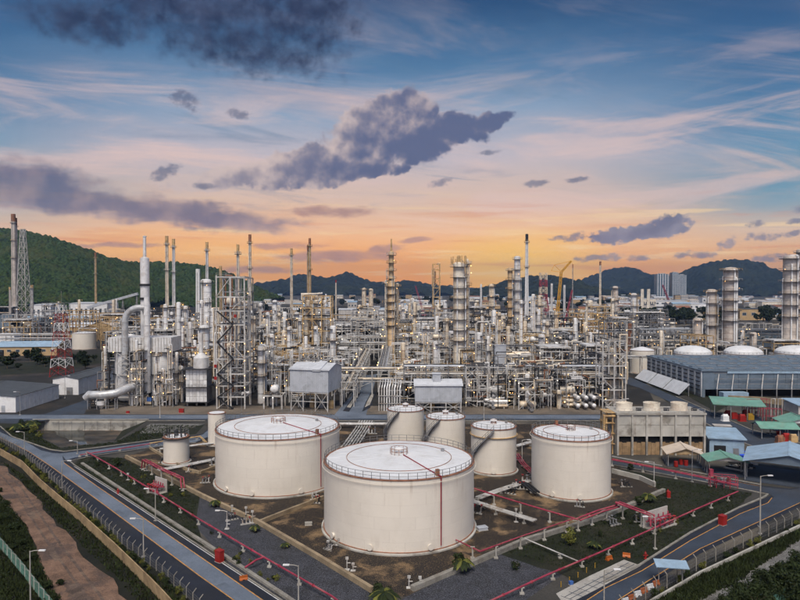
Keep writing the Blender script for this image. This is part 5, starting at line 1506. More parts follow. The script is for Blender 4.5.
def frame(X, Y, w, d, zs, nx, ny, mat=None, label=None, order=None, rz=0.0, near=True, pipes=8, decks=True, name='steel_frame', sw=.32, brace=True, rails=True, lamps=2):
    """open steel structure: posts, beams on every level, gratings, railings, pipe runs. Origin: front left corner"""
    mat = mat or random.choice(STEELS)
    t = T(name, label, 'steel frame', (X, Y, 0), rz, None, order)
    xs = [w * i / nx for i in range(nx + 1)]; ys = [d * j / ny for j in range(ny + 1)]; top = zs[-1]
    if near:
        for x in xs:
            for y in ys: t.bar('post', (x, y, 0), (x, y, top + rnd(0, .6)), sw, mat)
        for z in zs:
            for y in ys: t.bar('beam', (0, y, z), (w, y, z), sw * .7, mat, sw)
            for x in xs: t.bar('beam', (x, 0, z - .02), (x, d, z - .02), sw * .7, mat, sw)
    else:
        b = MB()
        for x in xs:
            for y in ys: b.bar((x, y, 0), (x, y, top), sw)
        for z in zs:
            for y in ys: b.bar((0, y, z), (w, y, z), sw * .7, sw)
            for x in xs: b.bar((x, 0, z - .02), (x, d, z - .02), sw * .7, sw)
        t.mesh('skeleton', b, mat, smooth=False)
    if brace:
        for k in range(len(zs)):
            za = zs[k - 1] if k else 0
            i = random.randrange(nx)
            if random.random() < .7: t.bar('brace', (xs[i], -.02, za + .1), (xs[i + 1], -.02, zs[k] - .1), sw * .5, mat)
            if random.random() < .4: t.bar('brace', (xs[i + 1], -.03, za + .1), (xs[i], -.03, zs[k] - .1), sw * .5, mat)
    for z in zs:
        if decks and random.random() < .5:
            i0 = random.randrange(nx); i1 = random.randint(i0 + 1, nx)
            t.box('deck', (xs[i0] + xs[i1]) / 2, d / 2, z + sw * .5 + .05, xs[i1] - xs[i0], d - .3, .08, 'grate')
            if rails:
                b = MB(); zz = z + sw * .5
                th = .06 if near else .1
                for k in range(int((xs[i1] - xs[i0]) / 1.6) + 1):
                    x = min(xs[i1], xs[i0] + k * 1.6); b.bar((x, -.1, zz), (x, -.1, zz + 1.1), th)
                for hh in ((.55, 1.1) if near else (1.1,)): b.bar((xs[i0], -.1, zz + hh), (xs[i1], -.1, zz + hh), th)
                t.mesh('railing', b, random.choice(['steel_pale', 'steel_warm', 'steel_pale']), smooth=False)
    for k in range(pipes):
        m = random.choice(PIPEM); r = rnd(.10, .30) if near else rnd(.2, .45); b = MB()
        kind = random.random()
        if kind < .4:
            x, y = rnd(0, w), rnd(-.6, d); z1 = top * rnd(.5, 1.08)
            x2 = x + rnd(-3, 3)
            b.path([(x, y, .2), (x, y, z1), (x2, y, z1 + .01), (x2, y + .01, z1 * rnd(.3, .7))], r, 6)
        elif kind < .85:
            z = random.choice(zs) + rnd(.4, 1.6); y = rnd(-.4, d); x0, x1 = sorted((rnd(-1, w), rnd(0, w + 1)))
            b.path([(x0, y, z - rnd(.5, 3)), (x0, y, z), (max(x1, x0 + 2), y, z), (max(x1, x0 + 2), y + .5, z + .4)], r, 6)
        else:
            z = random.choice(zs) + rnd(.3, 1.2); x = rnd(0, w); b.path([(x, -1, z), (x, d + 1, z)], r, 6)
        t.mesh('pipe', b, m)
    lampdots(t, [(random.choice(xs), -.25, random.choice(zs) - .5) for _ in range(lamps)], mat='lamp_warm' if random.random() < .8 else 'lamp_white', r=.11 if Y < 300 else .19)
    return t


def exchanger_pair(X, Y, z, L, ang, order, r=.55):
    t = T('heat_exchanger', None, 'heat exchanger', (X, Y, z), ang, None, order)
    for k in range(2):
        zz = .9 + k * (2 * r + .35); m = random.choice(['silver', 'silver_warm', 'steel_grey'])
        b = MB(); b.tube((-L / 2, 0, zz), (L / 2, 0, zz), r, 14); t.mesh('shell', b, m)
        b = MB(); b.tube((-L / 2 - .5, 0, zz), (-L / 2, 0, zz), r * 1.12, 14); b.tube((L / 2, 0, zz), (L / 2 + .25, 0, zz), r * 1.12, 14); t.mesh('end_flange', b, 'steel_grey')
    for x in (-L * .3, L * .3): t.box('saddle', x, 0, .35, .3, 1, .7, 'concrete')
    return t


def air_cooler(X, Y, z, nb, order, w=3.2, d=7):
    t = T('air_cooler', None, 'air cooler', (X, Y, z), 0, None, order)
    for k in range(nb):
        x = (k + .5) * w
        t.box('bundle', x, d / 2, 1.4, w - .15, d, .6, random.choice(['silver', 'steel_pale']))
        for yf in (.3, .72): b = MB(); b.lathe([(w * .40, .35), (w * .44, 1.1)], 16, x, d * yf); t.mesh('fan_ring', b, 'steel_grey')
    for x in (0, nb * w):
        for y in (0, d): t.bar('leg', (x, y, 0), (x, y, 1.2), .22, 'steel_pale')
    return t


RACKM = ['silver', 'steel_grey', 'steel_pale', 'shed_grey', 'steel_grey', 'silver_warm', 'steel_dark']


def rack(label, X0, X1, Y, w, zs, pipes, step=7.0, mat='steel_pale', axis='x', name='pipe_rack'):
    t = T(name, label, 'pipe rack', (X0, Y, 0) if axis == 'x' else (Y, X0, 0), 0)
    tr = (lambda x, y, z: (x, y, z)) if axis == 'x' else (lambda x, y, z: (y, x, z))
    L = X1 - X0; n = max(1, round(L / step))
    for i in range(n + 1):
        x = L * i / n
        for y in (0, w): t.bar('post', tr(x, y, 0), tr(x, y, zs[-1] + .4), .34, mat)
        for z in zs: t.bar('cross_beam', tr(x, -.5, z - .2), tr(x, w + .5, z - .2), .3, mat)
    for z in zs:
        for y in (0, w): t.bar('beam', tr(0, y, z - .5), tr(L, y, z - .5), .24, mat, .3)
        y = .4
        while y < w - .3:
            r = rnd(.10, .30)
            if random.random() < .86:
                a, c = (0, L) if random.random() < .7 else sorted((rnd(0, L), rnd(0, L)))
                if c - a > 4: t.tube('pipe', tr(a, y, z + r), tr(c, y, z + r), r, random.choice(RACKM))
            y += 2 * r + rnd(.12, .35)
    for i in range(0, n, 2):
        t.bar('brace', tr(L * i / n, -.03, .2), tr(L * (i + 1) / n, -.03, zs[0] - .6), .16, mat)
    lampdots(t, [tr(rnd(0, L), -.3, zs[-1] + .2) for _ in range(int(L / 20) + 1)], r=.18)
    return t


# ------------------------------------------------------------------ process plant: the landmarks
# stacks, left to right
stack('tall grey stack beside the lattice mast at the far left', 14.5, 674, 2.5, 214, 'beige_metal', 'rust_rim', rings=3)
stack('slim twin stack hugging the tall far left one', 17.2, 678, 1.3, 218, 'beige_metal', 'rust_rim', rings=1)
stack('short stack left of the tall far left stack', 10.3, 640, 1.2, 287, 'beige_metal', rings=0)
stack('short stack right of the far left lattice mast', 32.2, 640, 1.7, 285, 'steel_pale', rings=1)
stack('slim brown stack before the left hill, standing alone', 96, 800, 1.45, 252.5, 'steel_warm', 'rust_rim', rings=2)
stack('slim stack behind the boiler house, left of a pair', 167.5, 450, 1.25, 236, 'silver_warm', rings=2)
stack('slim stack behind the boiler house, right of a pair', 174.2, 452, 1.2, 239, 'silver', rings=2)
stack('white column like stack right of the slim pair', 198.3, 500, 1.9, 269, 'white_paint', 'white_paint', rings=0)
stack('slim stack rising from the white columns left of the stair tower', 207.5, 400, 1.0, 242, 'silver', rings=1)
stack('slim stack rising directly behind the open stair tower', 238.4, 330, .85, 244.5, 'silver_warm', rings=1)
stack('slim stack with dark tip right of the stair tower', 250.3, 470, 1.25, 234.5, 'silver_warm', 'rust_rim', rings=2)
stack('short ochre stack left of the stair tower', 221, 420, 1.0, 266, 'steel_warm', 'steel_warm', rings=0)
stack('slim stack left of the ochre twin stacks', 291.7, 550, 1.25, 248.5, 'silver_warm', rings=1)
stack('taller one of the ochre twin stacks', 310.0, 500, 1.15, 238.3, 'steel_warm', 'rust_rim', rings=2)
stack('shorter one of the ochre twin stacks', 308.0, 503, .8, 245, 'steel_warm', 'rust_rim', rings=0)
stack('tall white stack with black tip right of the centre', 526.5, 500, 1.75, 234, 'white_paint', 'steel_dark', rings=2, r_top=1.1)
stack('slim white stack left of the big centre columns', 481, 620, 1.1, 284, 'white_paint', 'white_paint', rings=0)
stack('slim white stack left of the yellow crane', 551.5, 620, 1.2, 283.5, 'white_paint', 'white_paint', rings=0)
stack('slim white stack right of the yellow crane', 564.2, 620, 1.2, 285, 'white_paint', 'white_paint', rings=0)
stack('very thin mast stack right of the cranes', 572.5, 700, .55, 264, 'steel_pale', 'rust_rim', rings=0)
stack('slim ochre stack at the far ochre building', 600, 900, 1.6, 261.5, 'silver_warm', 'rust_rim', rings=0)
stack('thin red topped stack before the far hills', 336, 800, 1.0, 280, 'silver_warm', 'red', rings=0)
stack('left of two short cream stacks by the glass towers', 642, 900, 2.4, 289, 'cream', 'cream', rings=0, r_top=2.2)
stack('right of two short cream stacks by the glass towers', 648.3, 900, 2.4, 289, 'cream', 'cream', rings=0, r_top=2.2)
stack('thin stack between the right columns', 640, 380, .35, 335, 'white_paint', 'white_paint', rings=0)
stack('lone slim grey mast in front of the stair tower', 631, 300, .3, 352, 'steel_pale', 'steel_pale', rings=0)

# big columns
def colpx(label, px, Y, wpx, pyt, mat, plats, **k):
    return column(label, XB(px, Y), Y, wpx * Y / FPX / 2, ZT(pyt, Y), mat, plats, **k)


t = colpx('big cream column with crowded top platforms at the centre', 458.6, 262, 11.0, 262, 'cream', 8, full=True, sidepipes=3)
b = MB(); r_ = 11.6 * 262 / FPX / 2; h_ = ZT(262, 262)
for k in range(10):
    a = 2 * PI * k / 10; b.tube(((r_ + .7) * math.cos(a), (r_ + .7) * math.sin(a), h_ - 1), ((r_ + .7) * math.cos(a), (r_ + .7) * math.sin(a), h_ + rnd(1.0, 2.6)), .16, 6)
b.tube((0, 0, h_ - .5), (0, 0, h_ + 2.6), .5, 10); t.mesh('top_nozzle', b, 'steel_warm')
colpx('slender companion column right of the big cream one', 466.8, 266, 3.2, 259, 'silver_warm', 4, full=True)
t = colpx('ochre column tower with thin tip left of the big cream one', 391.3, 330, 7.2, 251, 'ochre_metal', 10, full=True, taper=(.74, 1.3), sidepipes=4)
b = MB(); h_ = ZT(251, 330); b.tube((0, 0, h_ - .5), (0, 0, ZT(239, 330)), .55, 8, .3); t.mesh('tip', b, 'steel_warm')
colpx('slim column beside the ochre tower', 397.2, 336, 3.0, 283, 'silver_warm', 4)
colpx('dark capped column left of the ochre tower', 386.2, 334, 3.0, 280, 'cream', 3)
frame(XB(433, 700), 700, 7.5, 7.5, [10, 20, 30, 40, 50, 60, ZT(264, 700)], 1, 1, 'steel_warm', 'square lattice tower far behind, left of the big cream column', near=False, pipes=6, sw=.9)
colpx('shorter column left of the twin centre columns', 509.8, 420, 4.8, 267.5, 'ochre_metal', 6, full=True)
colpx('tall column with ochre platforms left of the white stack', 517, 426, 6.0, 256, 'silver', 6, full=True)
colpx('lower column with dark bands right of the big cream one', 491.3, 470, 5.0, 284, 'silver_warm', 4, full=True)
colpx('slim white column right of the white stack', 533, 330, 3.6, 294, 'white_paint', 3)
colpx('white insulated column in the second row, right of centre', 575, 300, 3.8, 318, 'white_paint', 3)
colpx('left of the twin cream columns before the far hills', 364, 700, 4.4, 288, 'silver_warm', 3)
colpx('right of the twin cream columns before the far hills', 371, 702, 4.4, 288.5, 'silver_warm', 3)
colpx('grey column with red light right of the ochre building', 615, 520, 5.6, 286, 'beige_metal', 3, full=True)
colpx('pale column right of the grey red light column', 633.5, 480, 6.2, 293, 'silver', 3, full=True)
colpx('shorter of the right hand brown columns', 711, 385, 9.6, 289, 'beige_metal', 4, full=True, sidepipes=3)
colpx('tall fat brown column behind the middle domed tank', 730, 380, 13.5, 267, 'beige_metal', 6, full=True, sidepipes=3)
colpx('low fat brown column left of the shorter brown column', 697, 380, 8.5, 318, 'beige_metal', 2)
colpx('fat brown column at the right edge', 789.5, 372, 13.5, 255, 'beige_metal', 6, full=True, sidepipes=3)
colpx('tallest brown column cut by the right edge', 800, 392, 9, 249, 'beige_metal', 5, full=True)
colpx('small brown vessel left of the right edge column', 753, 380, 6.5, 332, 'beige_metal', 1)
colpx('white column left of the stair tower', 207.5, 330, 8.5, 279, 'white_paint', 3, full=True, sidepipes=3)
colpx('slim white column before the white column, left of the stair tower', 202, 300, 3.6, 300, 'white_paint', 2)
colpx('white column right of the boiler house', 166, 310, 4.2, 304, 'white_paint', 2)
colpx('second white column right of the boiler house', 179, 310, 4.4, 302, 'white_paint', 2)
colpx('fat white vessel column behind the white box furnace', 204.5, 275, 9.5, 325, 'white_paint', 1, full=True)
colpx('silver column with stepped bands right of the stair tower', 261, 222, 6.5, 346, 'silver', 3, full=True, rail='steel_pale')
colpx('slim white column in the front row behind the far road', 527.3, 212, 4.8, 374, 'white_paint', 1, sidepipes=1)
colpx('short cream column in the front row left of the cooling tower', 559, 212, 4.6, 390, 'cream', 1, sidepipes=1)
colpx('cream column inside the cage tower by the cooling tower', 612.5, 215, 6.4, 348, 'cream', 3, full=True)
colpx('dark vessel column at the front row right of centre', 551, 222, 4.6, 386, 'steel_dark', 0, sidepipes=1)
colpx('cream column in the second row left of the stilted shed', 284, 300, 4, 330, 'silver_warm', 2)
for k, (px, Y, w, pt) in enumerate(((321, 390, 4, 322), (333, 390, 3.6, 318), (275, 480, 4.5, 300), (297, 440, 5, 312), (261, 520, 4, 303), (544, 340, 4, 320), (494, 330, 4, 310), (503, 350, 4.5, 316),
                                    (420, 400, 4, 328), (355, 460, 4, 318), (585, 360, 4, 322), (598, 340, 4, 330), (240, 420, 5, 305), (187, 420, 4, 310), (193, 380, 4, 318), (150, 420, 4, 312),
                                    (540, 560, 5, 295), (477, 560, 4, 300), (402, 640, 4, 300), (412, 760, 4, 298), (445, 800, 4, 300), (330, 760, 4, 302), (318, 820, 4, 300), (590, 760, 5, 300), (660, 560, 5, 318), (672, 520, 5, 322))):
    c_ = column(None, XB(px, Y), Y, w * Y / FPX / 2, ZT(pt, Y), random.choice(['silver', 'silver_warm', 'cream', 'white_paint']), random.choice([2, 3]), order='slim process columns ' + where(XB(px, Y), Y))

for k, (px, Y, w, pt) in enumerate(((178, 262, 3.6, 336), (183, 285, 3.0, 318), (190, 300, 4.2, 322), (195, 268, 3.4, 340), (159, 330, 4.0, 318), (153, 300, 3.2, 326), (172, 350, 3.4, 312), (186, 350, 4.4, 306), (213, 300, 3.8, 308),
                                    (247, 262, 3.2, 330), (254, 300, 4.2, 316), (268, 330, 3.4, 312), (272, 280, 4.4, 334), (300, 330, 3.8, 318), (306, 280, 3.2, 336), (316, 300, 4.2, 326), (328, 350, 4.0, 308),
                                    (482, 300, 3.4, 316), (488, 262, 3.0, 336), (499, 290, 3.6, 312), (508, 300, 4.0, 326), (521, 300, 3.2, 300), (547, 300, 3.6, 322), (556, 340, 3.8, 312), (566, 270, 3.0, 340), (590, 280, 3.8, 332), (598, 262, 3.2, 342),
                                    (428, 300, 3.4, 326), (437, 330, 3.8, 316), (447, 300, 3.2, 318), (407, 300, 3.6, 334))):
    column(None, XB(px, Y), Y, w * Y / FPX / 2, ZT(pt, Y), random.choice(['silver', 'white_paint', 'white_paint', 'silver_warm']), random.choice([2, 3]), order='slim process columns ' + where(XB(px, Y), Y))
# silver boiler house at the left
Yb = YB(403); X0 = XB(109, Yb); sc_ = Yb / FPX
t = T('boiler_house', 'silver boiler house with two silos, ribbed casing and great ducts', 'boiler', (X0, Yb, 0))
zq = lambda py: ZT(py, Yb)
for cx, rr_, m in ((7.0 * sc_ * 2 + .5, 14.5 * sc_, 'silver'), (48.5 * sc_, 14.5 * sc_, 'white_paint')):
    b = MB(); n = 9; pr = []
    for k in range(n): pr += [(rr_, 2 + (zq(351) - 2) * k / n + .03), (rr_, 2 + (zq(351) - 2) * (k + 1) / n - .05), (rr_ - .06, 2 + (zq(351) - 2) * (k + 1) / n - .02)]
    b.lathe([(rr_ * .8, .5), (rr_, 2)] + pr, 32, cx, rr_); t.mesh('silo', b, m)
    for z in (zq(375), zq(393)):
        b = MB(); b.lathe([(rr_, z), (rr_ + .9, z), (rr_ + .9, z + .15), (rr_, z + .15)], 32, cx, rr_); t.mesh('walkway', b, 'steel_dark')
    for a in range(6): t.bar('leg', (cx + rr_ * .8 * math.cos(a), rr_ + rr_ * .8 * math.sin(a), 0), (cx + rr_ * .8 * math.cos(a), rr_ + rr_ * .8 * math.sin(a), 2.2), .5, 'steel_dark')
wc = 63 * sc_
t.box('casing', wc / 2, 5.0, (zq(337.5) + zq(352)) / 2, wc, 10.5, zq(337.5) - zq(352), 'silver')
for k in range(22): t.box('casing_rib', wc * (k + .5) / 22, -.32, (zq(337.5) + zq(352)) / 2, .18, .2, zq(338) - zq(352), 'steel_pale')
t.box('casing_floor', wc / 2, 5, zq(352) - .12, wc + 1, 11.5, .25, 'steel_dark')
for x in (.3, wc * .36, wc * .66, wc - .3): t.bar('column', (x, -.3, 0), (x, -.3, zq(352)), .4, 'steel_dark')
# goose neck duct
gx0 = 18.2 * sc_; rd = 3.1 * sc_
b = MB(); R0 = 5.0
pts = [(gx0, -1.4, zq(376)), (gx0, -1.4, zq(322))]
cz = zq(322)
for a in range(1, 9): pts.append((gx0 + R0 * (1 - math.cos(a * PI / 16)), -1.4, cz + R0 * math.sin(a * PI / 16)))
pts.append((gx0 + R0 + 3.0, -1.4, cz + R0)); 
b.path(pts, rd, 16); t.mesh('gooseneck_duct', b, 'duct_metal')
for z in np.linspace(zq(370), zq(322), 7):
    b = MB(); b.lathe([(rd, z), (rd + .1, z), (rd + .1, z + .18), (rd, z + .18)], 18, gx0, -1.4); t.mesh('duct_flange', b, 'steel_pale')
# tall straight duct
gx1 = 40.5 * sc_; b = MB(); b.lathe([(3.0 * sc_, zq(392)), (3.0 * sc_, zq(303)), (2.6 * sc_, zq(297.5)), (.2, zq(297))], 16, gx1, -1.6); t.mesh('straight_duct', b, 'silver')
for z in np.linspace(zq(385), zq(305), 9):
    b = MB(); b.lathe([(3 * sc_, z), (3 * sc_ + .12, z), (3 * sc_ + .12, z + .18), (3 * sc_, z + .18)], 16, gx1, -1.6); t.mesh('duct_flange', b, 'white_paint')
b = MB(); b.tube((gx1 - 2.4, -2.6, 1.9), (gx1 + .6, -2.6, 1.9), 1.4, 14); b.box(gx1 + 1.0, -3.0, 1.0, 2.2, 1.6, 1.4); t.mesh('blower', b, 'silver_warm')
t.box('blower_motor', gx1 + 1.5, -3.4, 1.9, 1.6, 1.2, 1.2, 'blue')
# chimney of the boiler
b = MB(); b.lathe([(4.5 * sc_, zq(352)), (4.5 * sc_, zq(257.5)), (1.6 * sc_, zq(256)), (1.5 * sc_, zq(236)), (1.9 * sc_, zq(235.5)), (1.9 * sc_, zq(234.5)), (1.2 * sc_, zq(234.5))], 20, 30 * sc_, 6.0); ch = t.mesh('chimney', b, 'silver')
for pz in (286, 300):
    b = MB(); b.lathe([(4.5 * sc_, zq(pz)), (5.6 * sc_, zq(pz)), (5.6 * sc_, zq(pz) + .8), (4.6 * sc_, zq(pz) + .8)], 20, 30 * sc_, 6.0); t.mesh('chimney_platform', b, 'steel_dark', ch)
b = MB(); b.tube((gx0 + R0 + 2, -1.4, cz + R0), (30 * sc_, 6.0, cz + R0 - 2), rd * .9, 12); t.mesh('cross_duct', b, 'silver')
for k in range(4):
    z0_, z1_ = zq(352 + 11 * k), zq(352 + 11 * (k + 1)); xa, xb = 12 * sc_, 30 * sc_
    for x in (xa, xb): t.bar('duct_post', (x, -2.8, z1_ if k < 3 else 0), (x, -2.8, z0_), .3, 'steel_pale')
    t.bar('duct_beam', (xa, -2.8, z1_), (xb, -2.8, z1_), .25, 'steel_pale'); t.bar('duct_brace', (xa, -2.85, z1_), (xb, -2.85, z0_), .16, 'steel_pale'); t.bar('duct_brace', (xb, -2.9, z1_), (xa, -2.9, z0_), .16, 'steel_pale')
lampdots(t, [(2, -.8, zq(352)), (15, -.8, zq(352)), (8, -3, zq(375)), (20, -1, zq(393))])
for px, Y, w, pt, m_ in ((105.5, 226, 3, 346, 'silver'), (132, 217, 2.4, 362, 'white_paint'), (137, 218, 2.8, 340, 'silver'), (157, 217, 2.2, 352, 'silver'), (163, 217, 2.6, 368, 'white_paint'), (170, 218, 2.6, 344, 'silver'), (177, 224, 3.2, 352, 'white_paint'), (182, 224, 2.6, 366, 'silver')):
    column(None, XB(px, Y), Y, w * Y / FPX / 2, ZT(pt, Y), m_, 2, order='slim upright vessels pressed against the silver boiler house', sidepipes=2)
for px, w_px, Yq, tp in ((130, 13, 215.5, 352), (153, 20, 214.5, 384), (98, 11, 222, 372)):
    n_ = max(2, int(ZT(tp, Yq) / 3.6)); frame(XB(px, Yq), Yq, w_px * Yq / FPX, 4, [ZT(tp, Yq) * (k + 1) / n_ for k in range(n_)], max(1, round(w_px / 7)), 1, 'steel_grey', None, 'grey frames wrapped round the silver boiler house', pipes=12, sw=.24, lamps=1)
# flue duct on legs left of it
t = T('flue_duct', 'horizontal pale flue duct on legs left of the boiler house', 'duct', (XB(86, YB(409)), YB(409), 0))
b = MB(); s2 = YB(409) / FPX; zf = ZT(395, YB(409))
b.path([(0, 0, zf - 1.2), (1.2, 0, zf), (5, 0, zf), (9.5, 1, zf + .3), (12, 4, zf + 1.6), (13.5, 6, zf + 2)], 1.35, 14); t.mesh('duct', b, 'duct_metal')
for x in (1.0, 4.0, 7.0, 10): t.bar('leg', (x, -.8, 0), (x, -.8, zf - 1), .3, 'steel_grey'); t.bar('leg', (x, .9, 0), (x, .9, zf - 1), .3, 'steel_grey')
b = MB(); b.lathe([(.2, 0), (1.4, 1.4), (1.4, 2.6)], 14, 5, 0); t.mesh('hopper', b, 'silver')
# boxed furnace
Yf = YB(406); t = T('box_furnace', 'white panelled box furnace with a drum on top', 'furnace', (XB(186, Yf), Yf, 0)); wf = 21 * Yf / FPX; zf = lambda py: ZT(py, Yf)
for i in range(6):
    for j in range(6):
        za, zb = zf(402) + (zf(369) - zf(402)) * j / 6, zf(402) + (zf(369) - zf(402)) * (j + 1) / 6
        t.box('panel', wf * (i + .5) / 6, 0, (za + zb) / 2, wf / 6 - .08, .2, zb - za - .08, 'silver' if (i + j) % 4 else 'white_paint')
t.box('casing', wf / 2, 3.1, (zf(402) + zf(369)) / 2, wf - .1, 6, zf(369) - zf(402) - .1, 'steel_grey')
for z in (zf(387), zf(369), zf(402)): t.box('walkway', wf / 2, 2.6, z, wf + 2, 8, .15, 'steel_dark')
b = MB(); b.lathe([(wf * .36, 0), (wf * .36, 3.6), (wf * .2, 4.6), (wf * .10, 5.2), (wf * .10, 12), (.05, 12)], 20, wf * .6, 3, zf(369)); t.mesh('drum', b, 'silver')
for x in (.4, wf / 2, wf - .4): t.bar('leg', (x, .4, 0), (x, .4, zf(402)), .5, 'concrete')
b = MB()
for k in range(9): b.bar((-1 + k * (wf + 2) / 8, -1.3, zf(387)), (-1 + k * (wf + 2) / 8, -1.3, zf(387) + 1.1), .06)
b.bar((-1, -1.3, zf(387) + 1.1), (wf + 1, -1.3, zf(387) + 1.1), .06); t.mesh('railing', b, 'steel_dark', smooth=False)

# open stair tower
Ys = YB(409); z_ = lambda py: ZT(py, Ys)
t = frame(XB(217, Ys), Ys, 28 * Ys / FPX, 8, [z_(p) for p in (397, 386, 374, 359, 342, 325, 311, 297, 277)], 2, 1, 'steel_pale', 'tall open steel stair tower in the front row', pipes=10, sw=.42, lamps=5)
w9 = 17 * Ys / FPX
lv = [0] + [z_(p) for p in (397, 386, 374, 359, 342, 325, 311)]
for k in range(len(lv) - 1):
    a, c = lv[k], lv[k + 1]; x0, x1 = (.4, w9) if k % 2 else (w9, .4)
    for y in (-1.2, -.3): t.bar('stair_stringer', (x0, y, a + .1), (x1, y, c), .12, 'steel_dark', .3)
    n = int((c - a) / .3); b = MB()
    for i in range(n): u = (i + .5) / n; b.box(x0 + (x1 - x0) * u, -.75, a + (c - a) * u, .3, .9, .05)
    t.mesh('stair_flight', b, 'steel_dark', smooth=False)
for px_, py_, m in ((203 + 13, 366, 'red'), (216, 378, 'red'), (236, 316, 'red')): t.box('sign_box', (px_ - 217) * Ys / FPX, -.4, z_(py_), .9, .3, 1.0, m)
frame(XB(224, 235), 235, 9, 8, [ZT(p, 235) for p in (395, 380, 365, 350, 335, 320, 306, 292, 278)], 2, 1, 'steel_grey', 'taller grey steel frame just behind the stair tower', pipes=14, sw=.36, lamps=3)
for k, (py, m) in enumerate(((300, 'cream'), (345, 'silver_warm'), (365, 'silver'))):
    drum(XB(231, 240), 241, ZT(py + 6, 240), 1.5, 4, 0, m, order='drums held inside the open stair tower', saddle_h=.3)

t = frame(XB(303, 310), 310, 28 * 310 / FPX, 9, [ZT(p, 310) for p in (372, 357, 343, 331, 319, 308, 296)], 3, 1, 'steel_warm', 'ochre frame tower below the ochre twin stacks', near=False, pipes=22, sw=.45, lamps=4)
for k, (px, r_, m) in enumerate(((308, 1.0, 'silver_warm'), (316, 1.2, 'cream'), (325, 1.0, 'silver'))):
    column(None, XB(px, 316), 316, r_, ZT(300, 316), m, 2, order='vessels standing inside the ochre frame tower')
# vessel table frame and looping pipe right of the stair tower
Yv = YB(409); frame(XB(264, Yv), Yv, 18 * Yv / FPX, 6, [ZT(396, Yv)], 2, 1, 'steel_pale', 'low table frame carrying a white vessel, left of the stilted shed', pipes=3, sw=.5)
drum(XB(275, Yv + 3), Yv + 3, ZT(396, Yv), 1.35, 2.2, R(90), 'white_paint', label='round white vessel on the low table frame', saddle_h=.6)
for k, (px, Y, za, zb, dx_, m) in enumerate(((266, 226, 4, 345, -2.2, 'white_paint'), (215, 222, 12, 333, 2.4, 'white_paint'), (476, 262, 2, 322, 5.5, 'steel_pale'), (486, 264, 2, 324, 4, 'steel_pale'))):
    X = XB(px, Y); b = MB(); zt = ZT(zb, Y); b.path([(X, Y, za), (X, Y, zt - .8), (X + dx_ * .15, Y, zt), (X + dx_ * .85, Y, zt), (X + dx_, Y, zt - .8), (X + dx_, Y, za + 3)], .36, 9)
    one('loop_pipe', b, m, None, 'pipe', 'hooped pipes', order='hooped upright white pipes ' + where(X, Y))

# cage tower left of cooling tower
Yk = YB(410); frame(XB(602.5, Yk), Yk, 23 * Yk / FPX, 7, [ZT(p, Yk) for p in (400, 390, 378, 366, 354, 341)], 2, 1, 'steel_pale', 'open cage tower rising left of the cooling tower', pipes=9, sw=.36, lamps=4)
Yk = 290; frame(XB(604, Yk), Yk, 9.5, 8, [ZT(p, Yk) for p in (372, 358, 345, 332, 322)], 2, 1, 'steel_grey', 'grey frame behind the open cage tower', pipes=8, sw=.4)

drum(XB(515, 256), 256, ZT(359.5, 256), 1.5, 11, 0, 'silver_warm', label='long horizontal cream vessel high in the frames right of the big column', saddle_h=.3)
smallbox('junction_house', 'grey box at the left end of the long horizontal vessel', 'box', 500, 388, 4.4, 3, ZT(345, 256), 'shed_grey', 0, False)
for i_ in range(3):
    for j_ in range(2):
        drum(XB(579 + 8 * i_, 208), 211, .4 + j_ * 2.6, .68, 4.5, PI / 2, 'silver', order='white round ended vessels pointing at the camera, front row', saddle_h=.4)
# arched cable bundle right of the central street
Yc = YB(411); t = T('pipe_arch', 'bundle of arched pale pipes right of the central street', 'pipework', (XB(379, Yc), Yc, 0))
for k in range(9):
    x = k * .85; b = MB(); zt = ZT(384, Yc) - abs(k - 4) * .12
    b.path([(x, 0, 0), (x, 0, zt - 1.2), (x + .2, .6, zt - .3), (x + .3, 2, zt), (x + .3, 9, zt + .4)], .2, 7); t.mesh('pipe', b, random.choice(['steel_pale', 'silver', 'white_paint']))
for z in (2.5, 5.0): t.bar('tie_beam', (-.3, -.3, z), (7.4, -.3, z), .2, 'steel_pale')

# pipe bridge across the central street
rack('pale truss pipe bridge over the central street', XB(340, 235), XB(404, 235), 235, 4, [ZT(380, 235), ZT(369, 235)], 5, step=11)
rack('long two deck pipe rack behind the small tanks', XB(404, 226), XB(606, 226), 228, 6.5, [6.0, 9.0, ZT(367, 228)], 9, step=8, mat='steel_grey')
rack('long pipe rack behind the left stilted shed', XB(250, 252), XB(342, 252), 252, 6, [6, 9], 8, step=8)
rack('high pipe rack crossing the second row', XB(340, 330), XB(610, 330), 330, 6, [8, 11.5, 15], 8, step=10)
rack('pipe rack in the third row left of the street', XB(130, 400), XB(345, 400), 400, 6, [8, 12], 8, step=11)
rack('pipe rack in the third row right of the street', XB(345, 450), XB(620, 450), 450, 6, [8, 12, 16], 8, step=12)
rack('brown pipe rack far back before the hills', XB(320, 620), XB(400, 620), 620, 8, [9, 14], 8, step=14, mat='steel_warm')
rack('dark pipe rack behind the domed tanks', XB(640, 400), XB(830, 400), 400, 7, [7, 11, 14], 8, step=11, mat='steel_grey')
rack('pipe rack beyond the long ochre shed', XB(-10, 440), XB(70, 440), 440, 6, [5, 8], 8, step=11)
rack('blue grey pipe bridge between white cone tank and cage tower', XB(602, 285), XB(662, 285), 285, 2.5, [ZT(357, 285)], 3, step=9)
rack('pipe rack running up the central street on its left', 215, 330, XB(342, 215), 4, [6, 8.5], 6, step=9, axis='y')
rack('pipe rack running up the central street on its right', 245, 330, XB(378, 245), 4, [7, 10], 6, step=9, axis='y')

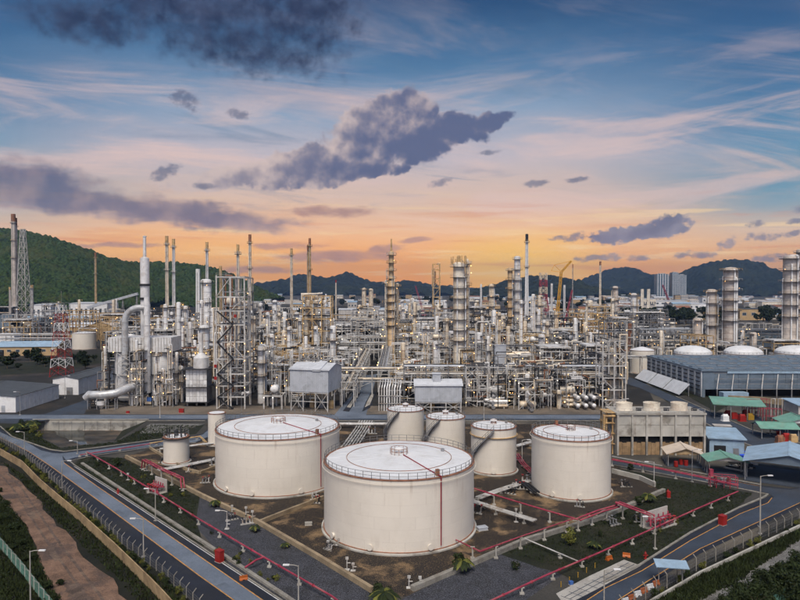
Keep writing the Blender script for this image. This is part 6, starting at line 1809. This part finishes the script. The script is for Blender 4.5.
# front row facing the far road: close set frames, dark vessels added inside to stand for shaded gaps
random.seed(77)
px = 466.0
while px < 600:
    w_px = rnd(15, 24); Yq = rnd(213, 218); m_ = random.choice(['steel_pale', 'steel_pale', 'steel_grey'])
    tops = [ZT(p, Yq) for p in (401, 390, 379, rnd(366, 371))]
    if random.random() < .3: tops = tops[:3]
    if abs(px + w_px / 2 - 588) > 16:
        frame(XB(px, Yq), Yq, w_px * Yq / FPX, 6.5, tops, max(1, round(w_px / 10)), 1, m_, None, 'close set frames facing the far road', pipes=15, sw=.28, lamps=1)
    for k in range(5):
        q = rnd(px, px + w_px); hh = rnd(4, 11)
        if k < 3:
            column(None, XB(q, Yq + 7), Yq + rnd(2, 7), rnd(.5, 1.1), hh, random.choice(['steel_dark', 'steel_dark', 'steel_grey', 'white_paint', 'silver']), 1, order='short vessels added inside the frames facing the far road, many dark for shade', sidepipes=1, cage=False)
        else:
            drum(XB(q, Yq + 3), Yq + rnd(1, 5), random.choice([0, tops[0], tops[1]]) + .3, rnd(.5, .9), rnd(2, 4), random.choice([0, PI / 2]), random.choice(['steel_dark', 'steel_grey', 'silver']), 'small drums inside the frames facing the far road', saddle_h=.4)
    px += w_px + rnd(1, 3)
for px, w_px, Yq, tp, m_ in ((173, 12, 236, 352, 'steel_grey'), (272, 17, 238, 362, 'steel_pale'), (332, 9, 236, 372, 'steel_pale'), (254, 16, 244, 350, 'steel_grey'), (290, 38, 250, 352, 'steel_pale'), (404, 12, 236, 366, 'steel_grey'), (88, 20, 218, 400, 'steel_dark'), (462, 12, 236, 352, 'steel_warm')):
    n_ = max(2, int((ZT(tp, Yq)) / 3.6)); frame(XB(px, Yq), Yq, w_px * Yq / FPX, 7, [ZT(tp, Yq) * (k + 1) / n_ for k in range(n_)], max(1, round(w_px / 9)), 1, m_, None, 'dense pipe frames between the front row landmarks', pipes=18, sw=.28, lamps=2)
    for k in range(3):
        column(None, XB(px + w_px * rnd(.1, .9), Yq + 4), Yq + rnd(2, 6), rnd(.4, .9), ZT(tp, Yq) * rnd(.5, .95), random.choice(['steel_dark', 'white_paint', 'silver', 'steel_grey']), 1, order='short vessels inside the dense pipe frames', sidepipes=2, cage=False)

# ------------------------------------------------------------------ process plant: the rest of the units, bay by bay
def free(X, Y, w):
    for (xa, xb, ya, yb) in BLOCK:
        if X < xb and X + w > xa and ya <= Y <= yb: return False
    return True


BLOCK = [(XB(338, 205), XB(377, 205) + 2, 0, 340), (XB(288, 208), XB(333, 215), 0, 228), (XB(414, 208), XB(463, 208), 0, 224), (XB(106, 215), XB(175, 225), 0, 238), (XB(184, 220), XB(252, 225), 0, 250),
         (XB(256, 222), XB(284, 222), 0, 228), (XB(452, 262), XB(471, 262), 258, 275), (XB(628, 300), XB(656, 300), 290, 312), (-400, XB(108, 240), 0, 300)]


def bay(X, Y, w, d, hmax, near, dens):
    wh = where(X + w / 2, Y); k = random.random()
    lv = []; z = rnd(4, 6)
    while z < hmax: lv.append(z); z += rnd(3.2, 5.2)
    if not lv: lv = [hmax]
    if k < .58:
        frame(X, Y, w, d, lv, max(1, round(w / 5)), 1, None, None, 'open pipe frames ' + wh, near=near, pipes=dens, sw=.3 if near else .42, lamps=2)
        n = random.choice([2, 3, 3, 4])
        for _ in range(n):
            zz = random.choice([0] + lv[:-1]); r = rnd(.6, 1.35)
            drum(X + rnd(2, max(2.2, w - 2)), Y + d * rnd(.2, .6), zz + (.25 if zz else 0), r, rnd(2.5, 5.5), random.choice([0, 0, PI / 2]), random.choice(['silver', 'white_paint', 'silver_warm', 'steel_grey', 'steel_dark', 'steel_dark', 'cream']), 'drums ' + wh, saddle_h=.5)
        if random.random() < .5: exchanger_pair(X + rnd(2, w), Y - 1.5, 0, rnd(4, 6), random.choice([0, PI / 2, PI / 2]), 'stacked exchangers ' + wh)
        if random.random() < .15: air_cooler(X, Y, lv[-1] + .3, max(1, int(w / 3.2)), 'air coolers ' + wh, d=d)
    elif k < .86:
        for _ in range(random.choice([1, 2])):
            r = rnd(.6, 1.5); column(None, X + rnd(1, w - 1), Y + rnd(1, d), r, hmax * rnd(.75, 1.35), random.choice(['silver', 'silver_warm', 'cream', 'white_paint']), random.choice([1, 2, 3]), order='slim process columns ' + wh)
        frame(X, Y + d * .4, w, d * .5, lv[:max(1, len(lv) - 1)], max(1, round(w / 5)), 1, None, None, 'open pipe frames ' + wh, near=near, pipes=dens, sw=.3 if near else .42, lamps=1)
    else:
        for _ in range(3): exchanger_pair(X + rnd(1, w), Y + rnd(0, d), 0, rnd(4, 6), random.choice([0, PI / 2]), 'stacked exchangers ' + wh)
        r = rnd(1.2, 2.0); drum(X + w / 2, Y + d * .6, 2, r, rnd(5, 8), 0, random.choice(['silver', 'white_paint', 'cream']), 'drums ' + wh, saddle_h=2.0)
        frame(X, Y + d * .5, w, d * .4, lv[:2], max(1, round(w / 5)), 1, None, None, 'open pipe frames ' + wh, near=near, pipes=dens, sw=.3 if near else .42, lamps=1)


random.seed(21)
for Y, pa, pb, hA, hB, wA, wB, near, dens in ((213, 254, 602, 9, 13.5, 9, 14, True, 14), (262, 176, 600, 13, 19, 9, 14, False, 12), (330, 120, 606, 16, 26, 10, 15, False, 10), (383, 110, 612, 18, 28, 11, 16, False, 9), (448, 110, 620, 18, 30, 12, 18, False, 8), (240, 178, 600, 13, 18, 9, 15, True, 13), (282, 150, 605, 15, 22, 10, 16, True, 11), (308, 110, 604, 16, 24, 11, 17, False, 11), (352, 105, 620, 16, 26, 12, 19, False, 9),
                                               (415, 100, 620, 18, 28, 14, 22, False, 7), (480, 0, 640, 16, 28, 16, 26, False, 6), (560, 0, 660, 14, 28, 18, 30, False, 6), (660, -20, 640, 14, 26, 22, 36, False, 6),
                                               (430, 636, 830, 11, 20, 14, 22, False, 7), (360, 655, 830, 9, 15, 12, 18, False, 6)):
    X = XB(pa, Y)
    while X < XB(pb, Y):
        w = rnd(wA, wB); yy = Y + rnd(-4, 4)
        if free(X, yy, w) and random.random() < (.95 if Y < 450 else .72): bay(X, yy, w, rnd(7, 10) if near else rnd(8, 14), rnd(hA, hB), near, dens)
        X += w + rnd(1, 5)

# fine pipework threading the units: too much and too small to count
random.seed(91)
for ya, yb, hmx, n_, row in ((211, 235, 13, 520, 'front row'), (236, 275, 17, 560, 'second row'), (276, 345, 21, 560, 'third row'), (346, 470, 24, 520, 'fourth row')):
    for m_, ph, kf in (('silver', 'silver', .42), ('steel_dark', 'dark', .36), ('steel_warm', 'ochre', .14), ('white_paint', 'white', .2)):
        b = MB()
        for _ in range(int(n_ * kf)):
            Y = rnd(ya, yb); px = rnd(178, 604) if Y > 236 else rnd(256, 602); X = XB(px, Y)
            if not free(X - 1, Y, 2): continue
            z = rnd(.5, hmx) * rnd(.4, 1); th = rnd(.10, .22) * (1 + (Y - 210) / 400); a = rnd(1.5, 6)
            if random.random() < .5:
                b.bar((X, Y, z), (X + a, Y, z), th); b.bar((X + a, Y, z - rnd(.5, z)), (X + a, Y, z), th)
            elif random.random() < .6:
                b.bar((X, Y, max(0, z - a)), (X, Y, z + 1), th)
            else:
                for k in range(3): b.bar((X, Y + k * .5, z + k * .35), (X + a, Y + k * .5, z + k * .35), th)
        struct('pipework', b, m_, kind='stuff', label='tangle of fine %s pipework in the %s of the plant' % (ph, row))['category'] = 'pipework'

# far tanks, halls and blocks behind the plant
random.seed(5)
for k, (px, Y, w, d, h, wall, roof, ph) in enumerate((
        (255, 480, 15, 12, 9, 'wall_ochre', 'roof_cream', 'cream walled hall right of the stair tower, second plant row'), (344, 600, 26, 12, 8, 'white_paint', 'roof_pale', 'low white hall before the brown pipe rack'),
        (353, 480, 15, 12, 7, 'white_paint', 'roof_pale', 'white box building along the central street'), (604, 900, 26, 18, 14, 'wall_ochre', 'roof_cream', 'ochre box building under the slim ochre stack'),
        (560, 560, 16, 10, 6, 'white_paint', 'roof_pale', 'white hall at the foot of the cranes'), (585, 470, 14, 10, 5, 'roof_blue', 'roof_blue', 'pale blue shed right of the cranes'),
        (430, 620, 30, 14, 10, 'wall_ochre', 'steel_warm', 'brown block behind the white far tank'), (665, 480, 40, 14, 9, 'shed_grey', 'roof_pale', 'long grey hall behind the white cone roofed tank'),
        (540, 520, 14, 10, 7, 'wall_ochre', 'roof_cream', 'small ochre block left of the cranes'), (770, 420, 60, 10, 12, 'wall_blue', 'roof_grey', 'dark roofed hall between the right brown columns'))):
    shed('plant_building', ph, 'building', XB(px, Y), Y, w, d, h, .8, wall, roof, flat=True, windows=max(2, int(w / 5)))
for k in range(270):
    Y = rnd(800, 2800); px = rnd(215, 640) if k < 110 else rnd(590, 860)
    w, d, h = rnd(12, 40), rnd(10, 25), rnd(5, 14)
    shed('far_building', None, 'building', XB(px, Y), Y, w, d, h, rnd(.5, 3), random.choice(['white_paint', 'wall_pale', 'cream', 'wall_ochre', 'wall_pale']), random.choice(['roof_pale', 'roof_cream', 'rust_rim', 'roof_blue', 'roof_grey', 'roof_pale']),
         flat=random.random() < .5, windows=random.choice([0, 3, 5]), group='far buildings', order='low far buildings ' + ('right of the glass towers' if px > 685 else 'around the glass towers' if px > 600 else 'beyond the plant, right of the centre' if px > 430 else 'beyond the plant, left of the centre') + (', nearer' if Y < 1500 else ', farther'))
for ph, px, Y, w, h, d in (('white long factory left of the green trees', 690, 1150, 60, 12, 30), ('white stepped factory below the glass towers', 668, 1400, 70, 12, 30), ('cream block under the right dome shaped hill', 769, 1100, 34, 17, 18), ('pale block beside the cream block under the right hill', 752, 1120, 20, 14, 18),
                           ('white block below the broad dome shaped hill', 712, 1700, 60, 14, 20), ('pale green factory between the cream stacks', 648, 1300, 26, 18, 16)):
    shed('far_factory', ph, 'building', XB(px, Y), Y, w, d, h, .8, 'cream' if 'cream' in ph else 'roof_green' if 'green f' in ph else 'white_paint', 'roof_pale', flat=True, windows=6)
# the glass towers
for ph, px, w, pt in (('left pale glass tower of three before the far hill', 661.5, 12.5, 274), ('middle glass tower of three, narrow', 674, 6.5, 272.5), ('right glass tower of three, stepped', 681, 8, 275)):
    Y = 2600; h = ZT(pt, Y); ww = w * Y / FPX
    t = T('glass_tower', ph, 'tower', (XB(px, Y), Y, 0)); t.box('core', 0, 0, h / 2, ww, 26, h, 'tower_glass')
    for k in range(5): t.box('facade_fin', -ww / 2 + ww * (k + .5) / 5, -13.3, h / 2, ww * .05, .8, h, 'white_paint')
    for k in range(14): t.box('window_band', 0, -13.1, h * (k + .5) / 14, ww * .97, .5, h * .030, 'glass')
    t.box('roof_box', 0, 0, h + 1.5, ww * .5, 12, 3, 'wall_pale')


# cranes and lattice masts
def lattice(t, part, p, q, w0, w1, n, mats, th):
    p, q = Vector(p), Vector(q); d = (q - p).normalized(); a = (Vector((1, 0, 0)) - d * d.x)
    if a.length < .3: a = Vector((0, 0, 1)) - d * d.z
    a.normalize(); c = d.cross(a)
    cor = [(1, 1), (1, -1), (-1, -1), (-1, 1)]
    P = lambda k, i: p.lerp(q, k / n) + (a * cor[i][0] + c * cor[i][1]) * ((w0 + (w1 - w0) * k / n) / 2)
    for k in range(n):
        b = MB()
        for i in range(4):
            b.bar(P(k, i), P(k + 1, i), th); j = (i + 1) % 4
            b.bar(P(k, i), P(k + 1, j), th * .6); b.bar(P(k, j), P(k + 1, i), th * .6); b.bar(P(k + 1, i), P(k + 1, j), th * .6)
        t.mesh(part, b, mats[k % len(mats)], smooth=False)


Ym = YB(376); t = T('lattice_mast', 'red and white lattice mast behind the narrow warehouse', 'mast', (XB(62, Ym), Ym, 0))
lattice(t, 'section', (0, 0, 0), (0, 0, ZT(305, Ym)), 7.4, 3.0, 8, ['red', 'white_paint'], .19)
b = MB(); b.tube((0, 0, ZT(305, Ym)), (0, 0, ZT(291, Ym)), .09, 6); t.mesh('antenna', b, 'steel_grey')
t = T('lattice_mast', 'tapering grey lattice mast right of the tall far left stack', 'mast', (XB(24, 676), 676, 0)); lattice(t, 'section', (0, 0, 0), (0, 0, ZT(229, 676)), 12, 3.5, 9, ['steel_pale'], .5)
t = T('lattice_mast', 'red and white lattice column left of the yellow crane', 'mast', (XB(543, 620), 620, 0)); lattice(t, 'section', (0, 0, 0), (0, 0, ZT(273, 620)), 6.5, 6.0, 8, ['pink_red', 'silver_warm'], .6)
Yr = 600
X = lambda px: XB(px, Yr)
t = T('crawler_crane', 'yellow crawler crane with bent boom behind the plant', 'crane', (X(556), Yr, 0))
lattice(t, 'boom', (0, 0, 3), (X(561) - X(556), 0, ZT(272, Yr)), 2.2, 1.8, 10, ['crane_yellow'], .36); lattice(t, 'jib', (X(561) - X(556), 0, ZT(272, Yr)), (X(571) - X(556), 0, ZT(261, Yr)), 1.6, 1.2, 4, ['crane_yellow'], .4)
for a, c in (((561, 272), (551, 271)), ((561, 272), (554, 265)), ((551, 271), (554, 265)), ((554, 265), (571, 261))):
    t.bar('strut', (X(a[0]) - X(556), 0, ZT(a[1], Yr)), (X(c[0]) - X(556), 0, ZT(c[1], Yr)), .35, 'crane_yellow')
t.box('body', 0, 0, 2.8, 7, 5, 2.6, 'crane_yellow'); t.box('track', 0, -2.2, .8, 8, 1.2, 1.5, 'steel_dark'); t.box('track', 0, 2.2, .8, 8, 1.2, 1.5, 'steel_dark')
for ph, pa, pb, Yr in (('red crane with steep boom right of the yellow crane', (562, 322), (572, 290), 520), ('small red crane left of the big cream column', (424, 305), (415.5, 286), 900), ('second small red crane boom left of the yellow crane', (552, 318), (547, 300), 540),
                       ('red crane before the glass towers', (670, 297), (662.5, 285), 1500)):
    t = T('crawler_crane', ph, 'crane', (XB(pa[0], Yr), Yr, 0)); lattice(t, 'boom', (0, 0, 2.5), (XB(pb[0], Yr) - XB(pa[0], Yr), 0, ZT(pb[1], Yr)), Yr / 420, Yr / 600, 8, ['pink_red'], Yr / 2600)
    t.box('body', 0, 0, 2.4, 6, 4, 2.2, 'pink_red'); t.box('track', 0, -2, .7, 7, 1.2, 1.4, 'steel_dark'); t.box('track', 0, 2, .7, 7, 1.2, 1.4, 'steel_dark')

# ------------------------------------------------------------------ plants
def leaf_mesh(seed, n, rx, rz_, leaf, mat, clumps=14, zc=None):
    rs = np.random.RandomState(seed)
    zc = rz_ if zc is None else zc
    cc = rs.normal(size=(clumps, 3)); cc /= np.linalg.norm(cc, axis=1)[:, None]; cc *= rs.uniform(.35, .85, (clumps, 1))
    cr = rs.uniform(.28, .5, clumps)
    k = rs.randint(0, clumps, n); d = rs.normal(size=(n, 3)); d /= np.linalg.norm(d, axis=1)[:, None]
    p = cc[k] + d * (cr[k] * rs.uniform(.55, 1.0, n))[:, None]
    p = p * np.array([rx, rx, rz_]) + np.array([0, 0, zc])
    nrm = d + rs.normal(scale=.5, size=(n, 3)); nrm /= np.linalg.norm(nrm, axis=1)[:, None]
    a = np.cross(nrm, rs.normal(size=(n, 3))); a /= np.linalg.norm(a, axis=1)[:, None]; b_ = np.cross(nrm, a)
    s = leaf * rs.uniform(.6, 1.3, n)[:, None]
    v = np.stack([p - a * s, p - b_ * s * .55, p + a * s, p + b_ * s * .55], 1).reshape(-1, 3)
    me = bpy.data.meshes.new('crown'); me.from_pydata(v.tolist(), [], np.arange(n * 4).reshape(-1, 4).tolist()); me.materials.append(MATS[mat])
    return me


def limb_mesh(seed, h, r, spread, n=5):
    rs = random.Random(seed); b = MB(); b.tube((0, 0, 0), (0, 0, h), r, 8, r * .6)
    for k in range(n):
        a = 2 * PI * k / n + rs.uniform(-.4, .4); z = h * rs.uniform(.55, .95)
        b.tube((0, 0, z), (spread * math.cos(a), spread * math.sin(a), z + spread * rs.uniform(.6, 1.2)), r * .45, 5, r * .15)
    return b.mesh('trunk', 'bark')


SHRUB = [leaf_mesh(s, 420, 1.0, .95, .13, 'leaf_yellow' if s % 3 else 'leaf') for s in range(4)]
SHRUBT = [limb_mesh(s, .7, .06, .5, 4) for s in range(2)]
BUSH = [leaf_mesh(20 + s, 2600, 1.0, .85, .075, 'leaf', 22) for s in range(3)]
BUSHT = limb_mesh(40, .8, .07, .5, 6)
TREE = [leaf_mesh(60 + s, 700, 1.0, .75, .17, 'leaf_dark', 16, 1.35) for s in range(4)]
TREET = limb_mesh(70, 1.0, .08, .6, 5)


def plant(name, label, cat, X, Y, s, crown, trunk, group=None, order=None, sz=1.0, z=0.0):
    t = T(name, label, cat, (X, Y, z), rnd(0, 6), group, order); t.data('crown', crown, sc=(s, s, s * sz)); t.data('trunk', trunk, sc=(s, s, s * sz)); return t


random.seed(11)
hl = resample(gp([(-20, 434), (0, 447), (24, 461), (41, 476), (62, 495), (90, 521), (121, 549), (161, 580), (185, 604)]), 1.2)
for p in hl:
    if random.random() < .84:
        plant('shrub', None, 'shrub', p.x + rnd(-.3, .3), p.y + rnd(-.3, .3), rnd(.42, .75), random.choice(SHRUB), random.choice(SHRUBT), 'shrubs along the left fence', 'yellow green shrubs along the left fence')
hl = resample(gp([(655, 598), (700, 571.5), (750, 548), (800, 525.5)]), 2.2)
for p in hl:
    if random.random() < .7:
        plant('shrub', None, 'shrub', p.x + rnd(-.3, .3), p.y + rnd(-.3, .3), rnd(.4, .75), random.choice(SHRUB), random.choice(SHRUBT), 'shrubs along the right fence', 'low shrubs along the right fence')
for px, py, s in ((748, 606, 1.9), (768, 604, 2.3), (786, 600, 2.4), (800, 590, 2.2), (782, 585, 1.9), (798, 572, 2.0), (764, 592, 1.8), (812, 580, 2.4), (740, 612, 1.8), (756, 614, 2.2), (806, 610, 2.6), (726, 616, 1.5)):
    q = G(px, py); plant('bush', None, 'bush', q.x, q.y, s, random.choice(BUSH), BUSHT, 'bushes at the bottom right', 'dense dark green bushes in the bottom right corner')
for px, py, s in ((6, 505, 1.0), (14, 530, 1.3), (30, 560, 1.2), (5, 520, 1.4), (22, 545, 1.0), (45, 590, 1.2), (10, 550, 1.1), (52, 604, 1.3), (60, 585, .8), (36, 577, .9), (0, 492, .9)):
    q = G(px, py); plant('bush', None, 'bush', q.x, q.y, s * .8, random.choice(BUSH), BUSHT, 'bushes on the left verge', 'low dark bushes on the verge left of the dirt track', .7)
for ph, px, py, s in (('round bush on the lawn nearest the left junction', 118, 466, 1.3), ('round bush at the edge of the right lawn by the gravel', 462, 570, 1.5), ('bush on the right lawn beside the bund wall', 571, 545, 1.4), ('spiky bush at the foot of the left gravel strip', 383, 604, 1.6),
                      ('small bush beside the pipe crossing the lawn', 516, 570, .8), ('bush on the lawn near the manifold, right of the bund', 640, 505, 1.1), ('small bush at the cross road behind the medium tank', 630, 470, 1.0),
                      ('first bush on the basin corner', 24, 428, 1.6), ('second bush on the basin corner', 33, 433, 1.4), ('third low bush beside the basin', 40, 438, 1.0), ('small bush on the left lawn centre', 97, 466, .7)):
    q = G(px, py); plant('bush', ph, 'bush', q.x, q.y, s, random.choice(SHRUB), BUSHT)
for k in range(34):
    u_ = rnd(0, 1); q = G(*random.choice([(rnd(130, 195), rnd(475, 498)), (rnd(570, 680), rnd(510, 540)), (190 + 120 * u_ + rnd(-3, 3), 524 + 74 * u_ + rnd(-4, 4)), (205 + 60 * u_ + rnd(-6, 6), 543 + 40 * u_ + rnd(-3, 3))]))
    plant('shrub', None, 'shrub', q.x, q.y, rnd(.3, .55), random.choice(SHRUB), random.choice(SHRUBT), 'small shrubs on the lawns', 'tiny shrubs dotted over the lawns')


def palm(px, py, s, label):
    q = G(px, py); t = T('palm', label, 'palm', q, rnd(0, 6))
    b = MB(); b.tube((0, 0, 0), (0, 0, s * .9), .13, 8, .1); t.mesh('trunk', b, 'bark')
    for k in range(14):
        a = 2 * PI * k / 14 + rnd(-.2, .2); L = s * rnd(.8, 1.1); up = rnd(.1, .9); b = MB(); n = 6
        pts = [Vector((math.cos(a) * L * u, math.sin(a) * L * u, s * .9 + L * (up * u - (up + .45) * u * u))) for u in [i / n for i in range(n + 1)]]
        sd = Vector((-math.sin(a), math.cos(a), 0))
        for i in range(n):
            w0, w1 = .22 * s * math.sin(PI * (i / n * .9 + .06)), .22 * s * math.sin(PI * ((i + 1) / n * .9 + .06))
            for sg in (-1, 1):
                b.quad(pts[i], pts[i + 1], pts[i + 1] + sd * sg * w1 - Vector((0, 0, w1 * .5)), pts[i] + sd * sg * w0 - Vector((0, 0, w0 * .5)))
        t.mesh('frond', b, 'leaf_yellow' if k % 4 == 0 else 'leaf', smooth=False)


palm(463, 572, 1.8, 'young palm at the edge of the right gravel')
palm(384, 607, 2.2, 'spiky young palm at the bottom centre')
palm(215, 507, 1.2, 'little palm on the left gravel beside the bund wall')
palm(255, 532, 1.1, 'little palm by the bund wall corner')
palm(285, 548, .8, 'tiny palm beside the left bund wall')
palm(648, 502, 1.6, 'young palm on the right lawn behind the valve station')
palm(594, 549, 1.2, 'thin young palm in the middle of the right lawn')
palm(18, 432, 2.4, 'young palm on the basin corner by the junction')
palm(33, 430, 2.6, 'taller young palm on the basin corner')

# trees
random.seed(31)
for k in range(74):
    Y = rnd(640, 900); px = rnd(596, 840)
    if 612 < px < 638 and random.random() < .5: continue
    plant('tree', None, 'tree', XB(px, Y), Y, rnd(5.0, 9.0), random.choice(TREE), TREET, 'trees behind the right plant', 'dark round trees behind the right plant' + (', left part' if px < 660 else ', middle part' if px < 735 else ', right part'))
for k in range(30):
    Y = rnd(300, 400); px = rnd(-30, 56) if k % 3 else rnd(75, 110)
    if 372 < Y < 400: continue
    plant('tree', None, 'tree', XB(px, Y), Y, rnd(1.6, 3.2), random.choice(TREE), TREET, 'trees before the ochre shed', 'small dark trees before the long ochre shed')
for k in range(44):
    Y = rnd(800, 1900); px = rnd(220, 640)
    plant('tree', None, 'tree', XB(px, Y), Y, rnd(6, 10), random.choice(TREE), TREET, 'trees beyond the plant', 'dark trees far beyond the plant' + (', left of the centre column' if px < 460 else ', right of the centre column'))
for k in range(24):
    Y = rnd(850, 1050); px = rnd(-60, 130)
    plant('tree', None, 'tree', XB(px, Y), Y, rnd(6, 10), random.choice(TREE), TREET, 'trees at the foot of the left hill', 'dark trees at the foot of the left hill')


def tufts(name, label, polys, n, h, mat, seed):
    rs = random.Random(seed); V, F = [], []
    for poly in polys:
        pts = gp(poly); xs = [p.x for p in pts]; ys = [p.y for p in pts]; c = 0; tries = 0
        while c < n and tries < n * 8:
            tries += 1; x, y = rs.uniform(min(xs), max(xs)), rs.uniform(min(ys), max(ys)); ins = False
            for i in range(len(pts)):
                a, b2 = pts[i], pts[i - 1]
                if (a.y > y) != (b2.y > y) and x < (b2.x - a.x) * (y - a.y) / (b2.y - a.y) + a.x: ins = not ins
            if not ins: continue
            c += 1
            for k in range(4):
                a = rs.uniform(0, 6.28); hh = h * rs.uniform(.5, 1.4); w = hh * .22; ox, oy = rs.uniform(-.25, .25), rs.uniform(-.25, .25); i0 = len(V); l = hh * rs.uniform(.1, .6)
                V += [(x + ox - w * math.cos(a), y + oy - w * math.sin(a), .03), (x + ox + w * math.cos(a), y + oy + w * math.sin(a), .03), (x + ox - l * math.sin(a), y + oy + l * math.cos(a), hh)]
                F.append((i0, i0 + 1, i0 + 2))
    me = bpy.data.meshes.new(name); me.from_pydata(V, [], F); me.materials.append(MATS[mat])
    o = new(name, me); o['kind'] = 'stuff'; o['label'] = label; o['category'] = 'grass'


tufts('grass', 'rough dark grass on the verge beside the dirt track', [[(0, 460), (30, 490), (60, 525), (100, 562), (140, 603), (188, 603), (120, 552), (84, 523), (45, 490)], [(-5, 490), (25, 525), (45, 575), (62, 603), (0, 603), (-5, 560)]], 4200, .32, 'blade', 1)
tufts('grass', 'dark grass covering the left lawn', [[(74, 466), (86, 457), (122, 459), (198, 497), (194, 518), (200, 543), (110, 488)]], 3000, .2, 'blade', 2)
tufts('grass', 'dark grass covering the right lawn', [[(505, 553), (600, 521), (664, 493), (640, 478), (690, 483), (750, 494), (738, 507), (640, 562), (623, 556), (586, 573), (562, 568)]], 4500, .2, 'blade', 3)
tufts('grass', 'rough dark grass outside the right fence', [[(645, 606), (700, 577), (800, 530), (800, 540), (735, 582), (690, 606)], [(720, 606), (772, 578), (800, 558), (800, 604)]], 2600, .4, 'blade', 4)
tufts('grass', 'rough grass on the basin edge', [[(2, 430), (30, 422), (40, 438), (62, 449), (50, 449), (12, 436)], [(62, 448), (116, 442), (150, 425), (200, 426), (155, 439), (100, 446)]], 900, .3, 'blade', 5)

# ------------------------------------------------------------------ haze
b = MB(); b.box(0, 3700, 150.5, 12000, 8000, 311)
mh = bpy.data.materials.new('haze'); mh.use_nodes = True; th = mh.node_tree; th.nodes.clear()
pv = th.nodes.new('ShaderNodeVolumePrincipled'); pv.inputs['Color'].default_value = (.36, .60, 1.0, 1); pv.inputs['Density'].default_value = 1.25e-4
pv.inputs['Anisotropy'].default_value = .6
om = th.nodes.new('ShaderNodeOutputMaterial'); th.links.new(pv.outputs[0], om.inputs['Volume']); MATS['haze'] = mh
HAZE = struct('haze', b, 'haze', kind='stuff', label='thin evening haze in the air over the whole plant')

# ------------------------------------------------------------------ labels by order from the left
ORD = ['first', 'second', 'third', 'fourth', 'fifth', 'sixth', 'seventh', 'eighth', 'ninth', 'tenth', 'eleventh', 'twelfth', 'thirteenth', 'fourteenth', 'fifteenth', 'sixteenth', 'seventeenth', 'eighteenth', 'nineteenth', 'twentieth']
TENS = {2: 'twenty', 3: 'thirty', 4: 'forty', 5: 'fifty', 6: 'sixty', 7: 'seventy', 8: 'eighty'}
TENTH = {2: 'twentieth', 3: 'thirtieth', 4: 'fortieth', 5: 'fiftieth', 6: 'sixtieth', 7: 'seventieth', 8: 'eightieth'}


def ordinal(i):
    if i < 20: return ORD[i]
    t_, u = divmod(i + 1, 10)
    return TENTH[t_] if u == 0 else TENS[t_] + '-' + ORD[u - 1]


by = {}
for o, ph, px in REG: by.setdefault(ph, []).append((px, o))
for ph, lst in by.items():
    lst.sort(key=lambda q: q[0])
    for i, (px, o) in enumerate(lst):
        o['label'] = ('leftmost' if i == 0 and len(lst) > 1 else 'rightmost' if i == len(lst) - 1 and len(lst) > 1 else 'the only' if len(lst) == 1 else ordinal(i) + ' from left') + ' of the ' + ph
        if not o.get('group'): o['group'] = ph
